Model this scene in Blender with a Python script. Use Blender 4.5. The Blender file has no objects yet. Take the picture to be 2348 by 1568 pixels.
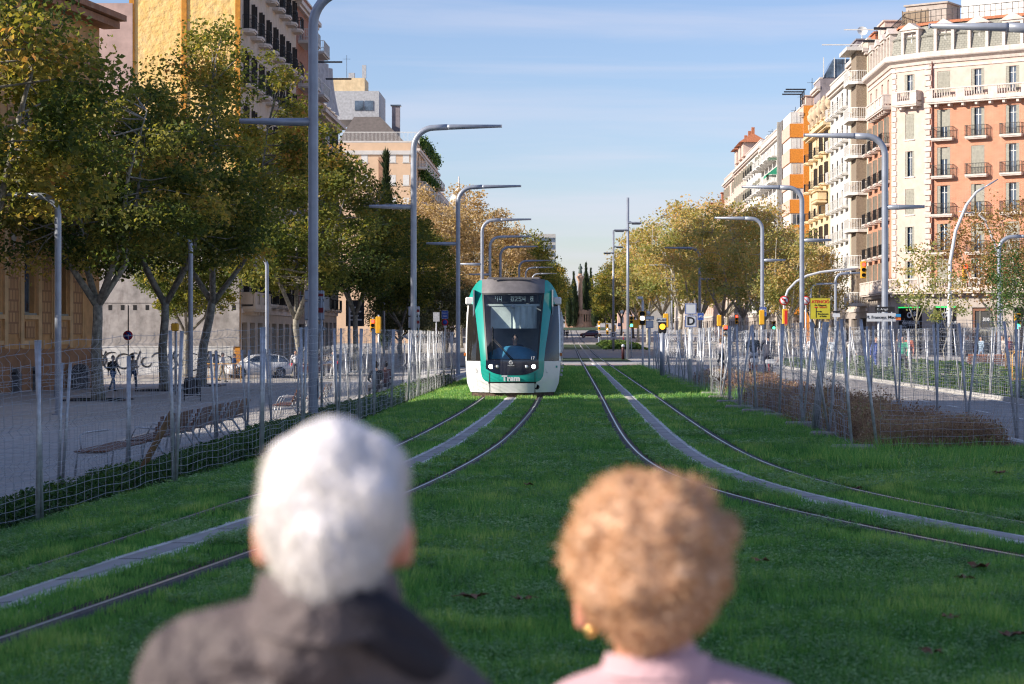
import bpy, bmesh, math, random
import numpy as np
from mathutils import Vector, Matrix, noise as mnoise
R = math.radians
PI = math.pi
scene = bpy.context.scene
C = scene.collection

# ---------------------------------------------------------------- camera
F = 4564.0            # focal length in pixels of a 2347 px wide picture
CAMZ = 1.70
cam_data = bpy.data.cameras.new("camera")
cam = bpy.data.objects.new("camera", cam_data); C.objects.link(cam)
cam_data.sensor_width = 36.0
cam_data.lens = F / 2347.0 * 36.0
cam_data.shift_x = -(1301 - 1173.5) / 2347.0
cam_data.shift_y = -(784 - 771) / 2347.0
cam_data.clip_start = 0.1
cam_data.clip_end = 8000
cam.location = (0, 0, CAMZ); cam.rotation_euler = (R(90), 0, 0)
cam_data.dof.use_dof = True
cam_data.dof.focus_distance = 50.0
cam_data.dof.aperture_fstop = 4.6
scene.camera = cam

# ---------------------------------------------------------------- sun and sky
SUN_EL = R(25)
SUN_DIR = Vector((-0.927 * math.cos(SUN_EL), -0.375 * math.cos(SUN_EL), math.sin(SUN_EL))).normalized()
sun_data = bpy.data.lights.new("sun", 'SUN')
sun_data.energy = 3.9; sun_data.angle = R(0.5); sun_data.color = (1.0, 0.905, 0.78)
sun = bpy.data.objects.new("sun", sun_data); C.objects.link(sun)
sun.rotation_euler = SUN_DIR.to_track_quat('Z', 'Y').to_euler()

world = bpy.data.worlds.new("World"); scene.world = world
world.use_nodes = True
wn, wl = world.node_tree.nodes, world.node_tree.links
wn.clear()
w_out = wn.new("ShaderNodeOutputWorld"); w_bg = wn.new("ShaderNodeBackground")
sky = wn.new("ShaderNodeTexSky"); sky.sky_type = 'NISHITA'; sky.sun_disc = False
sky.sun_elevation = SUN_EL
sky.sun_rotation = math.atan2(SUN_DIR.x, SUN_DIR.y)
sky.air_density = 1.0; sky.dust_density = 0.6; sky.ozone_density = 3.0
tc = wn.new("ShaderNodeTexCoord")
def wmath(op, a, b=None):
    n = wn.new("ShaderNodeMath"); n.operation = op
    for i, v in enumerate((a, b)):
        if v is None: continue
        if isinstance(v, (int, float)): n.inputs[i].default_value = v
        else: wl.new(v, n.inputs[i])
    return n.outputs[0]
# thin streaks of cirrus: stretched noise over the direction of view
mp = wn.new("ShaderNodeMapping"); mp.vector_type = 'POINT'
mp.inputs['Rotation'].default_value = (0, R(-5), 0); mp.inputs['Scale'].default_value = (3.0, 3.0, 46.0)
mp.inputs['Location'].default_value = (0.4, 0.0, 1.7)
wl.new(tc.outputs['Generated'], mp.inputs['Vector'])
nz = wn.new("ShaderNodeTexNoise"); nz.inputs['Scale'].default_value = 1.25; nz.inputs['Detail'].default_value = 7; nz.inputs['Roughness'].default_value = 0.52
nz.inputs['Distortion'].default_value = 0.35
wl.new(mp.outputs[0], nz.inputs['Vector'])
cr = wn.new("ShaderNodeValToRGB"); cr.color_ramp.elements[0].position = 0.47; cr.color_ramp.elements[1].position = 0.74
wl.new(nz.outputs['Fac'], cr.inputs['Fac'])
sx = wn.new("ShaderNodeSeparateXYZ"); wl.new(tc.outputs['Generated'], sx.inputs[0])
mr = wn.new("ShaderNodeMapRange"); mr.inputs['From Min'].default_value = 0.115; mr.inputs['From Max'].default_value = 0.070
wl.new(sx.outputs['Z'], mr.inputs['Value'])          # low bank of thin cloud near the horizon
nz2 = wn.new("ShaderNodeTexNoise"); nz2.inputs['Scale'].default_value = 0.8; nz2.inputs['Detail'].default_value = 5
wl.new(mp.outputs[0], nz2.inputs['Vector'])
cr2 = wn.new("ShaderNodeValToRGB"); cr2.color_ramp.elements[0].position = 0.36; cr2.color_ramp.elements[1].position = 0.60
wl.new(nz2.outputs['Fac'], cr2.inputs['Fac'])
bank = wmath('MULTIPLY', mr.outputs[0], wmath('MULTIPLY', cr2.outputs['Color'], 0.8))
cl = wmath('ADD', wmath('MULTIPLY', cr.outputs['Color'], 0.36), bank)
cl = wmath('MINIMUM', cl, 0.8)
mx = wn.new("ShaderNodeMixRGB"); mx.inputs['Color2'].default_value = (4.5, 4.45, 5.15, 1)
wl.new(cl, mx.inputs['Fac']); 
tn = wn.new("ShaderNodeMixRGB"); tn.blend_type = 'MULTIPLY'; tn.inputs['Fac'].default_value = 1; tn.inputs['Color2'].default_value = (.92, .86, .96, 1)
wl.new(sky.outputs[0], tn.inputs['Color1']); wl.new(tn.outputs[0], mx.inputs['Color1'])
wl.new(mx.outputs[0], w_bg.inputs['Color'])
w_bg.inputs['Strength'].default_value = 0.092
wl.new(w_bg.outputs[0], w_out.inputs['Surface'])

scene.view_settings.view_transform = 'Standard'
scene.view_settings.look = 'None'
scene.view_settings.exposure = 0.95
scene.view_settings.gamma = 1.0
scene.cycles.use_denoising = True
scene.cycles.pixel_filter_type = 'BLACKMAN_HARRIS'; scene.cycles.filter_width = 1.15
scene.cycles.max_bounces = 6
scene.cycles.transparent_max_bounces = 12
scene.cycles.caustics_reflective = False; scene.cycles.caustics_refractive = False

# ---------------------------------------------------------------- helpers
def P(px, py, Y):
    return Vector(((px - 1301) / F * Y, Y, CAMZ - (py - 771) / F * Y))

ORD = ["first", "second", "third", "fourth", "fifth", "sixth", "seventh", "eighth", "ninth", "tenth", "eleventh", "twelfth",
       "thirteenth", "fourteenth", "fifteenth", "sixteenth", "seventeenth", "eighteenth", "nineteenth", "twentieth",
       "twenty-first", "twenty-second", "twenty-third", "twenty-fourth"]

class MB:
    """collects geometry for one mesh object"""
    def __init__(s): s.v = []; s.f = []; s.mi = []; s.sm = []
    def add(s, vs, fs, mi=0, smooth=False, M=None):
        o = len(s.v)
        s.v.extend([tuple(M @ Vector(p)) for p in vs] if M is not None else [tuple(p) for p in vs])
        for f in fs: s.f.append(tuple(i + o for i in f)); s.mi.append(mi); s.sm.append(smooth)
        return s
    def box(s, x0, x1, y0, y1, z0, z1, mi=0, M=None):
        return s.add([(x0,y0,z0),(x1,y0,z0),(x1,y1,z0),(x0,y1,z0),(x0,y0,z1),(x1,y0,z1),(x1,y1,z1),(x0,y1,z1)],
              [(0,3,2,1),(4,5,6,7),(0,1,5,4),(1,2,6,5),(2,3,7,6),(3,0,4,7)], mi, False, M)
    def bbox(s, x0, x1, y0, y1, z0, z1, b=0.02, mi=0, M=None):
        """box with chamfered vertical and horizontal edges"""
        b = min(b, (x1-x0)*.45, (y1-y0)*.45, (z1-z0)*.45)
        rings = []
        for z, e in ((z0, b), (z0+b, 0), (z1-b, 0), (z1, b)):
            X0, X1, Y0, Y1 = x0+e, x1-e, y0+e, y1-e
            c = b
            rings.append([(X0+c,Y0,z),(X1-c,Y0,z),(X1,Y0+c,z),(X1,Y1-c,z),(X1-c,Y1,z),(X0+c,Y1,z),(X0,Y1-c,z),(X0,Y0+c,z)])
        vs = [p for r in rings for p in r]; fs = [tuple(range(7,-1,-1)), tuple(range(24,32))]
        for k in range(3):
            for i in range(8):
                j = (i+1) % 8; fs.append((k*8+i, k*8+j, k*8+8+j, k*8+8+i))
        return s.add(vs, fs, mi, False, M)
    def tube(s, pts, rad, n=8, mi=0, cap=True, smooth=True, M=None, squash=None):
        pts = [Vector(p) for p in pts]
        if not isinstance(rad, (list, tuple)): rad = [rad] * len(pts)
        vs, fs = [], []
        up = None
        for i, p in enumerate(pts):
            t = (pts[min(i+1, len(pts)-1)] - pts[max(i-1, 0)])
            if t.length < 1e-9: t = Vector((0,0,1))
            t.normalize()
            if up is None:
                up = Vector((0,0,1)) if abs(t.z) < .9 else Vector((1,0,0))
            a = up - t * up.dot(t)
            if a.length < 1e-6: a = Vector((1,0,0)) - t * t.x
            a.normalize(); b = t.cross(a); up = a
            for k in range(n):
                an = 2*PI*k/n
                q = squash if squash else (1, 1)
                vs.append(p + a*(rad[i]*math.cos(an)*q[0]) + b*(rad[i]*math.sin(an)*q[1]))
        for i in range(len(pts)-1):
            for k in range(n):
                j = (k+1) % n; fs.append((i*n+k, i*n+j, (i+1)*n+j, (i+1)*n+k))
        if cap and n > 2:
            fs.append(tuple(range(n-1, -1, -1))); fs.append(tuple(range((len(pts)-1)*n, len(pts)*n)))
        return s.add(vs, fs, mi, smooth, M)
    def lathe(s, prof, cx=0, cy=0, n=16, mi=0, M=None, smooth=True):
        """prof: (radius, z) pairs, bottom to top"""
        vs, fs = [], []
        for r, z in prof:
            for k in range(n):
                a = 2*PI*k/n; vs.append((cx+r*math.cos(a), cy+r*math.sin(a), z))
        for i in range(len(prof)-1):
            for k in range(n):
                j = (k+1) % n; fs.append((i*n+k, i*n+j, (i+1)*n+j, (i+1)*n+k))
        fs.append(tuple(range(n-1, -1, -1))); fs.append(tuple(range((len(prof)-1)*n, len(prof)*n)))
        return s.add(vs, fs, mi, smooth, M)
    def prism(s, poly, y0, y1, mi=0, M=None):
        """polygon in x,z extruded along y"""
        n = len(poly)
        vs = [(x, y0, z) for x, z in poly] + [(x, y1, z) for x, z in poly]
        fs = [tuple(range(n)), tuple(range(2*n-1, n-1, -1))]
        for i in range(n):
            j = (i+1) % n; fs.append((j, i, n+i, n+j))
        return s.add(vs, fs, mi, False, M)
    def hprism(s, poly, z0, z1, mi=0, M=None):
        n = len(poly)
        vs = [(x, y, z0) for x, y in poly] + [(x, y, z1) for x, y in poly]
        fs = [tuple(range(n-1,-1,-1)), tuple(range(n, 2*n))]
        for i in range(n):
            j = (i+1) % n; fs.append((i, j, n+j, n+i))
        return s.add(vs, fs, mi, False, M)
    def grid(s, fn, nu, nv, mi=0, smooth=True, M=None):
        vs = [fn(i/nu, j/nv) for j in range(nv+1) for i in range(nu+1)]
        fs = [(j*(nu+1)+i, j*(nu+1)+i+1, (j+1)*(nu+1)+i+1, (j+1)*(nu+1)+i) for j in range(nv) for i in range(nu)]
        return s.add(vs, fs, mi, smooth, M)
    def ball(s, c, r, n=12, m=8, mi=0, M=None):
        if not isinstance(r, (tuple, list)): r = (r, r, r)
        vs = [(c[0], c[1], c[2]-r[2])]
        for j in range(1, m):
            t = PI*j/m
            for k in range(n):
                a = 2*PI*k/n
                vs.append((c[0]+r[0]*math.sin(t)*math.cos(a), c[1]+r[1]*math.sin(t)*math.sin(a), c[2]-r[2]*math.cos(t)))
        vs.append((c[0], c[1], c[2]+r[2])); L = len(vs)-1; fs = []
        for k in range(n):
            j = (k+1) % n; fs.append((0, 1+j, 1+k)); fs.append((L, L-n+k, L-n+j))
        for q in range(m-2):
            for k in range(n):
                j = (k+1) % n; a = 1+q*n; fs.append((a+k, a+j, a+n+j, a+n+k))
        return s.add(vs, fs, mi, True, M)
    def mesh(s, name, mats):
        me = bpy.data.meshes.new(name)
        me.from_pydata(s.v, [], s.f)
        if not isinstance(mats, (list, tuple)): mats = [mats]
        for m in mats: me.materials.append(m)
        me.polygons.foreach_set("material_index", s.mi)
        me.polygons.foreach_set("use_smooth", s.sm)
        me.update(); return me
    def build(s, name, mats, parent=None, loc=None, rotz=None):
        o = bpy.data.objects.new(name, s.mesh(name, mats)); C.objects.link(o)
        if parent: o.parent = parent
        if loc is not None: o.location = loc
        if rotz is not None: o.rotation_euler = (0, 0, rotz)
        return o

def npmesh(name, verts, faces, mats, tint=None, smooth=False):
    """fast mesh from numpy arrays; faces is (n, k)"""
    me = bpy.data.meshes.new(name)
    n, k = faces.shape
    me.vertices.add(len(verts)); me.vertices.foreach_set("co", verts.astype(np.float32).ravel())
    me.loops.add(n*k); me.loops.foreach_set("vertex_index", faces.astype(np.int32).ravel())
    me.polygons.add(n); me.polygons.foreach_set("loop_start", np.arange(0, n*k, k, dtype=np.int32))
    me.polygons.foreach_set("loop_total", np.full(n, k, dtype=np.int32))
    if smooth: me.polygons.foreach_set("use_smooth", np.ones(n, dtype=bool))
    if not isinstance(mats, (list, tuple)): mats = [mats]
    for m in mats: me.materials.append(m)
    if tint is not None:
        a = me.attributes.new("tint", 'FLOAT', 'FACE'); a.data.foreach_set("value", tint.astype(np.float32))
    me.update(calc_edges=True); return me

def link(name, me, parent=None, loc=None, rotz=None):
    o = bpy.data.objects.new(name, me); C.objects.link(o)
    if parent: o.parent = parent
    if loc is not None: o.location = loc
    if rotz is not None: o.rotation_euler = (0, 0, rotz)
    return o
def tag(o, label=None, cat=None, group=None, kind=None):
    if label: o['label'] = label
    if cat: o['category'] = cat
    if group: o['group'] = group
    if kind: o['kind'] = kind
    return o
def thing(name, label, cat, loc=(0,0,0), rotz=0, group=None):
    o = bpy.data.objects.new(name, None); C.objects.link(o)
    o.location = loc; o.rotation_euler = (0, 0, rotz); o.empty_display_size = .3
    return tag(o, label, cat, group)
KIDS = {}
def kids(o):
    return [c for c in bpy.data.objects if c.parent == o]
def dup(root, loc, rotz, label=None, group=None, tree=None):
    """copy of a thing, its parts and sub-parts. tree = [(part, [subparts])] collected once by snapshot()"""
    r = root.copy(); C.objects.link(r); r.location = loc; r.rotation_euler = (0, 0, rotz)
    if label: r['label'] = label
    if group: r['group'] = group
    for ch, subs in tree:
        c = ch.copy(); C.objects.link(c); c.parent = r
        for g in subs:
            d = g.copy(); C.objects.link(d); d.parent = c
    return r
def snapshot(root):
    return [(c, kids(c)) for c in kids(root)]

# ---------------------------------------------------------------- materials
def nd(nt, typ, **kw):
    n = nt.nodes.new(typ)
    for k, v in kw.items():
        if k in n.inputs: n.inputs[k].default_value = v
        else: setattr(n, k, v)
    return n
def mat(name, col, rough=.7, metal=0.0, var=.12, scale=3.0, bump=0.0, bscale=40.0, bdist=.02, spec=.5, var2=None, coat=0.0, stain=None):
    m = bpy.data.materials.new(name); m.use_nodes = True
    nt = m.node_tree; b = nt.nodes['Principled BSDF']
    b.inputs['Roughness'].default_value = rough; b.inputs['Metallic'].default_value = metal
    b.inputs['Specular IOR Level'].default_value = spec; b.inputs['Coat Weight'].default_value = coat
    c = (*col, 1)
    t = nd(nt, "ShaderNodeTexCoord")
    if var or var2:
        n = nd(nt, "ShaderNodeTexNoise", Scale=scale, Detail=6.0, Roughness=.6)
        nt.links.new(t.outputs['Object'], n.inputs['Vector'])
        mixn = nd(nt, "ShaderNodeMixRGB")
        c2 = var2 if var2 else tuple(min(1, x*(1+var*2)) for x in col)
        c1 = col if var2 else tuple(x*(1-var*2) for x in col)
        mixn.inputs['Color1'].default_value = (*c1, 1); mixn.inputs['Color2'].default_value = (*c2, 1)
        r = nd(nt, "ShaderNodeValToRGB"); r.color_ramp.elements[0].position = .3; r.color_ramp.elements[1].position = .7
        nt.links.new(n.outputs['Fac'], r.inputs['Fac']); nt.links.new(r.outputs['Color'], mixn.inputs['Fac'])
        out = mixn.outputs[0]
        if stain:
            s = nd(nt, "ShaderNodeTexNoise", Scale=stain[1], Detail=8.0, Roughness=.7)
            mp_ = nd(nt, "ShaderNodeMapping"); mp_.inputs['Scale'].default_value = (1, 1, .25)
            nt.links.new(t.outputs['Object'], mp_.inputs['Vector']); nt.links.new(mp_.outputs[0], s.inputs['Vector'])
            r2 = nd(nt, "ShaderNodeValToRGB"); r2.color_ramp.elements[0].position = .52; r2.color_ramp.elements[1].position = .72
            nt.links.new(s.outputs['Fac'], r2.inputs['Fac'])
            mm = nd(nt, "ShaderNodeMath", operation='MULTIPLY'); mm.inputs[1].default_value = stain[2]
            nt.links.new(r2.outputs['Color'], mm.inputs[0])
            mx_ = nd(nt, "ShaderNodeMixRGB"); mx_.inputs['Color2'].default_value = (*stain[0], 1)
            nt.links.new(mm.outputs[0], mx_.inputs['Fac']); nt.links.new(out, mx_.inputs['Color1']); out = mx_.outputs[0]
        nt.links.new(out, b.inputs['Base Color'])
    else: b.inputs['Base Color'].default_value = c
    if bump:
        n2 = nd(nt, "ShaderNodeTexNoise", Scale=bscale, Detail=4.0)
        nt.links.new(t.outputs['Object'], n2.inputs['Vector'])
        bp = nd(nt, "ShaderNodeBump", Strength=bump, Distance=bdist)
        nt.links.new(n2.outputs['Fac'], bp.inputs['Height']); nt.links.new(bp.outputs[0], b.inputs['Normal'])
    return m
def emit(name, col, s):
    m = bpy.data.materials.new(name); m.use_nodes = True; b = m.node_tree.nodes['Principled BSDF']
    b.inputs['Base Color'].default_value = (*col, 1); b.inputs['Emission Color'].default_value = (*col, 1)
    b.inputs['Emission Strength'].default_value = s; return m
def leafmat(name, stops, trans=.35, rough=.55):
    """foliage: colour runs over the per-face attribute tint"""
    m = bpy.data.materials.new(name); m.use_nodes = True; nt = m.node_tree
    nt.nodes.clear()
    out = nd(nt, "ShaderNodeOutputMaterial"); a = nd(nt, "ShaderNodeAttribute"); a.attribute_name = "tint"
    r = nd(nt, "ShaderNodeValToRGB")
    e = r.color_ramp.elements
    while len(e) < len(stops): e.new(.5)
    for i, (p, c) in enumerate(stops): e[i].position = p; e[i].color = (*c, 1)
    nt.links.new(a.outputs['Fac'], r.inputs['Fac'])
    p = nd(nt, "ShaderNodeBsdfPrincipled"); p.inputs['Roughness'].default_value = rough; p.inputs['Specular IOR Level'].default_value = .25
    t = nd(nt, "ShaderNodeBsdfTranslucent")
    g = nd(nt, "ShaderNodeMixRGB", blend_type='MULTIPLY'); g.inputs['Fac'].default_value = 1; g.inputs['Color2'].default_value = (1.5, 1.45, .7, 1)
    nt.links.new(r.outputs[0], p.inputs['Base Color']); nt.links.new(r.outputs[0], g.inputs['Color1']); nt.links.new(g.outputs[0], t.inputs['Color'])
    mxs = nd(nt, "ShaderNodeMixShader"); mxs.inputs['Fac'].default_value = trans
    nt.links.new(p.outputs[0], mxs.inputs[1]); nt.links.new(t.outputs[0], mxs.inputs[2]); nt.links.new(mxs.outputs[0], out.inputs['Surface'])
    return m
def brickmat(name, c1, c2, cm, scale, rough=.85, w=.5, h=.25, mortar=.012, rot=None, bump=.3, off=.5):
    m = bpy.data.materials.new(name); m.use_nodes = True; nt = m.node_tree; b = nt.nodes['Principled BSDF']
    t = nd(nt, "ShaderNodeTexCoord"); mp_ = nd(nt, "ShaderNodeMapping")
    if rot: mp_.inputs['Rotation'].default_value = rot
    br = nd(nt, "ShaderNodeTexBrick", Scale=scale); br.offset = off
    br.inputs['Color1'].default_value = (*c1, 1); br.inputs['Color2'].default_value = (*c2, 1); br.inputs['Mortar'].default_value = (*cm, 1)
    br.inputs['Mortar Size'].default_value = mortar; br.inputs['Brick Width'].default_value = w; br.inputs['Row Height'].default_value = h
    br.inputs['Bias'].default_value = 0.0
    nt.links.new(t.outputs['Object'], mp_.inputs['Vector']); nt.links.new(mp_.outputs[0], br.inputs['Vector'])
    n = nd(nt, "ShaderNodeTexNoise", Scale=1.3, Detail=8.0, Roughness=.65); nt.links.new(t.outputs['Object'], n.inputs['Vector'])
    r = nd(nt, "ShaderNodeMapRange"); r.inputs['To Min'].default_value = .72; r.inputs['To Max'].default_value = 1.22
    nt.links.new(n.outputs['Fac'], r.inputs['Value'])
    mu = nd(nt, "ShaderNodeMixRGB", blend_type='MULTIPLY'); mu.inputs['Fac'].default_value = 1
    nt.links.new(br.outputs['Color'], mu.inputs['Color1']); nt.links.new(r.outputs[0], mu.inputs['Color2'])
    nt.links.new(mu.outputs[0], b.inputs['Base Color'])
    if bump:
        bp = nd(nt, "ShaderNodeBump", Strength=bump, Distance=.01); bp.invert = True
        nt.links.new(br.outputs['Fac'], bp.inputs['Height']); nt.links.new(bp.outputs[0], b.inputs['Normal'])
    b.inputs['Roughness'].default_value = rough
    return m
M = {}
M['galv'] = mat('galvanised steel', (.50,.51,.53), .45, .45, .18, 9, bump=.1)
M['wire'] = mat('galvanised wire', (.46,.47,.50), .5, .4, .1, 9)
M['lamp'] = mat('grey lamp paint', (.30,.33,.39), .38, .25, .08, 2.0, bump=.05, bscale=90)
M['darkmetal'] = mat('dark metal', (.035,.037,.045), .5, .5, .2, 6)
M['iron'] = mat('black iron', (.02,.02,.022), .6, .3, .2, 6)
M['rail'] = mat('rail steel', (.11,.09,.08), .6, .4, .25, 14)
M['railtop'] = mat('polished rail top', (.50,.49,.47), .3, .95, .1, 14)
M['rubber'] = mat('black rail rubber', (.022,.022,.025), .75, 0, .25, 10)
M['rust'] = mat('rusty gutter', (.10,.065,.05), .8, .2, .3, 12)
M['concrete'] = mat('pale concrete edge', (.70,.68,.64), .9, 0, .18, 5, bump=.4, bscale=30, stain=((.25,.22,.18), 8, .35))
M['aps'] = mat('power rail strip', (.40,.37,.36), .6, .1, .2, 4, stain=((.08,.07,.07), 9, .4))
M['asphalt'] = mat('asphalt', (.33,.30,.275), .88, 0, .1, 1.2, bump=.35, bscale=120, stain=((.06,.06,.06), .8, .35))
M['aps'] = brickmat('power rail strip', (.36,.33,.32), (.46,.43,.41), (.06,.055,.055), 1.0, w=60.0, h=1.15, mortar=.022, bump=.1, off=0)
M['paving'] = brickmat('plaza paving', (.42,.39,.36), (.48,.45,.42), (.26,.245,.23), 1.0, w=.6, h=.4, mortar=.012, bump=.15)
M['kerb'] = mat('kerb stone', (.42,.41,.39), .85, 0, .12, 2, bump=.2)
M['white_paint'] = mat('road marking paint', (.62,.61,.58), .7, 0, .12, 6)
M['soil'] = mat('turf soil', (.022,.04,.012), .95, 0, .35, 6, bump=.5, bscale=25, var2=(.035,.075,.018))
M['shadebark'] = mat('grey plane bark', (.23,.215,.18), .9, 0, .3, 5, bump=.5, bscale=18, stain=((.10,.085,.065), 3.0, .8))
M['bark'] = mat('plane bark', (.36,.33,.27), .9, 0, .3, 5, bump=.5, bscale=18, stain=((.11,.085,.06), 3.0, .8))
M['darkbark'] = mat('dark bark', (.10,.08,.06), .9, 0, .3, 5, bump=.5, bscale=18)
M['glass'] = mat('window glass', (.075,.105,.15), .06, 0, .5, .6, spec=.9)
M['shopglass'] = mat('shop glass', (.012,.012,.014), .08, 0, 0, 1, spec=.8)
M['white'] = mat('white paint', (.66,.65,.62), .55, 0, .05, 3)
M['cream'] = mat('cream render', (.60,.455,.385), .85, 0, .06, 1.5, bump=.1, bscale=50, stain=((.42,.34,.27), 1.1, .3))
M['stone'] = mat('cream dressed stone', (.60,.52,.465), .8, 0, .09, 2.5, bump=.15, bscale=30, stain=((.38,.32,.26), 1.6, .4))
M['pinkstone'] = mat('grey shopfront stone', (.40,.35,.31), .8, 0, .09, 2.0, bump=.15, stain=((.25,.21,.18), 1.0, .35))
M['brick'] = brickmat('orange brick', (.58,.225,.12), (.45,.165,.085), (.56,.38,.28), 1.0, w=.29, h=.085, mortar=.012, bump=.2, rot=(R(90),0,0))
M['shutter'] = mat('grey louvred shutter', (.30,.29,.24), .7, 0, .1, 4)
M['darkshutter'] = mat('dark shutter', (.035,.028,.025), .7, 0, .1, 4)
M['slate'] = brickmat('green slate scales', (.31,.305,.26), (.26,.255,.215), (.17,.17,.145), 1.0, w=.26, h=.20, mortar=.018, bump=.3, rot=(R(90),0,0))
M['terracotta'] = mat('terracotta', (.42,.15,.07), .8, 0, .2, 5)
M['yellow'] = mat('signal yellow', (.80,.40,.02), .45, 0, .05, 4)
M['darkred'] = mat('dark red plate', (.22,.012,.018), .5, 0, 0)
M['red'] = mat('sign red', (.55,.02,.02), .5, 0, 0)
M['blue'] = mat('sign blue', (.012,.06,.30), .5, 0, .04, 3)
M['black'] = mat('black', (.01,.01,.012), .5, 0, .1, 5)
M['signwhite'] = mat('sign white', (.55,.57,.60), .45, 0, .04, 3)
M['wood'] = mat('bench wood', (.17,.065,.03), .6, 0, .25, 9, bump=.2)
M['timber'] = mat('rough timber', (.20,.115,.05), .8, 0, .2, 9, bump=.3)

FONT_CACHE = {}
def text(s, size, parent, loc, rot, mt, name='lettering', bold=0.0, align='CENTER', sx=1.0, depth=.004):
    """flat raised letters converted to a mesh"""
    cu = bpy.data.curves.new(name, 'FONT'); cu.body = s; cu.size = size; cu.align_x = align; cu.align_y = 'CENTER'
    cu.extrude = depth; cu.offset = bold * size; cu.resolution_u = 3
    o = bpy.data.objects.new(name, cu); C.objects.link(o)
    dg = bpy.context.evaluated_depsgraph_get(); dg.update()
    me = bpy.data.meshes.new_from_object(o.evaluated_get(dg))
    bpy.data.objects.remove(o); bpy.data.curves.remove(cu)
    me.materials.clear(); me.materials.append(mt)
    r = bpy.data.objects.new(name, me); C.objects.link(r); r.parent = parent
    r.location = loc; r.rotation_euler = rot; r.scale = (sx, 1, 1)
    return r

# ---------------------------------------------------------------- terrain
LP = [(-400, -.9), (-11, -.9), (-7.3, -.64), (-5.0, -.19), (-3.4, 0.0), (400, 0.0)]
LPx = np.array([p[0] for p in LP]); LPz = np.array([p[1] for p in LP])
def rise(Y):
    Y = np.asarray(Y, dtype=float)
    return np.where(Y > 120, .58 * (np.clip((np.minimum(Y, 900) - 120), 0, None) / 163) ** 1.67, 0)
def gz(X, Y):
    X = np.asarray(X, dtype=float); Y = np.asarray(Y, dtype=float)
    w = np.clip((230 - Y) / 90, 0, 1)
    return np.interp(X, LPx, LPz) * w * w * (3 - 2*w) + rise(Y)
def g(X, Y): return float(gz(X, Y))
# ================================================================ ground
def sheet(name, xs, ys, mt, dz=0.0, kind='structure'):
    xs = np.asarray(xs, float); ys = np.asarray(ys, float)
    X, Y = np.meshgrid(xs, ys)
    v = np.stack([X.ravel(), Y.ravel(), (gz(X, Y) + dz).ravel()], 1)
    nx = len(xs); i, j = np.meshgrid(np.arange(nx-1), np.arange(len(ys)-1))
    a = (j*nx+i).ravel(); f = np.stack([a, a+1, a+nx+1, a+nx], 1)
    o = link(name, npmesh(name, v, f, mt, smooth=True)); o['kind'] = kind; return o
xs_all = np.unique(np.concatenate([[-3500,-1200,-400,-120,-60,-40], np.arange(-30,-11,2.), LPx[1:5], np.arange(-10,12,1.), np.arange(12,40,4.), [60,120,400,1200,3500]]))
ys_all = np.unique(np.concatenate([np.arange(-60,120,10.), np.arange(120,300,6.), np.arange(300,760,20.), [900,1500,3000,7000]]))
sheet('ground', xs_all, ys_all, M['paving'])
def Yof(py):
    ys = np.linspace(60, 900, 8000); p = 771 - F*(rise(ys) - CAMZ)/ys
    k = np.argmax(p <= py); return float(ys[k])
def lin(a, b, step):
    n = max(2, int(math.ceil(abs(b-a)/step))+1); return np.linspace(a, b, n)
# lawn under the tram tracks
def lawn_left(Y): return float(np.interp(Y, [4, 14, 17.8, 21, 25, 28.9, 37, 47, 110], [-9.5, -7.2, -6.3, -5.6, -5.0, -4.5, -4.3, -4.17, -4.15]))
def lawn_right(Y): return float(np.interp(Y, [4, 27.5, 29.5, 31, 45, 110], [12, 12, 7.0, 4.3, 4.05, 4.0]))
def lawn(name, Y0, Y1, dz, mt, lf=lawn_left, rf=lawn_right):
    ys = lin(Y0, Y1, 1.0); n = 26; v = []; 
    for y in ys:
        for k in range(n+1):
            x = lf(y) + (rf(y)-lf(y))*k/n; v.append((x, y, g(x, y)+dz))
    m = n+1; i, j = np.meshgrid(np.arange(n), np.arange(len(ys)-1)); a = (j*m+i).ravel()
    o = link(name, npmesh(name, np.array(v), np.stack([a, a+1, a+m+1, a+m], 1), mt, smooth=True)); o['kind'] = 'structure'
    return o
lawn('lawn', 3.0, 110.0, .012, M['soil'])
# asphalt carriageway beside the lawn, with its kerbs and painted lines
sheet('bus_road', [7.2, 9.3, 11.4], lin(18, Yof(821), 8), M['asphalt'], .008)
cross0, cross1 = Yof(821), Yof(803)
sheet('cross_street', [-60,-30,-14,-7,-3,0,4,9,14,30,60], lin(cross0, cross1, 4), M['asphalt'], .010)
sheet('cross_road', [-60,-30,-14,-7,-3,0,4,9,14,30,60], lin(Yof(790), Yof(773), 6), M['asphalt'], .010)
sheet('far_road', [-60,-30,-14,-7,-3,0,4,9,14,30,60], lin(Yof(767), Yof(759), 6), M['asphalt'], .010)
sheet('side_street', [-70,-40,-20,-13.0], lin(116, 134.5, 3), M['asphalt'], .008)
sheet('pavement_strip', [-4.2,-2,0,2,4.2,8], lin(Yof(834.5), Yof(829.5), 3), M['kerb'], .016)
sheet('path', [-4.2,-2,0,2,4.2], lin(110.02, Yof(834.5), 3), mat('reddish path', (.38,.30,.27), .9), .012)
kb = MB()
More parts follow.
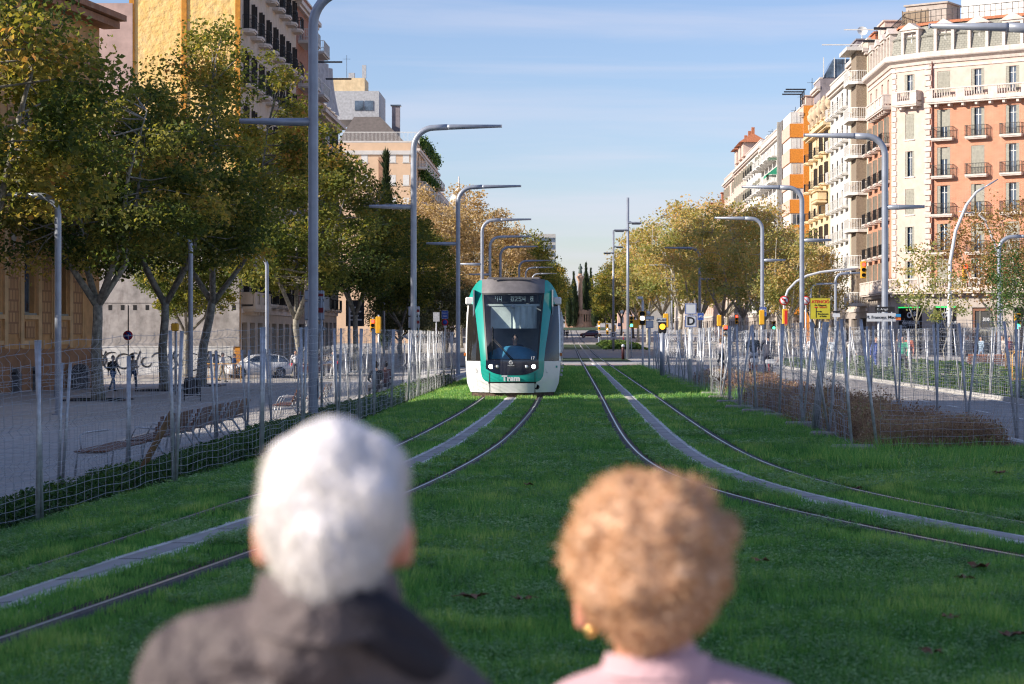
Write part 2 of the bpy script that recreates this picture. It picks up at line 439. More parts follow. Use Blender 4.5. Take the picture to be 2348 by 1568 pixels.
def kerb(x0, y0, x1, y1, w=.15, h=.11, step=4):
    d = Vector((x1-x0, y1-y0, 0)); L = d.length; d.normalize(); nn = Vector((-d.y, d.x, 0))*w/2
    k = max(1, int(L/step))
    for q in range(k):
        a = Vector((x0, y0, 0)) + d*(L*q/k); b = Vector((x0, y0, 0)) + d*(L*(q+1)/k - .01)
        za, zb = g(a.x, a.y), g(b.x, b.y)
        pts = [a-nn, b-nn, b+nn, a+nn]; zz = [za, zb, zb, za]
        vs = [(p.x, p.y, z-.1) for p, z in zip(pts, zz)] + [(p.x, p.y, z+h) for p, z in zip(pts, zz)]
        kb.add(vs, [(0,3,2,1),(4,5,6,7),(0,1,5,4),(1,2,6,5),(2,3,7,6),(3,0,4,7)])
kerb(11.48, 18, 11.65, 108); kerb(7.1, 30, 7.1, 108, h=.05)
kerb(-60, cross1+.1, 60, cross1+.1); kerb(4.2, cross0-.1, 60, cross0-.1); kerb(-60, Yof(790)-.1, 60, Yof(790)-.1, h=.13)
kerb(-60, Yof(771.2), 60, Yof(771.2), w=1.4, h=.05); kerb(-70, 115.8, -13, 115.8, w=.3, h=.12)
kerb(-4.9, 76, -4.9, 108)
o = kb.build('kerbs', M['kerb']); o['kind'] = 'structure'
rm = MB()
def mark(x0, x1, y0, y1, dz=.016):
    z = g((x0+x1)/2, (y0+y1)/2)+dz; rm.add([(x0,y0,g(x0,y0)+dz),(x1,y0,g(x1,y0)+dz),(x1,y1,g(x1,y1)+dz),(x0,y1,g(x0,y1)+dz)], [(0,1,2,3)])
y = 22.0
while y < 108: mark(9.22, 9.34, y, y+1.6); y += 3.6
mark(7.28, 7.4, 18, 108); mark(11.15, 11.27, 18, 108)
for k in range(9): mark(-3.0+k*1.35, -2.4+k*1.35, cross0+1.0, cross0+1.5, .020)
for k in range(7): mark(5.0+k*1.1, 5.55+k*1.1, Yof(790)+1.0, Yof(790)+4.5, .020)
o = rm.build('road_markings', M['white_paint']); o['kind'] = 'structure'
lawn('median_lawn', Yof(829.5), Yof(821)-.4, .03, M['soil'], lambda Y: -4.2, lambda Y: 4.3)
lawn('distant_lawn', Yof(802.5), Yof(790)-.4, .03, M['soil'], lambda Y: -5, lambda Y: 8)
lawn('farther_lawn', Yof(757.5), Yof(751), .05, M['soil'], lambda Y: -14, lambda Y: 14)

# ================================================================ tram tracks
CL = np.array([(112,-1.52),(86,-1.52),(60,-1.52),(48,-1.54),(42,-1.59),(37.7,-1.66),(33,-1.74),(30,-1.84),(27.5,-1.97),(25,-2.12),(22.5,-2.33),(20,-2.58),(18,-2.83),(15.8,-3.15),(12.7,-3.62),(10.8,-3.92),(8,-4.35),(4,-4.95)])
CR = np.array([(700,1.69),(300,1.69),(120,1.69),(54,1.69),(42,1.67),(34,1.67),(30,1.71),(28,1.75),(26.4,1.80),(24.8,1.89),(23.4,2.01),(22.1,2.19),(20.2,2.57),(18.3,3.06),(16.3,3.72),(14,4.6),(12,5.5),(10,6.5),(8,7.6)])
CF = np.array([(700,-1.52),(300,-1.52),(112,-1.52)])
def smooth_path(c, step=.5, y1=None):
    c = c[np.argsort(c[:,0])]
    ys = np.arange(c[0,0], min(c[-1,0], 125)+.01, step)
    xs = np.interp(ys, c[:,0], c[:,1])
    for _ in range(5):
        k = np.ones(7)/7; xp = np.pad(xs, 3, mode='edge'); xp[:3] = xs[0] - (xs[1]-xs[0])*np.arange(3,0,-1); xs = np.convolve(xp, k, 'valid')
    if c[-1,0] > 125:
        e = np.arange(130, c[-1,0], 10); ys = np.concatenate([ys, e]); xs = np.concatenate([xs, np.full(len(e), c[-1,1])])
    return np.stack([xs, ys], 1)
def ribbon(path, offs, zs, name, mt, kind=None, jag=0.0, parent=None):
    """cross-section (offset, height) swept along a path on the ground"""
    t = np.gradient(path, axis=0); t /= np.linalg.norm(t, axis=1)[:,None]; nrm = np.stack([t[:,1], -t[:,0]], 1)
    rng = np.random.default_rng(5); v = []
    for k in range(len(path)):
        for q, (o, z) in enumerate(zip(offs, zs)):
            oo = o
            if jag and q in (0, len(offs)-1): oo += rng.uniform(-jag, jag)
            x, y = path[k] + nrm[k]*oo; v.append((x, y, g(x, y)+z))
    m = len(offs); i, j = np.meshgrid(np.arange(m-1), np.arange(len(path)-1)); a = (j*m+i).ravel()
    me = npmesh(name, np.array(v), np.stack([a, a+1, a+m+1, a+m], 1), mt); o = link(name, me, parent)
    if kind: o['kind'] = kind
    return o
def dense(path, step):
    d = np.concatenate([[0], np.cumsum(np.linalg.norm(np.diff(path, axis=0), axis=1))])
    s = np.arange(0, d[-1], step); return np.stack([np.interp(s, d, path[:,0]), np.interp(s, d, path[:,1])], 1)
TRACKS = []
for nm, c, lbl in (('tram_track', CL, 'tram track with steel rails leading under the tram'), ('tram_track', CR, 'empty tram track curving past the woman with short brown hair'),
                   ('tram_track', CF, 'tram track continuing behind the tram towards the column')):
    p = smooth_path(c); TRACKS.append(p)
    root = thing(nm, lbl, 'tram track', (0,0,0))
    for s in (-1, 1):
        off = s*.7525
        ribbon(p, [off-.036, off-.034, off+.034, off+.036], [.0, .034, .034, .0], 'rail', M['rail'], parent=root)
        ribbon(p, [off-.012, off+.012], [.0375, .0375], 'rail_top', M['railtop'], parent=root)
        ribbon(p, [off-s*.038, off-s*.042, off-s*.105, off-s*.12], [.028, .013, .013, .03], 'rail_groove', M['rust'], parent=root)
        ribbon(p, [off+s*.04, off+s*.045, off+s*.085, off+s*.12], [.028, .030, .028, .014], 'rubber_strip', M['rubber'], parent=root)
    pd = dense(p[p[:,1] < 130], .11)
    ribbon(pd, [-.21, -.165, .165, .21], [.016, .027, .027, .016], 'concrete_strip', M['concrete'], jag=.05, parent=root)
    ribbon(p, [-.095, -.09, .09, .095], [.026, .032, .032, .026], 'power_strip', M['aps'], parent=root)
def track_clear(x, y):
    """True where grass may grow (off rails and strips)"""
    ok = np.ones(len(x), bool)
    for p in TRACKS[:2]:
        sl = np.gradient(p[:,0], p[:,1]); cx = np.interp(y, p[:,1], p[:,0]); cs = 1/np.sqrt(1+np.interp(y, p[:,1], sl)**2)
        inr = (y >= p[0,1]) & (y <= p[-1,1]); d = (x-cx)*cs
        ok &= ~(inr & ((np.abs(d) < .155) | (np.abs(np.abs(d)-.765) < .10)))
    return ok
def between_rails(x, y):
    r = np.zeros(len(x), bool)
    for p in TRACKS[:2]:
        cx = np.interp(y, p[:,1], p[:,0]); r |= (np.abs(x-cx) < 1.3) & (y >= p[0,1])
    return r
# electric contact plates sit flush in the strip: small dark slots
# ================================================================ grass
rng = np.random.default_rng(11)
def vnoise(x, y, s, seed=0):
    """cheap smooth value noise, vectorised, 0..1"""
    r = np.random.default_rng(seed); G = r.random((97, 97))
    u, v = x/s + 40.3, y/s + 20.7; i, j = np.floor(u).astype(int), np.floor(v).astype(int); fu, fv = u-i, v-j
    fu = fu*fu*(3-2*fu); fv = fv*fv*(3-2*fv); i %= 96; j %= 96
    return (G[i,j]*(1-fu)+G[i+1,j]*fu)*(1-fv) + (G[i,j+1]*(1-fu)+G[i+1,j+1]*fu)*fv
def fbm(x, y, s, seed=0): return .55*vnoise(x,y,s,seed)+.3*vnoise(x,y,s/2.3,seed+1)+.15*vnoise(x,y,s/5.1,seed+2)
M['grass'] = leafmat('grass blades', [(0, (.038,.140,.040)), (.4, (.110,.31,.082)), (.75, (.25,.46,.13)), (1, (.48,.58,.20))], .42)
def blades(x, y, h, w, tint, seed, lean=.45):
    r = np.random.default_rng(seed); n = len(x); a = r.uniform(0, 2*PI, n); z = gz(x, y) + .012
    dx, dy = np.cos(a)*w/2, np.sin(a)*w/2; la = r.uniform(0, 2*PI, n); ll = h*r.uniform(.1, lean*1.6, n)
    v = np.empty((n, 3, 3)); v[:,0] = np.stack([x-dx, y-dy, z-.02], 1); v[:,1] = np.stack([x+dx, y+dy, z-.02], 1)
    v[:,2] = np.stack([x+np.cos(la)*ll, y+np.sin(la)*ll, z+h], 1)
    return v.reshape(-1, 3), np.arange(3*n).reshape(-1, 3), tint
def scatter(Y0, Y1, dens, seed, xl=None, xr=None):
    r = np.random.default_rng(seed); W = 26
    n = int((Y1-Y0)*W*dens); x = r.uniform(-13, 13, n); y = r.uniform(Y0, Y1, n)
    L = np.interp(y, [4,14,17.8,21,25,28.9,37,47,110], [-9.5,-7.2,-6.3,-5.6,-5.0,-4.5,-4.3,-4.17,-4.15])
    Rr = np.interp(y, [4,27.5,29.5,31,45,110], [12,12,7,4.4,4.1,4.0])
    fl = -.285*y-1.2; fr = .232*y+1.2
    k = (x > L) & (x < Rr) & (x > fl) & (x < fr); x, y = x[k], y[k]; k = track_clear(x, y); return x[k], y[k]
V, T = [], []
for (a, b, dens, w0) in ((8.2,12,5200,.006),(12,17,3400,.008),(17,24,2000,.011),(24,34,1150,.015),(34,50,640,.022),(50,75,330,.034),(75,110,170,.05)):
    x, y = scatter(a, b, dens, int(a*10))
    mow = between_rails(x, y); n = fbm(x, y, 1.3, 3); n2 = fbm(x, y, .35, 9); rr = rng.random(len(x))
    n3 = fbm(x, y, .16, 61); h = (.012 + .026*n + .022*rr + .045*n3)*np.where(mow, .8, 1.1)*(1+.35*(n2 > .62)) * (1 + .2*(w0/.02))
    big = fbm(x, y, 4.0, 21); t = np.clip(.12 + .38*n + .60*(rr-.40) + .22*(big-.5) + .2*mow*(fbm(x,y,.9,14)-.2) + .18*(n2 > .64) + .55*(n3-.5) + .30*np.clip((fbm(x, y, 1.9, 88)-.60)*8, 0, 1)*rng.random(len(x)), 0, 1)
    w = w0*rng.uniform(.7, 1.5, len(x))
    v, f, tt = blades(x, y, h, w, t, int(a)); V.append(v); T.append(tt)
V = np.concatenate(V); T = np.concatenate(T)
o = link('grass', npmesh('grass', V, np.arange(len(V)).reshape(-1,3), M['grass'], T))
tag(o, 'short green tramway turf covering the ground round both tracks', 'grass', kind='stuff')

def rosettes(x, y, size, tint, seed, nl=6, hz=(.03,.09), tiltr=(.1,.9)):
    """small leafy plants: nl leaves round each point (quads)"""
    r = np.random.default_rng(seed); n = len(x)
    X = np.repeat(x, nl); Y = np.repeat(y, nl); S = np.repeat(size, nl)*r.uniform(.6,1.25,n*nl); a = r.uniform(0,2*PI,n*nl)
    rad = S*r.uniform(.2,1.5,n*nl); tl = r.uniform(*tiltr, n*nl); z = gz(X, Y)+r.uniform(*hz, n*nl)*(.5+np.repeat(r.random(n),nl))
    cx, cy = X+np.cos(a)*rad, Y+np.sin(a)*rad; ux, uy = np.cos(a), np.sin(a)
    v = np.empty((n*nl,4,3)); ct, st = np.cos(tl), np.sin(tl)
    v[:,0] = np.stack([cx-ux*S*ct, cy-uy*S*ct, z-S*st*.6], 1)
    v[:,1] = np.stack([cx-uy*S*.45, cy+ux*S*.45, z], 1)
    v[:,2] = np.stack([cx+ux*S*ct, cy+uy*S*ct, z+S*st*.6], 1)
    v[:,3] = np.stack([cx+uy*S*.45, cy-ux*S*.45, z], 1)
    t = np.clip(np.repeat(tint, nl)+r.uniform(-.1,.1,n*nl), 0, 1)
    return v.reshape(-1,3), np.arange(4*n*nl).reshape(-1,4), t
M['herb'] = leafmat('small herbs', [(0, (.08,.22,.07)), (.5, (.27,.46,.17)), (1, (.54,.66,.36))], .35)
V, T = [], []
for (a, b, dens, s0) in ((8.2,14,1500,.013),(14,22,900,.018),(22,36,420,.027),(36,60,130,.04)):
    x, y = scatter(a, b, dens, 500+int(a)); n = fbm(x, y, .9, 31); m2 = between_rails(x, y)
    k = (n > np.where(m2, .56, .30+.25*rng.random(len(n)))) ; x, y, n = x[k], y[k], n[k]
    s = s0*rng.uniform(.6,1.2,len(x)); t = np.clip(.0+1.1*(n-.38)+.5*rng.random(len(x))**2, 0, 1)
    v, f, tt = rosettes(x, y, s, t, int(a)+7, 6, hz=(.03,.075), tiltr=(.05,.6)); V.append(v); T.append(tt)
V = np.concatenate(V); T = np.concatenate(T)
o = link('weeds', npmesh('weeds', V, np.arange(len(V)).reshape(-1,4), M['herb'], T))
tag(o, 'small leafy weeds growing in patches through the turf', 'weeds', kind='stuff')
# taller grass tufts
tx, ty, th = [], [], []
def tuft(cx, cy, sx, sy, n, h):
    tx.append(rng.normal(cx, sx, n)); ty.append(rng.normal(cy, sy, n)); th.append(rng.uniform(.45,1.1,n)*h)
for px, Y, sx, n, h in ((1650,58,.5,700,.42),(1690,54,.4,500,.40),(1640,50,.45,500,.30),(1745,36,.35,400,.34),(1130,18.3,.25,380,.17),(1065,16.5,.2,240,.15),(1185,19,.25,200,.13)):
    X = (px-1301)/F*Y; tuft(X, Y, sx, sx*.9, n, h)
for k in range(46):
    Y = rng.uniform(24.5, 28.6); X = rng.uniform(3.4, 7.6); tuft(X, Y, .18, .18, 120, rng.uniform(.14,.36))
for k in range(40):
    Y = rng.uniform(60, 108); tuft(3.9+rng.normal(0,.12), Y, .15, .5, 60, rng.uniform(.15,.4))
for k in range(30):
    Y = rng.uniform(27, 62); tuft(4.0+rng.normal(0,.1), Y, .12, .4, 60, rng.uniform(.1,.28))
for k in range(26):
    Y = rng.uniform(45, 75); tuft(-4.1+rng.normal(0,.1), Y, .12, .4, 50, rng.uniform(.08,.2))
x, y, h = map(np.concatenate, (tx, ty, th))
v, f, tt = blades(x, y, h, rng.uniform(.008,.016,len(x)), np.clip(rng.normal(.6,.2,len(x)),0,1), 77, .5)
o = link('tall_grass', npmesh('tall_grass', v, f, M['grass'], tt)); tag(o, 'longer unmown grass along the foot of the wire fences', 'tall grass', kind='stuff')

# ground cover beds
def leafcloud(x, y, top, size, tint, seed, up=.5, zmin=0.02):
    """one quad leaf per point between the ground and the bed's top"""
    r = np.random.default_rng(seed); n = len(x); z = gz(x, y) + zmin + top*r.random(n)**.45
    nrm = r.normal(size=(n,3)); nrm[:,2] = np.abs(nrm[:,2])+up; nrm /= np.linalg.norm(nrm,axis=1)[:,None]
    t1 = np.cross(nrm, r.normal(size=(n,3))); t1 /= np.linalg.norm(t1,axis=1)[:,None]; t2 = np.cross(nrm, t1)
    c = np.stack([x,y,z],1); s = size[:,None] if np.ndim(size) else size
    v = np.stack([c-t1*s, c+t2*s*.5, c+t1*s, c-t2*s*.5], 1)
    return v.reshape(-1,3), np.arange(4*n).reshape(-1,4), tint
M['bed'] = leafmat('ground cover leaves', [(0, (.015,.045,.014)), (.5, (.050,.12,.030)), (1, (.17,.24,.06))], .3, .45)
def bed(name, label, xf, Y0, Y1, dens, hgt, size, seed, mt=M['bed'], tb=0.0):
    r = np.random.default_rng(seed); n = int((Y1-Y0)*dens); y = r.uniform(Y0, Y1, n); u = r.random(n); xa, xb = xf(y); x = xa+(xb-xa)*u
    nn = fbm(x, y, .8, seed); e = np.clip(np.minimum(u, 1-u)*6, .25, 1); top = hgt*(.35+1.1*nn)*e
    s = size*r.uniform(.6,1.3,n)*(1+np.clip((y-30)/60,0,1.5)); t = np.clip(r.normal(.42+tb,.2,n)+(nn-.5)*.7, 0, 1)
    v, f, t = leafcloud(x, y, top, s, t, seed+1)
    o = link(name, npmesh(name, v, f, mt, t)); return tag(o, label, name.replace('_', ' '), kind='stuff')
bed('ground_cover', 'dark evergreen ground cover between the wire fence and the plaza benches',
    lambda y: (np.interp(y,[10,17.8,21,25,30,40,47,76],[-10.2,-8.0,-7.1,-6.5,-6.2,-5.9,-5.8,-5.6]), np.interp(y,[10,14,17.8,21,25,28.9,37,47,76],[-8.5,-7.3,-6.4,-5.7,-5.1,-4.6,-4.4,-4.27,-4.27])), 13, 76, 1400, .34, .036, 41)
bed('ground_cover', 'sunlit green ground cover strip along the far kerb of the carriageway', lambda y: (np.full_like(y, 11.75), np.full_like(y, 13.4)), 38, 110, 620, .42, .05, 43, tb=.22)
bed('ground_cover', 'green planting strip between the plaza benches and the corner building', lambda y: (np.full_like(y, 17.2), np.full_like(y, 18.6)), 75, 125, 320, .4, .06, 44, tb=.2)
bed('ground_cover', 'low green shrubs on the median beyond the cross street', lambda y: (np.full_like(y, 4.0), np.full_like(y, 8.5)), Yof(803), Yof(790), 300, .55, .08, 47, tb=.3)
M['dry'] = leafmat('dry shrub twigs', [(0, (.16,.095,.07)), (.45, (.37,.22,.16)), (.75, (.52,.38,.28)), (1, (.26,.28,.12))], .3)
# dry brown lavender bed: upright twigs in clumps
r = np.random.default_rng(51); nb = 330; cy = 29.6+44*r.random(nb)**1.5; cx = r.uniform(4.6, 6.7, nb); cx = np.where(cy < 40, np.minimum(cx, 4.6+(cx-4.6)*.85), cx)
br = r.uniform(.22,.46,nb)*(.75+.6*fbm(cx,cy,1.6,78)); per = 330; N = nb*per; d = r.normal(size=(N,3)); d /= np.linalg.norm(d,axis=1)[:,None]; d[:,2] = np.abs(d[:,2]); rad = np.repeat(br,per)*r.uniform(.55,1.08,N)
px_ = np.repeat(cx,per)+d[:,0]*rad; py_ = np.repeat(cy,per)+d[:,1]*rad; pz_ = gz(px_,py_)+.03+d[:,2]*rad*1.15
sz = r.uniform(.010,.022,N)*(1+np.clip(py_-30,0,40)/30); nr = r.normal(size=(N,3)); nr /= np.linalg.norm(nr,axis=1)[:,None]; t1 = np.cross(nr,r.normal(size=(N,3))); t1 /= np.linalg.norm(t1,axis=1)[:,None]; t2 = np.cross(nr,t1); c = np.stack([px_,py_,pz_],1); q = sz[:,None]
t = np.clip(np.repeat(r.normal(.38,.20,nb),per)+r.normal(0,.14,N)+.12*(d[:,2]-.5),0,1)
o = link('dry_shrubs', npmesh('dry_shrubs', np.stack([c-t1*q*1.5,c+t2*q*.6,c+t1*q*1.5,c-t2*q*.6],1).reshape(-1,3), np.arange(4*N).reshape(-1,4), M['dry'], t)); tag(o, 'withered reddish brown shrubs behind the wire fence', 'dry shrubs', kind='stuff')
k = 60; x = np.repeat(cx,k)+r.normal(0,.14,nb*k); y = np.repeat(cy,k)+r.normal(0,.14,nb*k)
v, f, t = blades(x, y, np.repeat(br,k)*r.uniform(.8,1.5,nb*k), np.full(nb*k,.009), np.clip(r.normal(.5,.2,nb*k),0,1), 52, .5)
o = link('dry_twigs', npmesh('dry_twigs', v, f, M['dry'], t)); tag(o, 'thin dry twigs standing out of the withered shrubs', 'dry twigs', kind='stuff')
sheet('planting_soil', [4.35,5.5,7.1], lin(28.5,75,4), mat('bare planting soil', (.12,.09,.07), .95, bump=.5), .009)
sheet('bed_soil', [11.7,12.6,13.5], lin(38,110,6), mat('bed soil', (.07,.06,.04), .95), .009)
sheet('verge_soil', [-8.0,-7.3,-6.4,-5.7,-5.0,-4.4], lin(13,76,3), mat('dark bed soil', (.05,.045,.03), .95), .0085)

# fallen plane leaves on the turf
M['fallen'] = mat('fallen leaf', (.20,.085,.04), .7, 0, .3, 20)
def leaf_mesh(seed, s):
    r = random.Random(seed); m = MB(); n = 15; top = []
    for k in range(n):
        a = 2*PI*k/n; rr = s*(1.0 if k % 3 == 0 else .55)*r.uniform(.8,1.15); top.append((math.cos(a)*rr, math.sin(a)*rr, s*r.uniform(.0,.45)))
    vs = [(0,0,.004)]+top; fs = [(0,1+k,1+(k+1)%n) for k in range(n)]; m.add(vs, fs, 0, True); 
    m.tube([(0,0,.004),(-s*.8,s*.2,.02),(-s*1.4,s*.3,.012)], .0025, 4)
    return m.mesh('fallen_leaf', M['fallen'])
LEAVES = [(1083,1400,'large brown plane leaf lying between the man and the woman'),(1213,1127,'small brown leaf on the turf above and between the two heads'),(1197,1402,'tiny pale leaf right beside the large leaf between the couple'),(2245,1325,'curled brown leaf beyond the woman, halfway to the fence'),(2215,1352,'small brown leaf just below the curled pair'),
          (2178,1447,'upright rusty leaf between the curled leaf and the lowest one'),(2318,1492,'reddish leaf close to the edge of the picture'),(2140,1530,'flat brown leaf lowest of all, near the pink shoulder'),(1965,1137,'brown leaf between the power strip and the outer rail'),(2290,1100,'small leaf near the tall grass tufts'),(1745,1310,'dark leaf close behind the brown hair')]
for i, (px, py, lb) in enumerate(LEAVES):
    Y = 1.7*F/(py-771); X = (px-1301)/F*Y
    o = link('fallen_leaf', leaf_mesh(i, .07 if i % 3 else .095), None, (X, Y, g(X,Y)+.075), i*1.7); tag(o, lb, 'fallen leaf', 'fallen plane leaves on the turf')
# ================================================================ buildings
def wallgrid(mb, w, z0, z1, ops, depth=.25, mi=0, x0=0.0, rmi=None):
    """wall plane y=0 (outside is -y) with openings (xa, xb, za, zb) and their reveals"""
    xs = sorted({x0, x0+w} | {o[0] for o in ops} | {o[1] for o in ops}); zs = sorted({z0, z1} | {o[2] for o in ops} | {o[3] for o in ops})
    for i in range(len(xs)-1):
        for j in range(len(zs)-1):
            cx, cz = (xs[i]+xs[i+1])/2, (zs[j]+zs[j+1])/2
            if any(o[0] < cx < o[1] and o[2] < cz < o[3] for o in ops): continue
            mb.add([(xs[i],0,zs[j]),(xs[i+1],0,zs[j]),(xs[i+1],0,zs[j+1]),(xs[i],0,zs[j+1])], [(0,1,2,3)], mi)
    q = mi if rmi is None else rmi
    for a, b, c, d in ops:
        mb.add([(a,0,c),(a,depth,c),(a,depth,d),(a,0,d)], [(0,1,2,3)], q); mb.add([(b,0,c),(b,0,d),(b,depth,d),(b,depth,c)], [(0,1,2,3)], q)
        mb.add([(a,0,c),(b,0,c),(b,depth,c),(a,depth,c)], [(0,1,2,3)], q); mb.add([(a,0,d),(a,depth,d),(b,depth,d),(b,0,d)], [(0,1,2,3)], q)
        mb.add([(a,depth+.12,c),(b,depth+.12,c),(b,depth+.12,d),(a,depth+.12,d)], [(0,1,2,3)], q)
WM = {}
def win_meshes(w, h, frame='white', shutter=None, smat='shutter', depth=.25, sill=True, blind=0.0, glass='glass'):
    key = (round(w,2), round(h,2), frame, shutter, smat, depth, sill, blind, glass)
    if key in WM: return WM[key]
    f = MB(); d = depth-.1; t = .06
    f.box(-w/2, -w/2+t, d, d+.06, 0, h); f.box(w/2-t, w/2, d, d+.06, 0, h); f.box(-w/2+t, w/2-t, d, d+.06, h-t, h); f.box(-w/2+t, w/2-t, d, d+.06, 0, t)
    f.box(-.03, .03, d+.002, d+.055, t, h-t)
    if h > 1.9:
        f.box(-w/2+t, -.03, d+.004, d+.05, h*.74, h*.74+.05); f.box(.03, w/2-t, d+.004, d+.05, h*.74, h*.74+.05)
    if sill: f.box(-w/2-.08, w/2+.08, -.09, d-.002, -.10, -.002)
    if blind: f.box(-w/2+.01, w/2-.01, d-.03, d-.004, h*(1-blind), h-.005, 1)
    mats = [M[frame], M.get(smat) if blind else M[frame]]
    p = MB(); p.add([(-w/2+.01, d+.03, .01), (w/2-.01, d+.03, .01), (w/2-.01, d+.03, h-.01), (-w/2+.01, d+.03, h-.01)], [(0,1,2,3)])
    sh = None
    if shutter:
        s = MB(); lw = w/2-.02
        if shutter == 'open':       # folded half open, standing out of the reveal
            s.box(0, .035, -lw*.55, .1, .02, h-.02)
            for k in range(3): s.box(-.006, .041, -lw*.5, .06, .1+k*(h-.2)/3, .06+(k+1)*(h-.2)/3-.04)
        elif shutter == 'half':     # louvred leaves folded over the sides of the opening
            s.box(-w*.24, -.005, .03, .06, .02, h-.02); n = max(8, int(h/.14))
            for k in range(n): s.box(-w*.24+.03, -.03, .018, .032, .06+k*(h-.1)/n, .06+k*(h-.1)/n+(h-.1)/n*.55)
        elif shutter == 'flat':     # folded back flat on the wall
            s.box(0, lw, -.05, -.012, .02, h-.02)
            n = max(8, int(h/.12))
            for k in range(n): s.box(.05, lw-.05, -.062, -.048, .06+k*(h-.1)/n, .06+k*(h-.1)/n+(h-.1)/n*.55)
        elif shutter == 'closed':
            s.box(0, lw, .03, .06, .02, h-.02); n = max(8, int(h/.12))
            for k in range(n): s.box(.05, lw-.05, .018, .032, .06+k*(h-.1)/n, .06+k*(h-.1)/n+(h-.1)/n*.55)
        sh = s.mesh('shutter', M[smat])
    r = (f.mesh('window', mats), p.mesh('pane', M[glass]), sh, shutter); WM[key] = r; return r
def place(me, name, root, fac, x, z, y=0.0, rot=0.0, sx=1):
    ox, oy, th = fac; c, s = math.cos(th), math.sin(th)
    o = bpy.data.objects.new(name, me); C.objects.link(o); o.parent = root
    o.location = (ox + c*x - s*y, oy + s*x + c*y, z); o.rotation_euler = (0, 0, th+rot)
    if sx != 1: o.scale = (sx, 1, 1)
    return o
def window(root, fac, x, z, w, h, shut_prob=1.0, **kw):
    f, p, s, st = win_meshes(w, h, **kw)
    o = place(f, 'window', root, fac, x, z)
    q = bpy.data.objects.new('pane', p); C.objects.link(q); q.parent = o
    if s and random.random() < shut_prob:
        for k in (-1, 1):
            q = bpy.data.objects.new('shutter', s); C.objects.link(q); q.parent = o
            off = w/2 if st in ('flat','half') else (w/2-.04 if st == 'open' else 0.0)
            if st == 'closed': q.location = (0 if k > 0 else 0, 0, 0)
            else: q.location = (k*off, 0, 0)
            q.scale = (k, 1, 1)
    return o
BM = {}
def balcony_meshes(w, proj=.6, rail='iron', h=.95, slab='stone', rnd=0, panel=False):
    key = (round(w,2), proj, rail, h, slab, rnd, panel)
    if key in BM: return BM[key]
    s = MB(); r = MB()
    if rnd:
        c = .35
        poly = [(-w/2,0),(-w/2,-proj+c),(-w/2+c,-proj),(w/2-c,-proj),(w/2,-proj+c),(w/2,0)]
    else: poly = [(-w/2,0),(-w/2,-proj),(w/2,-proj),(w/2,0)]
    s.hprism(poly, -.16, 0); q = [(x*.96, y*.9) for x, y in poly]; s.hprism(q, -.26, -.162)
    for i in range(len(poly)-1):
        a, b = Vector((*poly[i],0))*.97, Vector((*poly[i+1],0))*.97; L = (b-a).length; n = max(1, int(L/.13))
        ang = math.atan2(b.y-a.y, b.x-a.x); Mx = Matrix.Translation(a) @ Matrix.Rotation(ang, 4, 'Z')
        r.box(0, L, -.02, .02, h-.04, h, M=Mx); r.box(0, L, -.012, .012, .06, .09, M=Mx)
        if panel: r.box(.02, L-.02, -.006, .006, .1, h-.06, M=Mx)
        for k in range(n+1): r.box(L*k/n-.011, L*k/n+.011, -.011, .011, 0.002, h-.04, M=Mx)
    BM[key] = (s.mesh('balcony', M[slab]), r.mesh('railing', M[rail])); return BM[key]
def balcony(root, fac, x, z, w, **kw):
    s, r = balcony_meshes(w, **kw); o = place(s, 'balcony', root, fac, x, z)
    q = bpy.data.objects.new('railing', r); C.objects.link(q); q.parent = o; return o
def balustrade(root, fac, x0, x1, z, proj=.7, panels=None, mt='stone'):
    """stone balcony with turned balusters between solid panels, on brackets"""
    s = MB(); w = x1-x0
    s.box(0, w, -proj, 0, -.22, 0); s.box(.05, w-.05, -proj*.92, 0, -.36, -.222)
    s.box(0, w, -proj, -proj+.2, .86, .98); s.box(0, w, -proj+.02, -proj+.18, .002, .14)
    s.box(0, .2, -proj+.2, 0, .86, .98); s.box(.02,.18,-proj+.2,0,.14,.86); s.box(w-.2, w, -proj+.2, 0, .86, .98); s.box(w-.18,w-.02,-proj+.2,0,.14,.86)
    for bx in np.arange(.7, w-.3, 1.25): s.box(bx, bx+.22, -proj*.75, 0, -.62, -.362)
    b = MB(); n = int(w/3.15)+1; u = w/n
    for k in range(n):
        a = u*k; s.box(a+.02 if k == 0 else a-.25, a+.6, -proj+.03, -proj+.17, .14, .86); 
        if k == n-1: s.box(a+u-.7, w-.02, -proj+.03, -proj+.17, .14, .86)
        m = 7; st = (u-1.3)/m
        for q in range(m):
            bx = a+.75+st*q
            b.lathe([(.05,.142),(.05,.19),(.028,.22),(.075,.42),(.04,.68),(.028,.74),(.05,.80),(.05,.858)], bx, -proj+.1, 6)
    o = place(s.mesh('balcony', M[mt]), 'balcony', root, fac, x0, z); q = link('balustrade', b.mesh('balustrade', M[mt]), o); return o
def quoins(root, fac, x, z0, z1, w=.55, mt='stone'):
    s = MB(); z = z0; k = 0
    while z < z1-.3:
        ww = w if k % 2 else w*.66; s.bbox(-ww/2, ww/2, -.09, -.003, z, z+.42, .02); z += .48; k += 1
    return place(s.mesh('quoins', M[mt]), 'quoins', root, fac, x, 0)
def body(root, poly, h, mt, name='wall_block', z0=-1.2):
    m = MB(); m.hprism(poly, z0, h); return m.build(name, mt, root)
def antenna(root, x, y, z, h=3.0):
    m = MB(); m.tube([(x,y,z),(x,y,z+h)], .035, 5); m.tube([(x-.6,y,z+h*.85),(x+.6,y,z+h*.85)], .02, 4)
    for k in range(6): m.tube([(x-.5+k*.2,y-.25,z+h*.85+.03),(x-.5+k*.2,y+.25,z+h*.85+.03)], .012, 3)
    return m.build('antenna', M['darkmetal'], root)

random.seed(4)
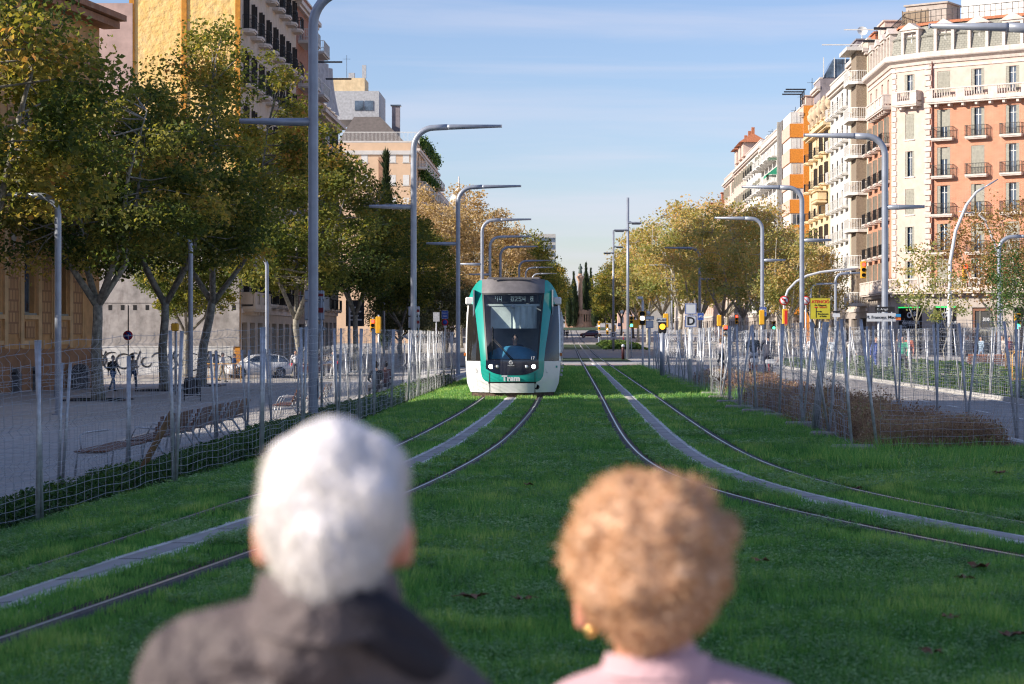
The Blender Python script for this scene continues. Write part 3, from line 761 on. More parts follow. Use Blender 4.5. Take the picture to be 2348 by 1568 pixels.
# ---------------------------------------------------------------- corner building with brick front
RA = thing('corner_building', 'red brick and cream corner building with grey slate mansard and stone balustrades', 'building', (31.7, 175, 0))
thA = math.atan2(-.563, .827); thB = math.atan2(-3.0, 2.76)+0.0; WA, WC = 24.0, 13.6
C1 = (-2.76, 3.0)
facA = (0, 0, thA)
thB = math.atan2(0-C1[1], 0-C1[0]); WB = math.hypot(*C1); facB = (C1[0], C1[1], thB)
facC = (C1[0], C1[1]+WC, -PI/2)
colsA = [1.45+3.16*k for k in range(8)]
rowsz = [8.1-2.55, 11.57-2.55, 14.96-2.55, 18.28-2.55, 21.6-2.55]   # sill heights of the french windows
rows = [6.0, 9.05, 12.4, 15.75, 19.05]
ZB1, ZB2, ZC = 5.5, 22.35, 26.1
# brick front
ops = [(x-.62, x+.62, z, z+2.5) for z in rows for x in colsA]
mb = MB(); wallgrid(mb, WA, ZB1, ZB2, ops, .28); o = place(mb.mesh('brick_wall', M['brick']), 'brick_wall', RA, facA, 0, 0)
for zi, z in enumerate(rows):
    for ci, x in enumerate(colsA):
        window(RA, facA, x, z, 1.24, 2.5, depth=.28, shutter='half' if (zi*3+ci) % 5 else 'closed', smat='shutter', sill=False, blind=(0,.42,0,0,.25,0,.6)[(zi*5+ci*3) % 7])
        if zi: balcony(RA, facA, x, z-.02, 2.0, proj=.55, rail='iron')
# cream storey with the long balustrade
ops = [(x-.6, x+.6, ZB2+.35, ZB2+2.55) for x in colsA]
mb = MB(); wallgrid(mb, WA, ZB2, ZC, ops, .26); place(mb.mesh('render_wall', M['cream']), 'render_wall', RA, facA, 0, 0)
for ci, x in enumerate(colsA): window(RA, facA, x, ZB2+.35, 1.2, 2.2, depth=.26, shutter='half' if ci % 3 else 'closed', sill=False)
balustrade(RA, facA, .12, WA, ZB2+.02, .75); balustrade(RA, facA, -.1, WA, ZB1+.3, .9)
# ground floor
ops = [(.55,2.65,.1,4.35),(4.1,6.4,.1,4.2),(7.9,10.6,.1,4.2),(12,15,.1,4.2),(16.5,19.5,.1,4.2)]
mb = MB(); wallgrid(mb, WA, -.3, ZB1, ops, .4); place(mb.mesh('shopfront_wall', M['pinkstone']), 'shopfront_wall', RA, facA, 0, 0)
def shopsign(fac, xc, w, sub):
    m = MB(); m.box(-w/2, w/2, .18, .22, .1, 4.2); o = place(m.mesh('shop_window', M['shopglass']), 'shop_window', RA, fac, xc, 0); 
    m = MB(); m.box(-w/2, w/2, .10, .16, 4.22, 4.32); q = link('neon_strip', m.mesh('neon_strip', emit('green neon', (.02,.55,.12), .9)), o)
    wm = M['signwhite']; rt = (R(90), 0, 0)
    m = MB()
    for cx, rr in ((-.15, .21),):
        pts = [(cx+rr*math.cos(a), .165, 3.58+rr*math.sin(a)) for a in np.linspace(0, 2*PI, 22)]; m.tube(pts, .07, 6)
    m.box(.03, .15, .12, .17, 3.5, 4.15)
    lo = link('logo', m.mesh('logo', wm), o)
    text('s', .78, o, (.42, .165, 3.75), rt, wm, 'logo_letter', .03)
    text('dentisalut', .50, o, (0, .165, 2.92), rt, wm, 'shop_name', .02)
    if sub: text('CLÍNICA DENTAL', .24, o, (0, .165, 2.60), rt, wm, 'shop_subtitle', .0)
shopsign(facA, 1.6, 2.1, True)
# entrance 310
m = MB(); m.box(-1.15,1.15,.16,.2,.1,4.2,0); m.box(-1.15,-.95,.08,.158,.1,4.1,1); m.box(.95,1.15,.08,.158,.1,4.1,1); m.box(-.95,.95,.08,.158,3.9,4.1,1)
for k in range(12): m.box(-.45+k*.12,-.42+k*.12,.1,.15,.1,2.2,2)
m.box(-.5,.95,.09,.155,2.2,2.3,2); m.box(.5,.56,.09,.152,.1,3.9,2); m.box(-.5,-.44,.09,.152,.1,3.9,2)
o = place(m.mesh('entrance_door', [M['black'], M['wood'], M['shutter']]), 'entrance_door', RA, facA, 5.25, 0); text('310', .42, o, (.05,.15,3.15), (R(90),0,0), M['signwhite'], 'house_number', .02)
for xc, w in ((9.25,2.7),(13.5,3),(18,3)):
    m = MB(); m.box(-w/2, w/2, .2, .24, .1, 4.1); place(m.mesh('shop_window', M['shopglass']), 'shop_window', RA, facA, xc, 0)
for x in (3.35, 7.2):
    m = MB(); m.box(-.22,.22,-.02,-.003,3.95,4.15,0); m.box(-.18,.18,-.03,-.021,3.99,4.11,1); place(m.mesh('street_plaque', [M['iron'], M['kerb']]), 'street_plaque', RA, facA, x, 0)
# chamfer
opsB = [(WB/2-.5, WB/2+.5, z+.1, z+2.35) for z in rows] + [(WB/2-.55, WB/2+.55, ZB2+.3, ZB2+2.55)]
mb = MB(); wallgrid(mb, WB, ZB1, ZC, opsB, .26); place(mb.mesh('chamfer_wall', M['cream']), 'chamfer_wall', RA, facB, 0, 0)
for zi, z in enumerate(rows): window(RA, facB, WB/2, z+.1, 1.0, 2.25, depth=.26, shutter='closed' if zi in (4, 2) else 'half', sill=True)
window(RA, facB, WB/2, ZB2+.3, 1.1, 2.25, depth=.26, shutter='half', sill=False)
mb = MB(); wallgrid(mb, WB, -.3, ZB1, [(.7, WB-.7, .1, 4.35)], .4); place(mb.mesh('chamfer_shopfront', M['pinkstone']), 'chamfer_shopfront', RA, facB, 0, 0)
shopsign(facB, WB/2, WB-1.4, False)
balustrade(RA, facB, WB/2-1.35, WB/2+1.35, ZB2+.02, .85); balustrade(RA, facB, -.3, WB+.1, ZB1+.3, .9)
quoins(RA, facA, -.05, ZB1+1.4, ZC-.6, .7); quoins(RA, facB, .35, ZB1+1.4, ZC-.6, .55)
m = MB(); m.tube([(0,-.12,ZB1+.2),(0,-.12,ZC-.2)], .07, 6); place(m.mesh('drainpipe', mat('dark red pipe', (.12,.045,.04), .6)), 'drainpipe', RA, facA, .42, 0)
# street side
colsC = [1.6+3.4*k for k in range(4)]
ops = [(x-.55, x+.55, z, z+2.45) for z in rows for x in colsC]
mb = MB(); wallgrid(mb, WC, ZB1, ZB2, ops, .26); place(mb.mesh('side_wall', M['brick']), 'side_wall', RA, facC, 0, 0)
mb = MB(); wallgrid(mb, WC, ZB2, ZC, [(x-.5, x+.5, ZB2+.4, ZB2+2.5) for x in colsC], .26); place(mb.mesh('side_render_wall', M['cream']), 'side_render_wall', RA, facC, 0, 0)
mb = MB(); wallgrid(mb, WC, -.3, ZB1, [(x-.9, x+.9, .1, 3.7) for x in colsC], .35); place(mb.mesh('side_shopfront', M['pinkstone']), 'side_shopfront', RA, facC, 0, 0)
for zi, z in enumerate(rows):
    for x in colsC:
        window(RA, facC, x, z, 1.1, 2.45, depth=.26, shutter='open', smat='shutter', sill=False)
        if zi: balcony(RA, facC, x, z-.02, 1.9, proj=.75, rail='iron')
for x in colsC: window(RA, facC, x, ZB2+.4, 1.0, 2.1, depth=.26, shutter=None, sill=False)
balustrade(RA, facC, 3.4, WC-.1, ZB2+.02, .8); balustrade(RA, facC, .2, WC, ZB1+.3, .9)
# cornice, mansard, dormers, terrace
def ring(off):   # plan outline pushed outward (positive) along the three fronts
    nA = Vector((math.sin(thA), -math.cos(thA))); nB = Vector((math.sin(thB), -math.cos(thB))); nC = Vector((-1, 0))
    a = Vector((WA*math.cos(thA), WA*math.sin(thA))); b = Vector((0, 0)); c = Vector(C1); d = Vector((C1[0], C1[1]+WC))
    def corner(p, n1, n2):
        k = (n1+n2); return p + k*(off/(1+n1.dot(n2)))
    return [tuple(a+nA*off), tuple(corner(b, nA, nB)), tuple(corner(c, nB, nC)), tuple(d+nC*off)]
def loft(levels, mt, name, root=RA):
    m = MB(); vs = []; 
    for off, z in levels: vs += [(x, y, z) for x, y in ring(off)]
    fs = []
    for k in range(len(levels)-1):
        for i in range(3): fs.append((k*4+i+1, k*4+i, k*4+4+i, k*4+5+i))
    m.add(vs, fs); return m.build(name, mt, root)
loft([(0,25.2),(.08,25.2),(.08,25.4),(.0,25.42)], M['stone'], 'moulding')
loft([(-.1,ZC-.45),(.12,ZC-.45),(.2,ZC-.2),(.55,ZC),(.62,ZC+.1),(.62,ZC+.45),(.5,ZC+.55),(-.5,ZC+.58)], M['stone'], 'cornice')
loft([(-.12,ZC+.5),(-.35,ZC+2.0),(-.95,ZC+3.2),(-1.0,ZC+3.2)], M['slate'], 'mansard_roof')
loft([(-.27,ZC+2.0),(-.22,ZC+2.1),(-.38,ZC+2.2)], M['slate'], 'roof_band')
loft([(-.7,ZC+3.12),(-.7,ZC+3.3),(-.9,ZC+3.4),(-6,ZC+3.38)], M['terracotta'], 'roof_edge')
def dormer(fac, x):
    m = MB(); m.box(-.95,.95,-.02,1.3,.5,.72); m.box(-.95,-.68,-.0,1.3,.72,2.7); m.box(.68,.95,-.0,1.3,.72,2.7); m.box(-.95,.95,.0,1.3,2.7,2.9)
    m.prism([(-1.15,2.9),(1.15,2.9),(0,3.55)], -.12, 1.3); m.box(-.68,.68,.4,1.3,.72,2.7)
    o = place(m.mesh('dormer', M['stone']), 'dormer', RA, fac, x, ZC-.15)
    f, p, s, st = win_meshes(1.3, 1.95, shutter='closed' if random.random() < .35 else 'open', sill=False)
    q = bpy.data.objects.new('dormer_window', f); C.objects.link(q); q.parent = o; q.location = (0, .14, .73)
for x in colsA: dormer(facA, x)
dormer(facB, WB/2)
for x in colsC: dormer(facC, x)
m = MB(); 
pl = ring(-.4); m.hprism(pl + [(pl[3][0]+14, pl[3][1]), (pl[0][0]+5, pl[0][1]+16)], 4.5, ZC+.4); m.build('core', M['pinkstone'], RA)
m = MB(); pl = ring(-1.0); m.hprism(pl + [(pl[3][0]+12, pl[3][1]), (pl[0][0]+5, pl[0][1]+14)], ZC+.42, ZC+3.3); m.build('roof_deck', M['terracotta'], RA)
m = MB()
for x0_, x1_, yy_, z_ in ((-3.1,-1.2,11,30.4),(-3.5,-2.1,15,29.8)): m.box(x0_,x1_,yy_-.09,yy_+.09,z_,z_+.17); m.box(x0_+.1,x1_,yy_+.5,yy_+.62,z_+.02,z_+.14)
m.build('hoist_beams', M['darkmetal'], RA)
m = MB()
for x0_, x1_, yy_, z_ in ((-5.6,-1.3,13,30.6),(-6.8,-2.1,20,30.2)): m.box(x0_,x1_,yy_-.05,yy_+.05,z_,z_+.10); m.box(x1_-.9,x1_-.8,yy_-.05,yy_+.05,z_-1.6,z_)
m.build('awning_rails', M['white'], RA)
# roof terrace clutter: railing, sheds, awning frames
m = MB()
for (ax, ay), (bx, by) in zip(ring(-1.3)[:-1], ring(-1.3)[1:]):
    L = math.hypot(bx-ax, by-ay); n = int(L/.5)
    for k in range(n+1):
        x, y = ax+(bx-ax)*k/n, ay+(by-ay)*k/n; m.box(x-.02,x+.02,y-.02,y+.02,ZC+3.3,ZC+4.5)
    ang = math.atan2(by-ay, bx-ax); Mx = Matrix.Translation((ax,ay,0)) @ Matrix.Rotation(ang,4,'Z')
    m.box(0,L,-.02,.02,ZC+4.46,ZC+4.52,M=Mx); m.box(0,L,-.012,.012,ZC+3.9,ZC+3.94,M=Mx)
m.build('terrace_railing', M['iron'], RA)
def roofbox(root, x, y, z, w, d, h, mt, name='roof_shed', rot=0):
    m = MB(); m.box(-w/2,w/2,-d/2,d/2,0,h); m.box(-w/2-.15,w/2+.15,-d/2-.15,d/2+.15,h,h+.15); m.box(-w*.2,w*.12,-d/2-.03,-d/2,.2,h*.8)
    o = m.build(name, mt, root, (x,y,z), rot); return o
roofbox(RA, 1.6, 6.5, ZC+3.3, 4.0, 3, 2.3, M['pinkstone'], rot=thA); roofbox(RA, 7, 1.0, ZC+3.3, 7, 3, 3.4, M['white'], rot=thA); roofbox(RA, 14, -4, ZC+3.3, 6, 3, 3.0, M['white'], rot=thA)
m = MB(); m.box(-1.3,1.3,-.02,.02,.3,1.6)
for k in range(5): m.box(-1.3+k*.62,-1.26+k*.62,-.05,.05,0,1.7)
m.build('terrace_screen', mat('reed screen', (.26,.20,.14), .9), RA, (-.4,4.2,ZC+3.3), thA)

# ---------------------------------------------------------------- generic street fronts
def street_building(name, label, side, Y0, Y1, X, h, wall, floors, ncol, z0=4.2, ww=1.1, wh=2.1, frame='white', shutter=None, smat='shutter',
                    bal=None, balw=None, cornice=.5, zb=None, back=13.0, endmat=None, parapet=.9, blind=0.0, ground=True, stone=None, roofstuff=0, endwin=None, group=None, balrows=None, cor_mat=None):
    zb = g(X, (Y0+Y1)/2) if zb is None else zb
    root = thing(name, label, 'building', (X, Y0, zb), 0, group); L = Y1-Y0
    fac = (0, 0, PI/2) if side == 'L' else (0, L, -PI/2)
    sg = -1 if side == 'L' else 1
    H = h-zb; fh = (H-parapet-z0)/floors; u = L/ncol; cols = [u*(k+.5) for k in range(ncol)]
    ops = [(x-ww/2, x+ww/2, z0+fh*f+(fh-wh)*.35, z0+fh*f+(fh-wh)*.35+wh) for f in range(floors) for x in cols]
    mb = MB(); wallgrid(mb, L, z0, H, ops, .25); place(mb.mesh('front_wall', wall), 'front_wall', root, fac, 0, 0)
    gops = [(x-u*.32, x+u*.32, .1, z0-.9) for x in cols] if ground else []
    mb = MB(); wallgrid(mb, L, -1.5, z0-.002, gops, .4); 
    for a, b, c, d in gops: mb.box(a+.1, b-.1, .3, .34, c, d-.1, 1)
    place(mb.mesh('ground_floor', [stone or M['pinkstone'], M['shopglass']]), 'ground_floor', root, fac, 0, 0)
    for f in range(floors):
        for ci, x in enumerate(cols):
            z = z0+fh*f+(fh-wh)*.35
            window(root, fac, x, z, ww, wh, shut_prob=.9, frame=frame, shutter=shutter, smat=smat, sill=bal is None, blind=blind*random.choice([.3,.6,1,.0]) if blind else 0)
            if bal and (balrows is None or f in balrows): balcony(root, fac, x, z-.02, balw or ww+.9, **bal)
    m = MB(); m.box(-.05, L+.05, -.12, -.002, z0-.25, z0+.05); place(m.mesh('string_course', cor_mat or M['stone']), 'string_course', root, fac, 0, 0); m = MB()
    if cornice: m.box(-.1, L+.1, -cornice, -.002, H-parapet-.3, H-parapet+.05); m.box(-.06, L+.06, -cornice*.6, -.003, H-parapet-.55, H-parapet-.302)
    m.box(-.04, L+.04, -.08, .3, H+.002, H+.16)
    place(m.mesh('cornice', cor_mat or M['stone']), 'cornice', root, fac, 0, 0)
    # body: end walls, back and roof
    m = MB(); x0, x1 = (sg*.4, sg*back); xa, xb = min(x0,x1), max(x0,x1)
    m.box(xa, xb, .003, L-.003, -1.5, H-.35)
    xw = (min(0, sg*back), max(0, sg*back)); m.box(xw[0]+(.001 if sg<0 else 0), xw[1], -.02, .002, -1.5, H-.001)
    m.build('party_wall', endmat or wall, root)
    for k in range(roofstuff):
        w = random.uniform(2, 4.5); roofbox(root, sg*random.uniform(2.0, 6), L*(k+.5)/roofstuff, H-.36, random.uniform(2.5,4), w, random.uniform(1.6,3.0), random.choice([M['white'], M['cream'], M['terracotta'], M['kerb']]))
        antenna(root, sg*random.uniform(1,5), L*random.random(), H-.3, random.uniform(2,4))
    if endwin:
        n, rowz, xs_ = endwin
        for zz in rowz:
            for xx in xs_: window(root, (min(0, sg*back), -.02, 0), xx, zz, n[0], n[1], frame=frame, depth=.02+.08, blind=.97, smat='white')
    return root, fac, H, L, cols, fh
M['beige'] = mat('beige render', (.55,.47,.38), .85, 0, .07, 1.2, stain=((.40,.33,.26), 1.0, .3))
M['pebble'] = mat('brown pebbledash', (.24,.19,.14), .95, 0, .2, 12, bump=.5, bscale=60)
M['whitewall'] = mat('white render', (.58,.56,.53), .8, 0, .05, 1.2, stain=((.45,.42,.38), .9, .3))
M['ochre'] = mat('yellow ornate render', (.66,.51,.31), .85, 0, .08, 1.6, stain=((.42,.28,.14), 1.2, .35))
M['orange'] = mat('orange cladding', (.66,.24,.028), .6, 0, .12, 7)
M['pinkpanel'] = mat('pink panel', (.60,.40,.32), .8, 0, .06, 2)
M['greyrender'] = mat('purple grey render', (.25,.22,.235), .9, 0, .15, 1.1, stain=((.16,.14,.15), .8, .5))
M['darkpanel'] = mat('dark grey stone panels', (.14,.13,.125), .8, 0, .25, 2.5)
M['greyconc'] = mat('grey concrete', (.36,.34,.31), .85, 0, .1, 2)
M['green_awn'] = mat('green awning cloth', (.02,.26,.15), .8, 0, .06, 3)

# hexagonal-balcony building
r_, f_, H_, L_, c_, fh_ = street_building('apartment_building', 'beige apartment block with a stack of white railed bay balconies beside the brick corner', 'R', 191.6, 204, 28.9, 30.3, M['beige'], 7, 2, ww=1.3, wh=1.7, roofstuff=2, ground=True)
for k in range(7):
    z = 4.2+fh_*k+.55
    m = MB(); poly = [(-2.2,0),(-2.4,-1.1),(-1.3,-1.75),(1.9,-1.75),(2.4,-.9),(2.4,0)]
    m.hprism(poly, -.28, 0); o = place(m.mesh('bay_balcony', M['whitewall']), 'bay_balcony', r_, f_, 9.4, z)
    q = MB(); pp = [Vector((x*.98, y*.98, 0)) for x, y in poly]
    for a, b in zip(pp[:-1], pp[1:]):
        L = (b-a).length; n = max(2, int(L/.16)); Mx = Matrix.Translation(a) @ Matrix.Rotation(math.atan2(b.y-a.y,b.x-a.x),4,'Z')
        q.box(0,L,-.025,.025,.98,1.04,M=Mx); q.box(0,L,-.02,.02,.08,.12,M=Mx)
        for s in range(n+1): q.box(L*s/n-.018,L*s/n+.018,-.018,.018,.001,.98,M=Mx)
    link('railing', q.mesh('railing', M['white']), o)
    m = MB(); m.box(-1.2,2.3,-1.0,-.003,.01,fh_-.3); place(m.mesh('bay', M['pebble']), 'bay', r_, f_, 9.3, z)
m = MB(); m.box(-2.6,2.6,-2.0,0,0,.35); place(m.mesh('canopy', M['whitewall']), 'canopy', r_, f_, 9.4, H_-1.0)
# white building
r_, f_, H_, L_, c_, fh_ = street_building('apartment_building', 'narrow white apartment block between the bay balconies and the yellow ornate house', 'R', 204, 219, 28.9, 29.2, M['whitewall'], 7, 4, ww=1.1, wh=1.9, frame='white', shutter='closed', smat='darkshutter', bal=dict(proj=.7, rail='white', slab='whitewall'), roofstuff=2)
roofbox(r_, 3.5, 9, H_-.35, 3.5, 4.5, 4.2, M['greyrender'], 'stair_tower'); 
m = MB(); m.lathe([(.05,0),(.05,1.0)], 0, 0, 6); m.add([(.55*math.cos(a), -.2+.2*math.sin(a), 1.35+.5*math.sin(a)) for a in np.linspace(0,2*PI,16)[:-1]] + [(0,.08,1.25)], [(k,(k+1)%15,15) for k in range(15)]); m.build('satellite_dish', M['white'], r_, (2.6, 9, H_+3.8))
# yellow ornate house with urns
r_, f_, H_, L_, c_, fh_ = street_building('ornate_house', 'yellow ornate house with curved stone balconies and urns along its parapet', 'R', 219, 238, 28.9, 26.2, M['ochre'], 6, 4, ww=1.2, wh=2.4, frame='white', shutter='open', smat='darkshutter', bal=dict(proj=.9, rail='iron', slab='ochre', rnd=1), cornice=.8, stone=M['ochre'], cor_mat=M['ochre'])
m = MB()
for x in (1.5, 5, 9, 13, 17.5):
    m.box(x-.5,x+.5,-.3,.5,0,.6); m.lathe([(.28,.6),(.2,.75),(.5,1.1),(.58,1.6),(.35,1.9),(.45,2.1),(.3,2.4),(.08,2.7)], x, .1, 10)
place(m.mesh('parapet_urns', mat('sandstone urns', (.50,.38,.26), .9, bump=.3)), 'parapet_urns', r_, f_, 0, H_)
for z in (9.5, 16.5):
    m = MB(); m.bbox(-1.8,1.8,-1.3,0,0,1.0,.15); m.bbox(-1.9,1.9,-1.4,0,-.3,-.002,.1); m.box(-1.9,1.9,-1.42,0,1.02,1.14)
    m.prism([(-.9,-.32),(.9,-.32),(.3,-1.3),(-.3,-1.3)], -1.0, 0)
    place(m.mesh('stone_balcony', M['ochre']), 'stone_balcony', r_, f_, 15, z)
# grey party wall house behind the orange block
r_, f_, H_, L_, c_, fh_ = street_building('apartment_building', 'tall house showing its bare purple grey side wall above the ornate house', 'R', 238, 244, 30.2, 32.5, M['greyrender'], 7, 2, ww=1.0, wh=1.6, roofstuff=0)
m = MB(); m.prism([(0.2,0),(5.6,0),(5.0,2.2),(1.4,2.2)], 0, 4); m.build('glass_attic', M['glass'], r_, (.2, .5, H_+.2))
m = MB()
for k in range(5): m.box(.2+k*1.3,.3+k*1.3,-.1,0,0,2.4)
m.build('attic_frame', M['white'], r_, (.2,.5,H_+.2))
# orange block: projecting clad bays
r_, f_, H_, L_, c_, fh_ = street_building('apartment_building', 'modern block clad in orange panels with white blinds on projecting bays', 'R', 244, 256, 28.9, 30.0, M['pinkpanel'], 8, 3, ww=1.5, wh=1.3, blind=1, smat='white', endmat=M['orange'], roofstuff=1)
for k in range(8):
    z = 4.0+k*(H_-4.8)/8; hh = (H_-4.8)/8
    m = MB(); m.box(-4.4,4.4,-1.65,-.005,0,hh*.54,0); m.box(-4.3,4.3,-1.55,-.006,hh*.54+.002,hh-.002,1); m.box(4.301,4.33,-1.3,-.4,hh*.58,hh*.95,2); m.box(4.331,4.36,-.88,-.82,hh*.58,hh*.95,1)
    m.box(-4.42,4.42,-1.70,-1.652,0.02,hh*.52,3)
    place(m.mesh('clad_bay', [M['orange'], M['whitewall'], random.choice([M['glass'], M['white'], M['beige']]), M['pinkpanel']]), 'clad_bay', r_, f_, 7.5, z)
m = MB()
for k in range(3): m.box(-2.0+k*.3,.5+k*.3,k*.8-.08,k*.8+.08,1.2+k*.4,1.36+k*.4); m.box(.2+k*.3,.34+k*.3,k*.8-.07,k*.8+.07,-.3,1.3+k*.4)
m.build('crane_arms', M['darkmetal'], r_, (-.5, 1.0, H_+.2))
# dark pier block
r_, f_, H_, L_, c_, fh_ = street_building('apartment_building', 'slim block with dark stone panels and pale concrete piers', 'R', 256, 270, 28.9, 30.2, M['greyconc'], 8, 3, ww=1.6, wh=1.4, frame='white', endmat=M['darkpanel'], roofstuff=1)
m = MB(); m.box(-2.3,-1.7,-1.5,-.004,0,H_-.5,1); m.box(-1.69,2.3,-1.3,-.005,0,H_-.7,0)
for k in range(8): m.box(2.301,2.33,-.95,-.35,5.2+k*(H_-6)/8,6.5+k*(H_-6)/8,2)
place(m.mesh('pier', [M['darkpanel'], M['greyconc'], M['white']]), 'pier', r_, f_, 11.5, 0)
# green awning block
r_, f_, H_, L_, c_, fh_ = street_building('apartment_building', 'white railed terrace block with a green awning lowered over one balcony', 'R', 270, 297, 28.9, 30.2, M['whitewall'], 7, 5, ww=2.0, wh=2.1, bal=dict(proj=1.5, rail='white', slab='whitewall', rnd=1), balw=4.6, roofstuff=2)
for cx, zz in ((24.3, 4.2+fh_*5.05), (24.3, 4.2+fh_*1.0), (19, 4.2+fh_*.5)):
    m = MB(); m.add([(-1.9,-.1,2.6),(1.9,-.1,2.6),(1.9,-1.9,1.2),(-1.9,-1.9,1.2),(-1.9,-1.9,.85),(1.9,-1.9,.85),(-1.9,-.1,1.2),(1.9,-.1,1.2)], [(0,3,2,1),(3,4,5,2),(0,6,3),(1,2,7)]); place(m.mesh('awning', M['green_awn']), 'awning', r_, f_, cx, zz)
r_, f_, H_, L_, c_, fh_ = street_building('apartment_building', 'white block with a red vertical band down its end wall', 'R', 297, 322, 28.9, 31.0, M['whitewall'], 7, 6, ww=1.1, wh=1.9, shutter='open', smat='shutter', bal=dict(proj=.7, rail='iron', slab='whitewall'), roofstuff=2)
m = MB(); m.box(.3,1.5,-.06,-.022,0,H_-.2); m.build('red_band', mat('red band', (.33,.06,.04), .8), r_)
r_, f_, H_, L_, c_, fh_ = street_building('apartment_building', 'cream block with little tiled tower roofs above the tree tops', 'R', 322, 344, 28.9, 31.0, M['cream'], 7, 5, ww=1.1, wh=1.9, shutter='open', roofstuff=0)
m = MB()
for yy in (3, 9, 16):
    m.box(-.4,3.0,yy-1.8,yy+1.8,0,2.2,0); 
    m.add([(-1.1,yy-2.5,2.2),(3.7,yy-2.5,2.2),(3.7,yy+2.5,2.2),(-1.1,yy+2.5,2.2),(1.3,yy,3.9)], [(0,1,4),(1,2,4),(2,3,4),(3,0,4),(3,2,1,0)], 1); m.box(1.1,1.6,yy-.3,yy+.3,3.2,4.8,1)
m.build('tiled_tower', [M['cream'], M['terracotta']], r_, (0,0,H_))
r_, f_, H_, L_, c_, fh_ = street_building('apartment_building', 'pale yellow block at the end of the sunlit row', 'R', 344, 367, 28.9, 30.5, M['cream'], 7, 5, ww=1.1, wh=1.9, shutter='open', roofstuff=1)
r_, f_, H_, L_, c_, fh_ = street_building('town_house', 'distant house with a red brick chimney and hipped tile roof', 'R', 392, 425, 28.9, 27.5, M['pinkpanel'], 6, 6, roofstuff=2)
m = MB(); m.add([(0,0,0),(12,0,0),(12,20,0),(0,20,0),(4,6,4),(8,14,4)], [(0,1,4),(1,2,5,4),(2,3,5),(3,0,4,5)]); m.build('tile_roof', M['greyrender'], r_, (0,0,H_))
m = MB(); m.box(0,1.6,0,1.6,0,3.4); m.box(-.2,1.8,-.2,1.8,3.4,3.6); m.build('chimney', M['terracotta'], r_, (1.5,.6,H_-1.0))
r_, f_, H_, L_, c_, fh_ = street_building('town_house', 'farthest roofs and parapets showing over the plane trees', 'R', 470, 540, 28.9, 29.5, M['pinkstone'], 6, 8, roofstuff=4)

# ---------------------------------------------------------------- left side of the avenue
# ornate school building: dark ochre, panels and pilasters
M['school'] = mat('ochre stucco', (.62,.33,.13), .85, 0, .1, 1.5, stain=((.25,.13,.06), 1.4, .5))
M['schooltrim'] = mat('pale ochre trim', (.72,.45,.22), .85, 0, .08, 2)
M['schoolbase'] = mat('brown plinth', (.36,.18,.09), .85, 0, .12, 1.2, stain=((.12,.06,.04), 1.0, .5))
M['sgraffito'] = brickmat('scroll panels', (.52,.27,.12), (.64,.36,.16), (.38,.19,.09), 1.0, w=.34, h=.52, mortar=.05, rot=(R(90),0,0))
sd = Vector((-.1716, -1)).normalized(); LS = 28.0
SB = thing('school_building', 'old ochre building with pilasters, scroll panels and tall narrow windows', 'building', (-24.0, 102, -.9))
# facade local x runs from the near end to the far corner
thS = math.atan2(1, .1716); facS = (sd.x*LS, sd.y*LS, thS); bay = 3.6; nb = int(LS/bay)
W1 = [LS-1.2-bay*(k+.5)-1.6 for k in range(7)]
ops = [(x-.55, x+.55, 3.7, 7.4) for x in W1] + [(x-.55, x+.55, 10.9, 14.6) for x in W1]
mb = MB(); wallgrid(mb, LS, 2.0, 19.0, ops, .35); place(mb.mesh('front_wall', M['school']), 'front_wall', SB, facS, 0, 0)
mb = MB(); mb.box(0, LS, -.18, .02, -.6, 2.0); 
place(mb.mesh('plinth', M['schoolbase']), 'plinth', SB, facS, 0, 0)
for x in W1[:6]:
    for z in (3.7, 10.9): window(SB, facS, x, z, 1.1, 3.7, depth=.35, frame='shutter', sill=True)
mb = MB(); pn = MB(); md = MB()
for k, x in enumerate(W1):
    for s in (-1, 1): mb.box(x+s*.95-.17, x+s*.95+.17, -.12, -.003, 2.05, 9.0)
    mb.box(x-.78,x+.78,-.09,-.003,2.2,2.4); mb.box(x-.78,x+.78,-.14,-.003,3.4,3.6); mb.box(x-.78,x+.78,-.07,-.003,7.55,7.8)
    pass
    mb.box(x+1.14,x+1.2,-.09,-.003,2.5,8.6); mb.box(x+2.351,x+2.41,-.09,-.003,2.5,8.6)
place(mb.mesh('pilasters', M['schooltrim']), 'pilasters', SB, facS, 0, 0); 
q1 = MB(); q1.box(0,1.15,-.045,-.003,0,4.3); q1 = q1.mesh('scroll_panel', M['sgraffito']); q2 = MB(); q2.box(-.5,.5,-.05,-.003,0,.8); q2 = q2.mesh('scroll_panel', M['sgraffito'])
for x in W1[:7]:
    place(q1, 'scroll_panel', SB, facS, x+1.2, 2.7); place(q2, 'scroll_panel', SB, facS, x, 2.5); place(q1, 'scroll_panel', SB, facS, x+1.2, 10.6)
cx = 0.0
md.lathe([(0.01,0),(.34,.0),(.40,.06),(.30,.12),(.22,.06),(0.01,.08)], 0, 0, 14, M=Matrix.Translation((cx,-.05,8.2)) @ Matrix.Rotation(R(90),4,'X')); md.prism([(cx-.12,7.9),(cx+.12,7.9),(cx+.26,7.2),(cx,6.7),(cx-.26,7.2)], -.1, -.05); md.box(cx-.08,cx+.08,-.09,-.05,8.5,9.3)
mdm = md.mesh('medallion', mat('grey medallion', (.42,.36,.28), .8, bump=.4))
for x in W1: place(mdm, 'medallion', SB, facS, x+1.775, 0)
mb = MB()
for z, pr, hh in ((9.0,.18,.3),(9.8,.35,.2),(10.05,.6,.25),(16.2,.25,.3),(18.4,.9,.35),(18.8,1.2,.3)): mb.box(0, LS+pr*.6, -pr, -.004, z, z+hh-.003)
for k in range(int(LS/.5)): mb.box(k*.5,k*.5+.25,-.5,-.25,10.31,10.55)
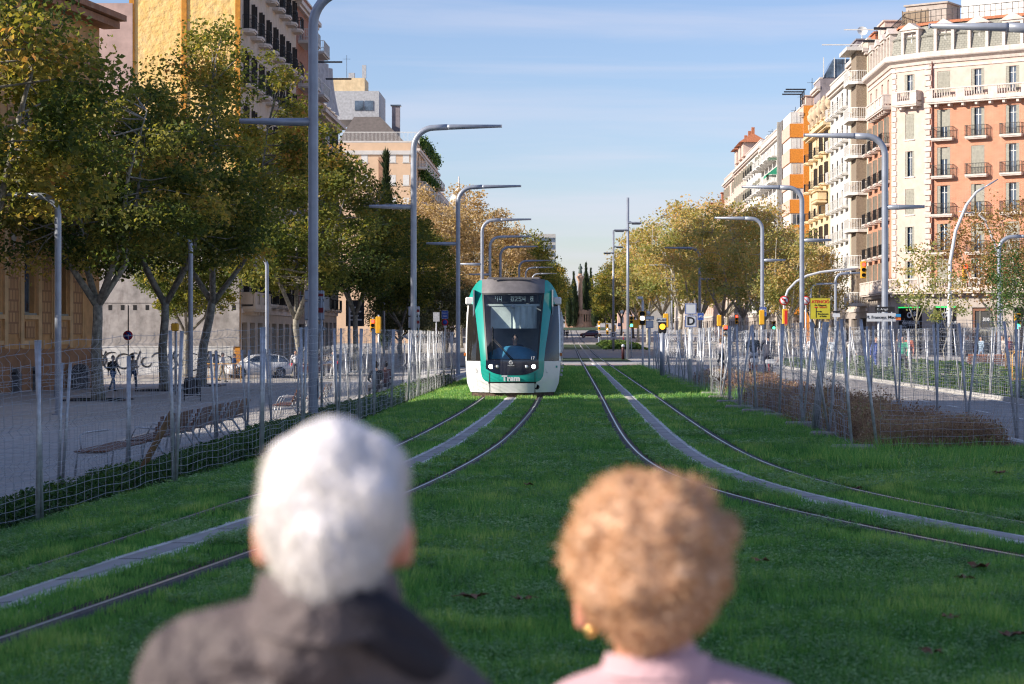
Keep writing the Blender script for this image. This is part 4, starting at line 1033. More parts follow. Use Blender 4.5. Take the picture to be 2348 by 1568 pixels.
place(mb.mesh('cornice', mat('red brown cornice', (.33,.15,.08), .85, stain=((.5,.4,.3),1.5,.4))), 'cornice', SB, facS, 0, 0)
mb = MB(); a = (sd.x*LS-.4, sd.y*LS); mb.hprism([(-.45,-.05),(-16,-.05),(-16+a[0],a[1]),(a[0],a[1])], -.5, 18.9); mb.build('body', M['school'], SB)
m = MB(); wallgrid(m, 16, 2, 19, [(k*3.6+1.2,k*3.6+2.3,z,z+3.4) for k in range(4) for z in (3.8,11)], .3, x0=0); m.box(0,16,.001,.2,-.6,2)
o = m.build('side_wall', M['school'], SB, (0,.06,0), PI)

# left row of flats, tall, its end wall sprayed with yellow insulating foam
M['foam'] = mat('yellow insulation foam', (.86,.53,.16), .9, 0, .06, 2.2, bump=1.0, bscale=2.0, bdist=.12, stain=((.86,.70,.46), 1.1, .6), var2=(.86,.60,.26))
M['lcream'] = mat('grey cream render', (.52,.42,.33), .85, 0, .07, 1.3, stain=((.30,.24,.19), 1.0, .45))
LC, fL, HL, LL, colsL, fhL = street_building('apartment_building', 'tall cream flats with dark louvred shutters and iron balconies behind the plane trees', 'L', 137, 165, -22.5, 31.0, M['lcream'], 7, 8, ww=1.0, wh=2.3, frame='darkshutter', shutter='open', smat='darkshutter', bal=dict(proj=.8, rail='iron', slab='stone', rnd=1), cornice=1.0, endmat=M['foam'], stone=M['lcream'], roofstuff=0, z0=4.4, back=7.3)
balustrade(LC, fL, .3, 7.5, 4.6, 1.0, mt='lcream'); balustrade(LC, fL, 10, 17, 8.0, 1.0, mt='lcream')
m = MB()
for k in (0, 3.7, 7.3): m.box(-.35-k+(.0 if k else 0), .0-k, -.12, -.023, -1, HL)
m.build('foam_pilasters', mat('orange foam strip', (.52,.22,.03), .9, bump=.6, bscale=4), LC)
m = MB()
for k in range(4):
    y = 9+k*4.6; m.box(-.5,2.6,y-.06,y+.06,HL-1.9,HL-1.7); m.box(1.6,2.9,y-.5,y-.4,HL-1.85,HL-1.78,M=None); m.box(2.3,2.8,y+.06,y+.3,HL-1.84,HL-1.72)
m.build('hoist_beams', M['darkmetal'], LC)
o, f_, H_, L_, c_, fh_ = street_building('apartment_building', 'brick and cream flats with angular white railed balconies behind the tallest lamp', 'L', 165, 178, -22.5, 30.5, mat('brown brick', (.30,.13,.08), .85), 7, 2, ww=2.0, wh=2.1, bal=dict(proj=1.4, rail='white', slab='whitewall'), balw=4.2, roofstuff=0)
o, f_, H_, L_, c_, fh_ = street_building('apartment_building', 'flats with a wavy grey covered parapet at the end of the shaded row', 'L', 178, 194, -22.5, 23.0, M['lcream'], 6, 5, ww=1.1, wh=2.1, shutter='open', smat='shutter', bal=dict(proj=.6, rail='iron', slab='lcream'), roofstuff=0, cornice=.9)
m = MB(); m.grid(lambda u, v: (.9*(1-v)**1.5+.25*math.sin(u*28)*(.4+v), u*15, v*4.6), 60, 6); m.build('roof_sheeting', mat('grey roof sheeting', (.38,.38,.40), .7), o, (-.6, .5, H_))
m = MB(); m.box(-1.2,1.6,4,4.1,4.7,4.85); m.box(-1.2,1.9,9,9.1,3.8,3.95); m.build('hoist_beams', M['darkmetal'], o, (.3,0,H_-1))

# pink house with bare end wall left of the foam wall
PH = thing('party_wall_house', 'pinkish grey house end wall with small blue windows beside the yellow foam wall', 'building', (-29.9, 136.85, -.9))
mb = MB(); wallgrid(mb, 11.8, 9.4, 25.5, [(2.0,3.1,13,14.6),(2.0,3.1,17.2,18.8),(2.0,3.1,21.4,23),(6.2,7.3,13,14.6),(6.2,7.3,17.2,18.8),(6.2,7.3,21.4,23)], .2)
mb.build('end_wall', mat('pinkish render', (.47,.33,.29), .9, 0, .1, 1.0, stain=((.30,.22,.20), .8, .4)), PH, (-11.8,0,0))
for xx in (2.55, 6.75):
    for z in (13,17.2,21.4): window(PH, (-11.8,0,0), xx, z, 1.1, 1.6, depth=.2, frame='white')
m = MB(); m.hprism([(-.01,.36),(-11.7,.36),(-11.7,10),(-.01,10)], -1, 25.3); m.build('body', M['greyrender'], PH)
m = MB(); m.tube([(-5.8,-.1,9.5),(-5.8,-.1,25)], .09, 6); m.build('drainpipe', M['galv'], PH)
mw = mat('whitewashed wall', (.36,.335,.325), .9, 0, .18, 1.2, bump=.6, bdist=.05, stain=((.15,.12,.11), 1.1, .8))
mb = MB(); mb.box(-11.8, 7.35, -.05, .3, 1.9, 9.38, 0)
for k in range(22): mb.box(-11+k*.85, -10.75+k*.85, -.06, -.052, 4.4, 4.75, 1)
mb.box(-11.8,7.35,-.09,-.052,4.9,5.0,0)
mb.build('whitewashed_wall', [mw, M['black']], PH, (0,.0,0))
# graffiti hoarding
HB = thing('graffiti_wall', 'long white low wall sprayed with black graffiti loops', 'wall', (-29.9, 134.2, -.9))
m = MB(); m.box(-11.8,7.35,0,.2,-.2,1.88); m.box(-11.8,7.4,-.03,.23,1.88,1.95)
for k in range(7): m.box(-11.8,7.35,-.006,0,.1+k*.26,.12+k*.26)
m.build('wall', mat('whitewashed boards', (.52,.52,.52), .8, 0, .15, 1.0), HB)
r = random.Random(8); m = MB()
for k in range(24):
    cx = -10.8+k*.77; rad = r.uniform(.3,.62); cz = r.uniform(.75,1.1); a0 = r.uniform(0,6); sp = r.uniform(3.2,6.2)
    pts = [(cx+rad*1.1*math.cos(a0+sp*q/16), -.02, cz+rad*math.sin(a0+sp*q/16)*1.05) for q in range(17)]
    m.tube(pts, [.03+.035*math.sin(PI*q/16) for q in range(17)], 5, squash=(1,.3))
    if k % 3 == 0: m.tube([(cx-.2,-.02,.3),(cx+.35,-.02,1.6)], .055, 5, squash=(1,.3))
m.build('graffiti', M['black'], HB)

# peach building at the next corner
LD, fD, HD, LLd, cD, fhD = street_building('apartment_building', 'peach block with shuttered end windows, white terrace railing and grey pitched roof', 'L', 297, 345, -22.5, 30.6, mat('peach render', (.62,.42,.27), .85, 0, .04, 1.0), 8, 8, ww=1.8, wh=2.0, bal=dict(proj=1.3, rail='white', slab='whitewall', panel=False), balw=4.8, roofstuff=0, back=12,
     endwin=((.95,1.55), [16.6,20.0,23.4,26.8], [4.2, 8.4, 10.4]), endmat=mat('peach end wall', (.64,.45,.30), .85, 0, .04, .7))
m = MB(); m.box(-5.7,-4.7,-.05,.0,3,HD-2.2); m.build('recess_strip', mat('brown recess', (.30,.17,.11), .9), LD, (0,-.03,0))
m = MB(); m.box(-12,.02,-.25,.05,HD-1.8,HD-1.2); m.box(-12.05,.08,-.05,12,HD-.0,HD+.25); m.build('terrace_band', M['whitewall'], LD)
m = MB()
for k in range(60): m.box(-12+k*.2,-11.97+k*.2,-.02,.02,HD+.25,HD+1.5)
m.box(-12,0,-.03,.03,HD+1.5,HD+1.6)
for k in range(120): m.box(-.05,.0,k*.4,k*.4+.04,HD+.25,HD+1.5)
m.box(-.06,.0,0,48,HD+1.5,HD+1.6); m.build('terrace_railing', M['white'], LD)
m = MB(); m.add([(-12,2,0),(-2,2,0),(-2,26,0),(-12,26,0),(-10,6,4.2),(-6,6,4.2),(-6,22,4.2),(-10,22,4.2)], [(0,1,5,4),(1,2,6,5),(2,3,7,6),(3,0,4,7),(4,5,6,7)]); m.build('pitched_roof', mat('grey brown roof', (.13,.11,.10), .8, 0, .1, 2), LD, (0,0,HD+.3))
m = MB(); m.box(-16,-6.5,9,20,0,4.4,0); m.box(-10.2,-8.9,8.9,8.98,1.4,2.9,1); m.box(-8.7,-7.4,8.9,8.98,1.4,2.9,1); m.box(-14,-9,12,18,4.4,6.8,2); m.box(-9.4,-8.8,12,12.6,6.8,8.8,0); m.box(-11.5,-10.6,12,13,6.8,7.6,0); m.box(-4.6,-3.4,10,11,-4.4,2.2,3); m.box(-4.8,-3.2,9.8,11.2,2.2,2.4,1)
m.build('penthouse', [mat('pale grey attic', (.40,.41,.43), .8), M['glass'], M['ochre'], M['greyrender']], LD, (0,0,HD+4.4))
antenna(LD, -12, 14, HD+11, 4)
def shrubs_on(root, pts, s, seed):
    V = []; 
    for i, (x, y, z) in enumerate(pts):
        r = np.random.default_rng(seed+i); n = 260; c = r.normal(0, s*.45, (n,3)) + np.array([x,y,z+s*.4]); a = r.normal(size=(n,3)); a /= np.linalg.norm(a,axis=1)[:,None]; b = np.cross(a, r.normal(size=(n,3))); b /= np.linalg.norm(b,axis=1)[:,None]; q = .16
        V.append(np.stack([c-a*q,c+b*q,c+a*q,c-b*q],1).reshape(-1,3))
    V = np.concatenate(V); o = link('roof_plants', npmesh('roof_plants', V, np.arange(len(V)).reshape(-1,4), M['bed'], np.random.default_rng(1).random(len(V)//4)), root); return o
shrubs_on(LD, [(.2,k*3.5+6,HD+.3) for k in range(11)] + [(.8,k*5.9+3,HD-4.8) for k in range(5)], 1.0, 60)
o, f_, H_, L_, c_, fh_ = street_building('apartment_building', 'white gabled house end showing past the peach block', 'L', 345, 395, -22.5, 27.0, M['whitewall'], 7, 8, roofstuff=2, bal=dict(proj=.8, rail='iron', slab='whitewall'))
o, f_, H_, L_, c_, fh_ = street_building('apartment_building', 'distant row house with a small domed turret', 'L', 420, 470, -22.5, 26.5, M['beige'], 6, 8, roofstuff=2)
m = MB(); m.lathe([(1.6,0),(1.6,3.5),(1.9,3.6),(1.7,4.6),(1.0,5.8),(.2,6.6),(.1,9)], 0, 0, 12); m.build('turret', M['stone'], o, (-.5,-1+2,H_))
# far tower blocks
GT = thing('glass_tower', 'pale glass office tower far away over the dark trees', 'building', (-10.5, 900, 0))
m = MB(); m.box(-5,5,0,12,0,48); m.build('tower_wall', M['kerb'], GT)
m = MB()
for k in range(12): m.box(-4.8,4.8,-.1,-.0,8+k*3.3,10+k*3.3)
m.build('glazing_band', M['glass'], GT)
DT = thing('domed_tower', 'pink tower with a grey dome over the avenue trees, beyond the slim grey masts', 'building', (19.5, 640, 3))
m = MB(); m.box(-3.4,3.4,0,7,0,19,0); m.box(-2.2,2.2,.5,5,19,23,1); m.lathe([(2.2,23),(2.3,24),(2.0,25.5),(1.2,26.8),(.2,27.4),(.1,29)], 0, 2.6, 12, 2)
for k in range(5): m.box(-2.6,-1.6,-.06,0,3+k*3,5+k*3,3); m.box(1.2,2.4,-.06,0,3+k*3,5+k*3,3)
m.build('tower_wall', [M['pinkpanel'], mat('red tower', (.38,.10,.06), .8), M['greyrender'], M['glass']], DT)
o, f_, H_, L_, c_, fh_ = street_building('apartment_building', 'pale block low beside the domed tower', 'R', 640, 690, 24, 22, M['greyconc'], 4, 8, roofstuff=2, back=9)
# off-picture blocks that throw the long morning shade over the turf
def shade_block(lb, x0, x1, y0, y1, h):
    z = g(x1, (y0+y1)/2); root = thing('apartment_building', lb, 'building', (x1, y0, z)); L = y1-y0
    m = MB(); m.box(x0-x1, -.4, .01, L, -.5, h); m.box(x0-x1, .4, -.3, L+.3, h, h+.5); m.build('body', M['lcream'], root)
    n = int(L/3.6); ops = [(L*(k+.5)/n-.6, L*(k+.5)/n+.6, 4+f*3.4, 6.3+f*3.4) for k in range(n) for f in range(int((h-5)/3.4))]
    mb = MB(); wallgrid(mb, L, -.5, h, ops, .25); place(mb.mesh('front_wall', M['lcream']), 'front_wall', root, (0,0,PI/2), 0, 0)
SHADE2 = shade_block('taller flats across the side street, out of the picture', -80, -60, 20.0, 68.0, 24)
SHADE = shade_block('flats behind the camera on the plaza side, out of the picture', -44, -24.5, -5.0, 35.0, 22)
# ================================================================ trees
M['leaf_green'] = leafmat('plane leaves green', [(0, (.06,.095,.03)), (.30, (.14,.165,.045)), (.55, (.27,.25,.065)), (.75, (.44,.34,.09)), (.9, (.52,.32,.09)), (1, (.48,.23,.08))], .5)
M['leaf_autumn'] = leafmat('plane leaves autumn', [(0, (.19,.24,.09)), (.3, (.36,.36,.15)), (.6, (.54,.43,.20)), (.85, (.60,.38,.19)), (1, (.66,.52,.36))], .5)
M['leaf_tan'] = leafmat('plane leaves tan', [(0, (.22,.16,.08)), (.5, (.46,.33,.19)), (1, (.62,.48,.31))], .35)
M['leaf_dark'] = leafmat('evergreen leaves', [(0, (.010,.022,.010)), (.6, (.028,.050,.020)), (1, (.06,.075,.03))], .2)
M['leaf_olive'] = leafmat('olive grey leaves', [(0, (.06,.07,.035)), (.6, (.13,.14,.075)), (1, (.20,.19,.11))], .25)

def tree_meshes(seed, H, th, rx, n_clump, per, leaf, mt, bark='bark', lean=(0,0), tr=.24, tmu=.45, tsd=.17, sig=.62, gap=.0, forks=4, topsparse=0.0, flat=1.0):
    """trunk with limbs reaching into clumps, and a crown of loose leaves round each clump"""
    r = np.random.default_rng(seed); rz = (H-th)/2; cz = th+rz*1.02
    cs = []
    while len(cs) < n_clump:
        p = r.normal(size=3); p /= np.linalg.norm(p); p *= r.uniform(.35, 1.0)**.6
        if p[2] < -.75: continue
        w = 1.0 if p[2] < .2 else (1-.35*((p[2]-.2)/.8)**2)
        q = np.array([p[0]*rx*w, p[1]*rx*w, cz+p[2]*rz])
        if gap and mnoise.noise(Vector(q*.33)+Vector((seed,0,0))) < -gap: continue
        cs.append(q)
    cs = np.array(cs) + np.array([lean[0]*.6, lean[1]*.6, 0]); C0 = np.array([lean[0]*.3, lean[1]*.3, th])
    m = MB(); kx, ky = r.normal(0, .12, 2)
    m.tube([(0,0,-.1),(kx*.4,ky*.4,th*.12),(kx,ky,th*.45),(C0[0]*.8,C0[1]*.8,th*.8),(C0[0],C0[1],th*1.02)], [tr*1.35,tr,tr*.86,tr*.8,tr*.75], 9)
    # main limbs
    lims = []
    for k in range(forks):
        a = 2*PI*k/forks+r.uniform(-.4,.4); e = np.array([math.cos(a)*rx*.42+lean[0]*.5, math.sin(a)*rx*.42+lean[1]*.5, th+rz*r.uniform(.55,1.15)])
        mid = C0*.5+e*.5+np.array([math.cos(a)*rx*.10, math.sin(a)*rx*.10, -rz*.08]); e2 = e+np.array([math.cos(a)*rx*.12+r.normal(0,.3), math.sin(a)*rx*.12+r.normal(0,.3), rz*.55])
        pts = [C0-np.array([0,0,.3]), mid, e, e2]; m.tube(pts, [tr*.62, tr*.45, tr*.3, tr*.12], 7)
        for t in np.linspace(.35,1,6):
            lims.append(mid*(1-t)+e*t); lims.append(e*(1-t)+e2*t)
    lims = np.array(lims)
    for c in cs[:int(n_clump*.75)]:
        d = np.linalg.norm(lims-c, axis=1)+np.maximum(0, lims[:,2]-c[2])*1.2; s = lims[np.argmin(d)]
        mid = (s+c)/2+r.normal(0,.18,3)+np.array([0,0,-.12*np.linalg.norm(c-s)*r.uniform(-1,1)]); m.tube([s, mid, c], [tr*.17, tr*.10, .012], 4, cap=False)
    trunk = m.mesh('trunk', M[bark])
    N = n_clump*per; cc = np.repeat(cs, per, 0); sg = np.repeat(r.uniform(.6,1.25,n_clump), per)[:,None]*sig
    off = r.normal(size=(N,3)); off /= np.maximum(1e-6, np.linalg.norm(off,axis=1))[:,None]; off *= (r.random(N)**.45)[:,None]*1.45; off[:,2] *= .62*flat
    pos = cc+off*sg*1.25
    if topsparse:
        k = r.random(N) > topsparse*np.clip((pos[:,2]-cz)/rz, 0, 1); pos = pos[k]; N = len(pos)
        ct = np.repeat(r.normal(tmu, tsd, n_clump), per)[k]
    else: ct = np.repeat(r.normal(tmu, tsd, n_clump), per)
    nr = r.normal(size=(N,3)); nr[:,2] = np.abs(nr[:,2])*1.1+.25; nr /= np.linalg.norm(nr,axis=1)[:,None]
    t1 = np.cross(nr, r.normal(size=(N,3))); t1 /= np.linalg.norm(t1,axis=1)[:,None]; t2 = np.cross(nr, t1); s = leaf*r.uniform(.55,1.25,N)[:,None]
    dr = nr*s*.35
    v = np.stack([pos-t1*s-dr, pos+t2*s*.72, pos+t1*s-dr, pos-t2*s*.72], 1).reshape(-1,3)
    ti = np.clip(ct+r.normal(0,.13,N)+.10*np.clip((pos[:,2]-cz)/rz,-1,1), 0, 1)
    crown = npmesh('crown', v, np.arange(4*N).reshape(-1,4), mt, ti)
    return trunk, crown
def tree(name, label, cat, meshes, X, Y, rot=0, s=1, group=None, sink=0, sz=None):
    t = thing(name, label, cat, (X, Y, g(X,Y)-sink), rot, group); t.scale = (s, s, sz or s)
    link('trunk', meshes[0], t); link('crown', meshes[1], t); return t

LG = M['leaf_green']
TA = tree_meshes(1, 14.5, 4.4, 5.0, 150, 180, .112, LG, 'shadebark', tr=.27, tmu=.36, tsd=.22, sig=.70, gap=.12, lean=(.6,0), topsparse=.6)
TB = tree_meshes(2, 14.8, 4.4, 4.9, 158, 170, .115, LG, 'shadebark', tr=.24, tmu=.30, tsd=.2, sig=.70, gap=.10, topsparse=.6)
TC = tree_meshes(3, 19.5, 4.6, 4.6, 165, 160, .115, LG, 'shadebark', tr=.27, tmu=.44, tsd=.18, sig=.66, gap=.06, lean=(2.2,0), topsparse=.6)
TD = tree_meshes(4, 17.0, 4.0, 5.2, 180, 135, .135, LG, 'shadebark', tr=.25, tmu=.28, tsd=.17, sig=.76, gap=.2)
LG_ = 'plane trees in front of the shaded flats'
px2x = lambda px, Y: (px-1301)/F*Y
tree('plane_tree', 'plane tree rooted out of frame, boughs hanging over the ochre school', 'tree', TA, -20.5, 65, .4, 1.08, LG_)
tree('plane_tree', 'leaning forked plane tree beside the far corner of the school', 'tree', TA, -19.0, 80.7, 2.1, .93, LG_)
tree('plane_tree', 'plane tree with a slim dark trunk between the leaning tree and litter bin', 'tree', TB, -19.2, 95, 1.0, 1.0, LG_)
tree('plane_tree', 'tallest plane tree, thick pale forked trunk behind the litter bin', 'tree', TC, -19.2, 104, 0, 1.0, LG_)
tree('plane_tree', 'plane tree filling the space behind the tallest street lamp, beside the parked car', 'tree', TD, -17.2, 126, .3, .98, LG_)
tree('plane_tree', 'dense brownish plane tree between the two tallest lamps', 'tree', TB, -16.0, 150, 2.5, 1.0, LG_)
tree('plane_tree', 'plane tree behind the second tallest lamp, under the peach block', 'tree', TD, -14.9, 178, 4, .80, LG_)
tree('plane_tree', 'darker low-crowned plane tree in front of the pale yellow cypress corner', 'tree', TD, -15.2, 205, 5, .76, LG_)
tree('plane_tree', 'plane tree standing deep in the side street by the graffiti wall', 'tree', TD, -24.5, 128, 1.5, .72, LG_)
TT = tree_meshes(6, 19.0, 4.5, 6.0, 170, 85, .17, M['leaf_tan'], tr=.24, tmu=.5, tsd=.16, sig=.85, gap=.2)
tree('plane_tree', 'tan thin-leaved plane tree above the third lamp with pale limbs', 'tree', TT, -12.6, 236, 0, 1.0, 'tan plane trees')
tree('plane_tree', 'tan plane tree touching the roof line of the peach block', 'tree', TT, -15.6, 224, 2, .95, 'tan plane trees')
tree('plane_tree', 'smaller tan plane tree right above the tram roof', 'tree', TT, -9.8, 262, 4, .92, 'tan plane trees')
TO = tree_meshes(8, 6.5, 1.6, 3.4, 80, 110, .12, M['leaf_olive'], 'darkbark', tr=.16, tmu=.5, sig=.7)
tree('olive_tree', 'rounded grey green bushy tree beside the taxi sign', 'tree', TO, -12.6, 205, 0, 1.15, 'bushy trees by the taxi sign')
tree('olive_tree', 'low grey green bush tree behind the orange signal box', 'tree', TO, -16.5, 196, 2, 1.0, 'bushy trees by the taxi sign')
tree('olive_tree', 'grey green bush tree hidden partly by the tram', 'tree', TO, -10.0, 222, 4, 1.1, 'bushy trees by the taxi sign')
TF = tree_meshes(9, 17.5, 4.0, 5.6, 120, 90, .24, LG, 'darkbark', tr=.25, tmu=.42, tsd=.15, sig=1.05)
for i, (px, Y, s, lb) in enumerate(((1150,320,.95,'dark avenue tree behind the smallest tan tree'),(1178,350,1.0,'avenue tree directly above the tram roof, behind the low lamps'),(1205,400,1.12,'avenue tree under the glass office tower'),
        (1228,450,1.12,'browner avenue tree to the side of the glass tower'),(1252,520,1.08,'avenue tree whose edge slopes down towards the column'),(1262,600,1.0,'last avenue tree before the column on the tram side'),
        (1388,600,.85,'orange tinged avenue tree below the domed tower'),(1402,520,.95,'avenue tree between the column and the first grey mast'),(1424,450,.95,'dark avenue tree behind the two grey masts'),(1452,385,1.05,'dark avenue tree behind the taller grey mast'))):
    tree('avenue_tree', lb, 'tree', TF, px2x(px,Y), Y, i*1.3, s*(.92+.16*((i*7)%3)/2), 'distant avenue trees')
r_w = np.random.default_rng(99); n = 26000; wx = r_w.uniform(-75, 75, n); wy = r_w.uniform(860, 905, n)
hh = 9+7*fbm(wx, wy*.2, 14, 5); wzv = gz(wx, wy)+hh*r_w.random(n)**.7; c = np.stack([wx,wy,wzv],1); a_ = r_w.normal(size=(n,3)); a_ /= np.linalg.norm(a_,axis=1)[:,None]; b_ = np.cross(a_, r_w.normal(size=(n,3))); b_ /= np.linalg.norm(b_,axis=1)[:,None]
o = link('far_woods', npmesh('far_woods', np.stack([c-a_*.8,c+b_*.6,c+a_*.8,c-b_*.6],1).reshape(-1,3), np.arange(4*n).reshape(-1,4), LG, r_w.uniform(0,.7,n))); tag(o, 'far off belt of trees closing the avenue behind the column', 'trees', kind='stuff')
tree('plane_tree', 'plane tree outside the picture whose crown dapples the turf before the tram', 'tree', TA, -24.5, 40.5, 1.0, .80, LG_)
RA1 = tree_meshes(11, 13.5, 3.4, 4.2, 100, 78, .14, M['leaf_autumn'], tr=.21, tmu=.45, tsd=.2, sig=.72, gap=.12, forks=5, topsparse=.4)
RA2 = tree_meshes(12, 14.5, 3.6, 4.4, 105, 78, .145, M['leaf_autumn'], tr=.22, tmu=.40, tsd=.22, sig=.74, gap=.12, forks=5, topsparse=.4)
ROWL = ['beside the yellow warning sign','behind the third lamp of the carriageway side','between the bicycle sign and the warning sign','above the D board','behind the D board, with a forked pale trunk','behind the APS signal','with the highest crown of the sunny row','at the sunlit end by the grey masts','far back behind the grey mast']
for i, (px, Y, top) in enumerate(((1800,152,500),(1752,162,462),(1704,176,448),(1655,190,452),(1608,204,465),(1562,222,455),(1518,244,472),(1486,276,512),(1462,318,560))):
    X = px2x(px,Y); H = 1.7+(771-top)/F*Y-g(X,Y); mm = RA1 if i % 2 else RA2; h0 = 13.5 if i % 2 else 14.5
    tree('plane_tree', 'golden autumn plane tree ' + ROWL[i], 'tree', mm, X, Y, i*2.1, H/h0, 'autumn plane trees on the sunny side', sz=H/h0)
for i, (px, Y, top, lb) in enumerate(((1830,170,560,'low plane tree whose shade dapples the ornate house front'),(1775,215,520,'plane tree in a second row close to the sunlit house fronts'),(1640,260,520,'plane tree in the second row behind the D board trees'),(1560,300,540,'plane tree in the second row behind the APS signal trees'))):
    X = px2x(px,Y)+1.5; H = 1.7+(771-top)/F*Y; tree('plane_tree', lb, 'tree', RA1, X, Y, i, H/13.5, 'autumn plane trees on the sunny side')
M['leaf_brown'] = leafmat('dry brown leaves', [(0, (.16,.09,.04)), (.5, (.32,.18,.08)), (1, (.34,.28,.10))], .4)
SP = tree_meshes(21, 10.0, 3.2, 3.6, 80, 42, .10, M['leaf_brown'], tr=.12, tmu=.45, sig=.8, gap=.0, lean=(-1.2,0))
tree('plane_tree', 'thin leaning plane tree with sparse brown leaves in front of the brick facade', 'tree', SP, px2x(2292,118), 118, 0, 1.0)
tree('plane_tree', 'second sparse brown tree at the very edge of the brick facade', 'tree', SP, px2x(2352,112), 112, 2.2, .98)
YT = tree_meshes(22, 6.6, 2.6, 1.3, 26, 40, .085, M['leaf_autumn'], tr=.05, tmu=.25, sig=.42)
tree('young_tree', 'spindly staked sapling in front of the dental shop corner', 'tree', YT, px2x(2100,100), 100, 0, 1.0)
tree('young_tree', 'thin sapling with a few green leaves before the second dental shop window', 'tree', YT, px2x(2172,104), 104, 2.0, .82)
GT_ = tree_meshes(23, 6.2, 1.6, 1.25, 50, 90, .05, M['bed'], tr=.04, tmu=.55, sig=.38)
tree('young_tree', 'feathery bright green sapling by the far-edge lamp', 'tree', GT_, px2x(2325,84), 84, 0, 1.0)
def cypress(name, lb, X, Y, H, r0, seed, grp=None):
    t = thing(name, lb, 'cypress', (X, Y, g(X,Y)), 0, grp); r = np.random.default_rng(seed); n = 5200
    z = r.random(n)**.8; a = r.uniform(0,2*PI,n); prof = np.sin(np.clip(z*1.08+.06,0,1)*PI)**.55*(1-z*.45)
    rad = r0*prof*(.72+.28*r.random(n))*(1+.18*np.sin(a*5+z*30)); c = np.stack([np.cos(a)*rad, np.sin(a)*rad, .3+z*(H-.3)],1)
    up = np.stack([np.cos(a)*.25, np.sin(a)*.25, np.ones(n)],1); up += r.normal(0,.2,(n,3)); sd_ = np.stack([-np.sin(a),np.cos(a),np.zeros(n)],1)
    s = .045*H*r.uniform(.5,1.2,n)[:,None]; v = np.stack([c-sd_*s*.22, c+sd_*s*.22, c+up*s],1).reshape(-1,3)
    link('crown', npmesh('crown', v, np.arange(3*n).reshape(-1,3), M['leaf_dark'], r.random(n)), t)
    m = MB(); m.tube([(0,0,-.2),(0,0,H*.9)], [.18,.03], 7); m.build('trunk', M['darkbark'], t); return t
cypress('cypress', 'lone dark cypress rising in front of the peach block', px2x(885,213), 213, 20.6, 1.15, 1)
for i, (px, dY, H, r0, lb) in enumerate(((1304,690,13,1.5,'shortest cypress at the outer end of the monument wall'),(1315,700,19,2.0,'cypress just on the tram side of the column'),(1343,705,22,2.3,'tallest cypress close beside the column'),(1354,715,20.5,1.8,'cypress behind the tallest one'),(1363,700,10,1.6,'low cypress at the far end of the monument wall'))):
    cypress('cypress', lb, px2x(px,dY), dY, H, r0, 10+i, 'cypresses round the monument')

# ---------------------------------------------------------------- column monument
MO = thing('column_monument', 'tall stone column with a robed figure on top and a curved wall at its foot', 'monument', (px2x(1330,702), 702, g(4,702)))
ms = mat('monument sandstone', (.47,.30,.21), .9, 0, .12, .6, bump=.3, stain=((.25,.16,.11), .5, .4))
m = MB(); m.lathe([(1.7,-.5),(1.7,1.2),(1.4,1.4),(1.3,3.4),(.95,3.8),(.82,4.2),(.80,10),(.70,16.2),(.95,16.4),(1.0,16.8),(1.4,17.6),(1.45,18.1),(.8,18.2),(.7,18.9)], 0, 0, 20); m.build('column', ms, MO)
m = MB(); m.lathe([(.62,18.9),(.7,19.3),(.5,20.4),(.58,21.0),(.5,21.6),(.22,21.85),(.2,21.95)], 0, 0, 10); m.ball((0,0,22.15),(.27,.3,.33),10,8); m.tube([(.45,0,21.3),(.7,-.3,20.7),(.3,-.5,20.4)],[.16,.14,.1],6); m.tube([(-.45,0,21.3),(-.66,-.2,20.7),(-.3,-.45,20.9)],[.16,.14,.1],6)
m.build('statue', mat('weathered bronze', (.10,.13,.11), .6, .3, .2, 3), MO)
m = MB()
for k in range(13):
    a = PI*(.10+.80*k/12)+PI; x, y = 4.6*math.cos(a), 2.5*math.sin(a)+1.5; 
    m.box(x-.22,x+.22,y-.22,y+.22,-.5,4.6); m.box(x-.5,x+.5,y-.2,y+.2,4.6,5.9+.4*((k*5)%3)/2); m.box(x-.42,x+.42,y-.17,y+.17,-.5,2.0)
for s in (-1,1): m.box(s*4.9-.5,s*4.9+.5,.6,1.7,-.5,6.6); m.box(s*4.9-.62,s*4.9+.62,.5,1.8,6.6,6.9)
m.build('arcade_wall', ms, MO)
# ================================================================ street lamps
def lamp_mesh(zt, zl, tip, low, r, rb=.62, base=None):
    """curved-over pole (tip to +x), lower arm to -x"""
    p = MB(); n = 9; zb = zt-rb
    pts = [(0,0,-.3),(0,0,.0),(0,0,zb*.5),(0,0,zb)] + [(rb-rb*math.cos(PI/2*k/n), 0, zb+rb*math.sin(PI/2*k/n)) for k in range(1,n+1)]
    xs = rb+.45; pts += [(xs,0,zt+.02)]
    p.tube(pts, r, 16, squash=None)
    p.lathe([(r*1.9,0),(r*1.9,.03),(r*1.5,.05)],0,0,16)
    p.box(r-.002,r+.012,-.06,.06,.6,1.0)
    a = MB(); rr = r*.95
    a.tube([(xs+.005,0,zt+.02),(xs+.1,0,zt+.022),(tip,0,zt+.055)], [rr,rr,rr*.55], 14, squash=(.95,1.05))
    a.box(tip-.001,tip+.02,-rr*.6,rr*.6,zt+.055-rr*.55,zt+.055+rr*.5)
    l = None
    if low:
        l = MB(); l.tube([(-r*.6,0,zl),(-.55,0,zl),(-low,0,zl+.02)], [rr*.85,rr*.85,rr*.5], 12); l.tube([(-.545,0,zl),(-.56,0,zl)], rr*.88, 12)
    d = MB()
    return (p.mesh('pole', M['lamp']), a.mesh('lamp_arm', M['lamp']), l.mesh('side_arm', M['lamp']) if l else None)
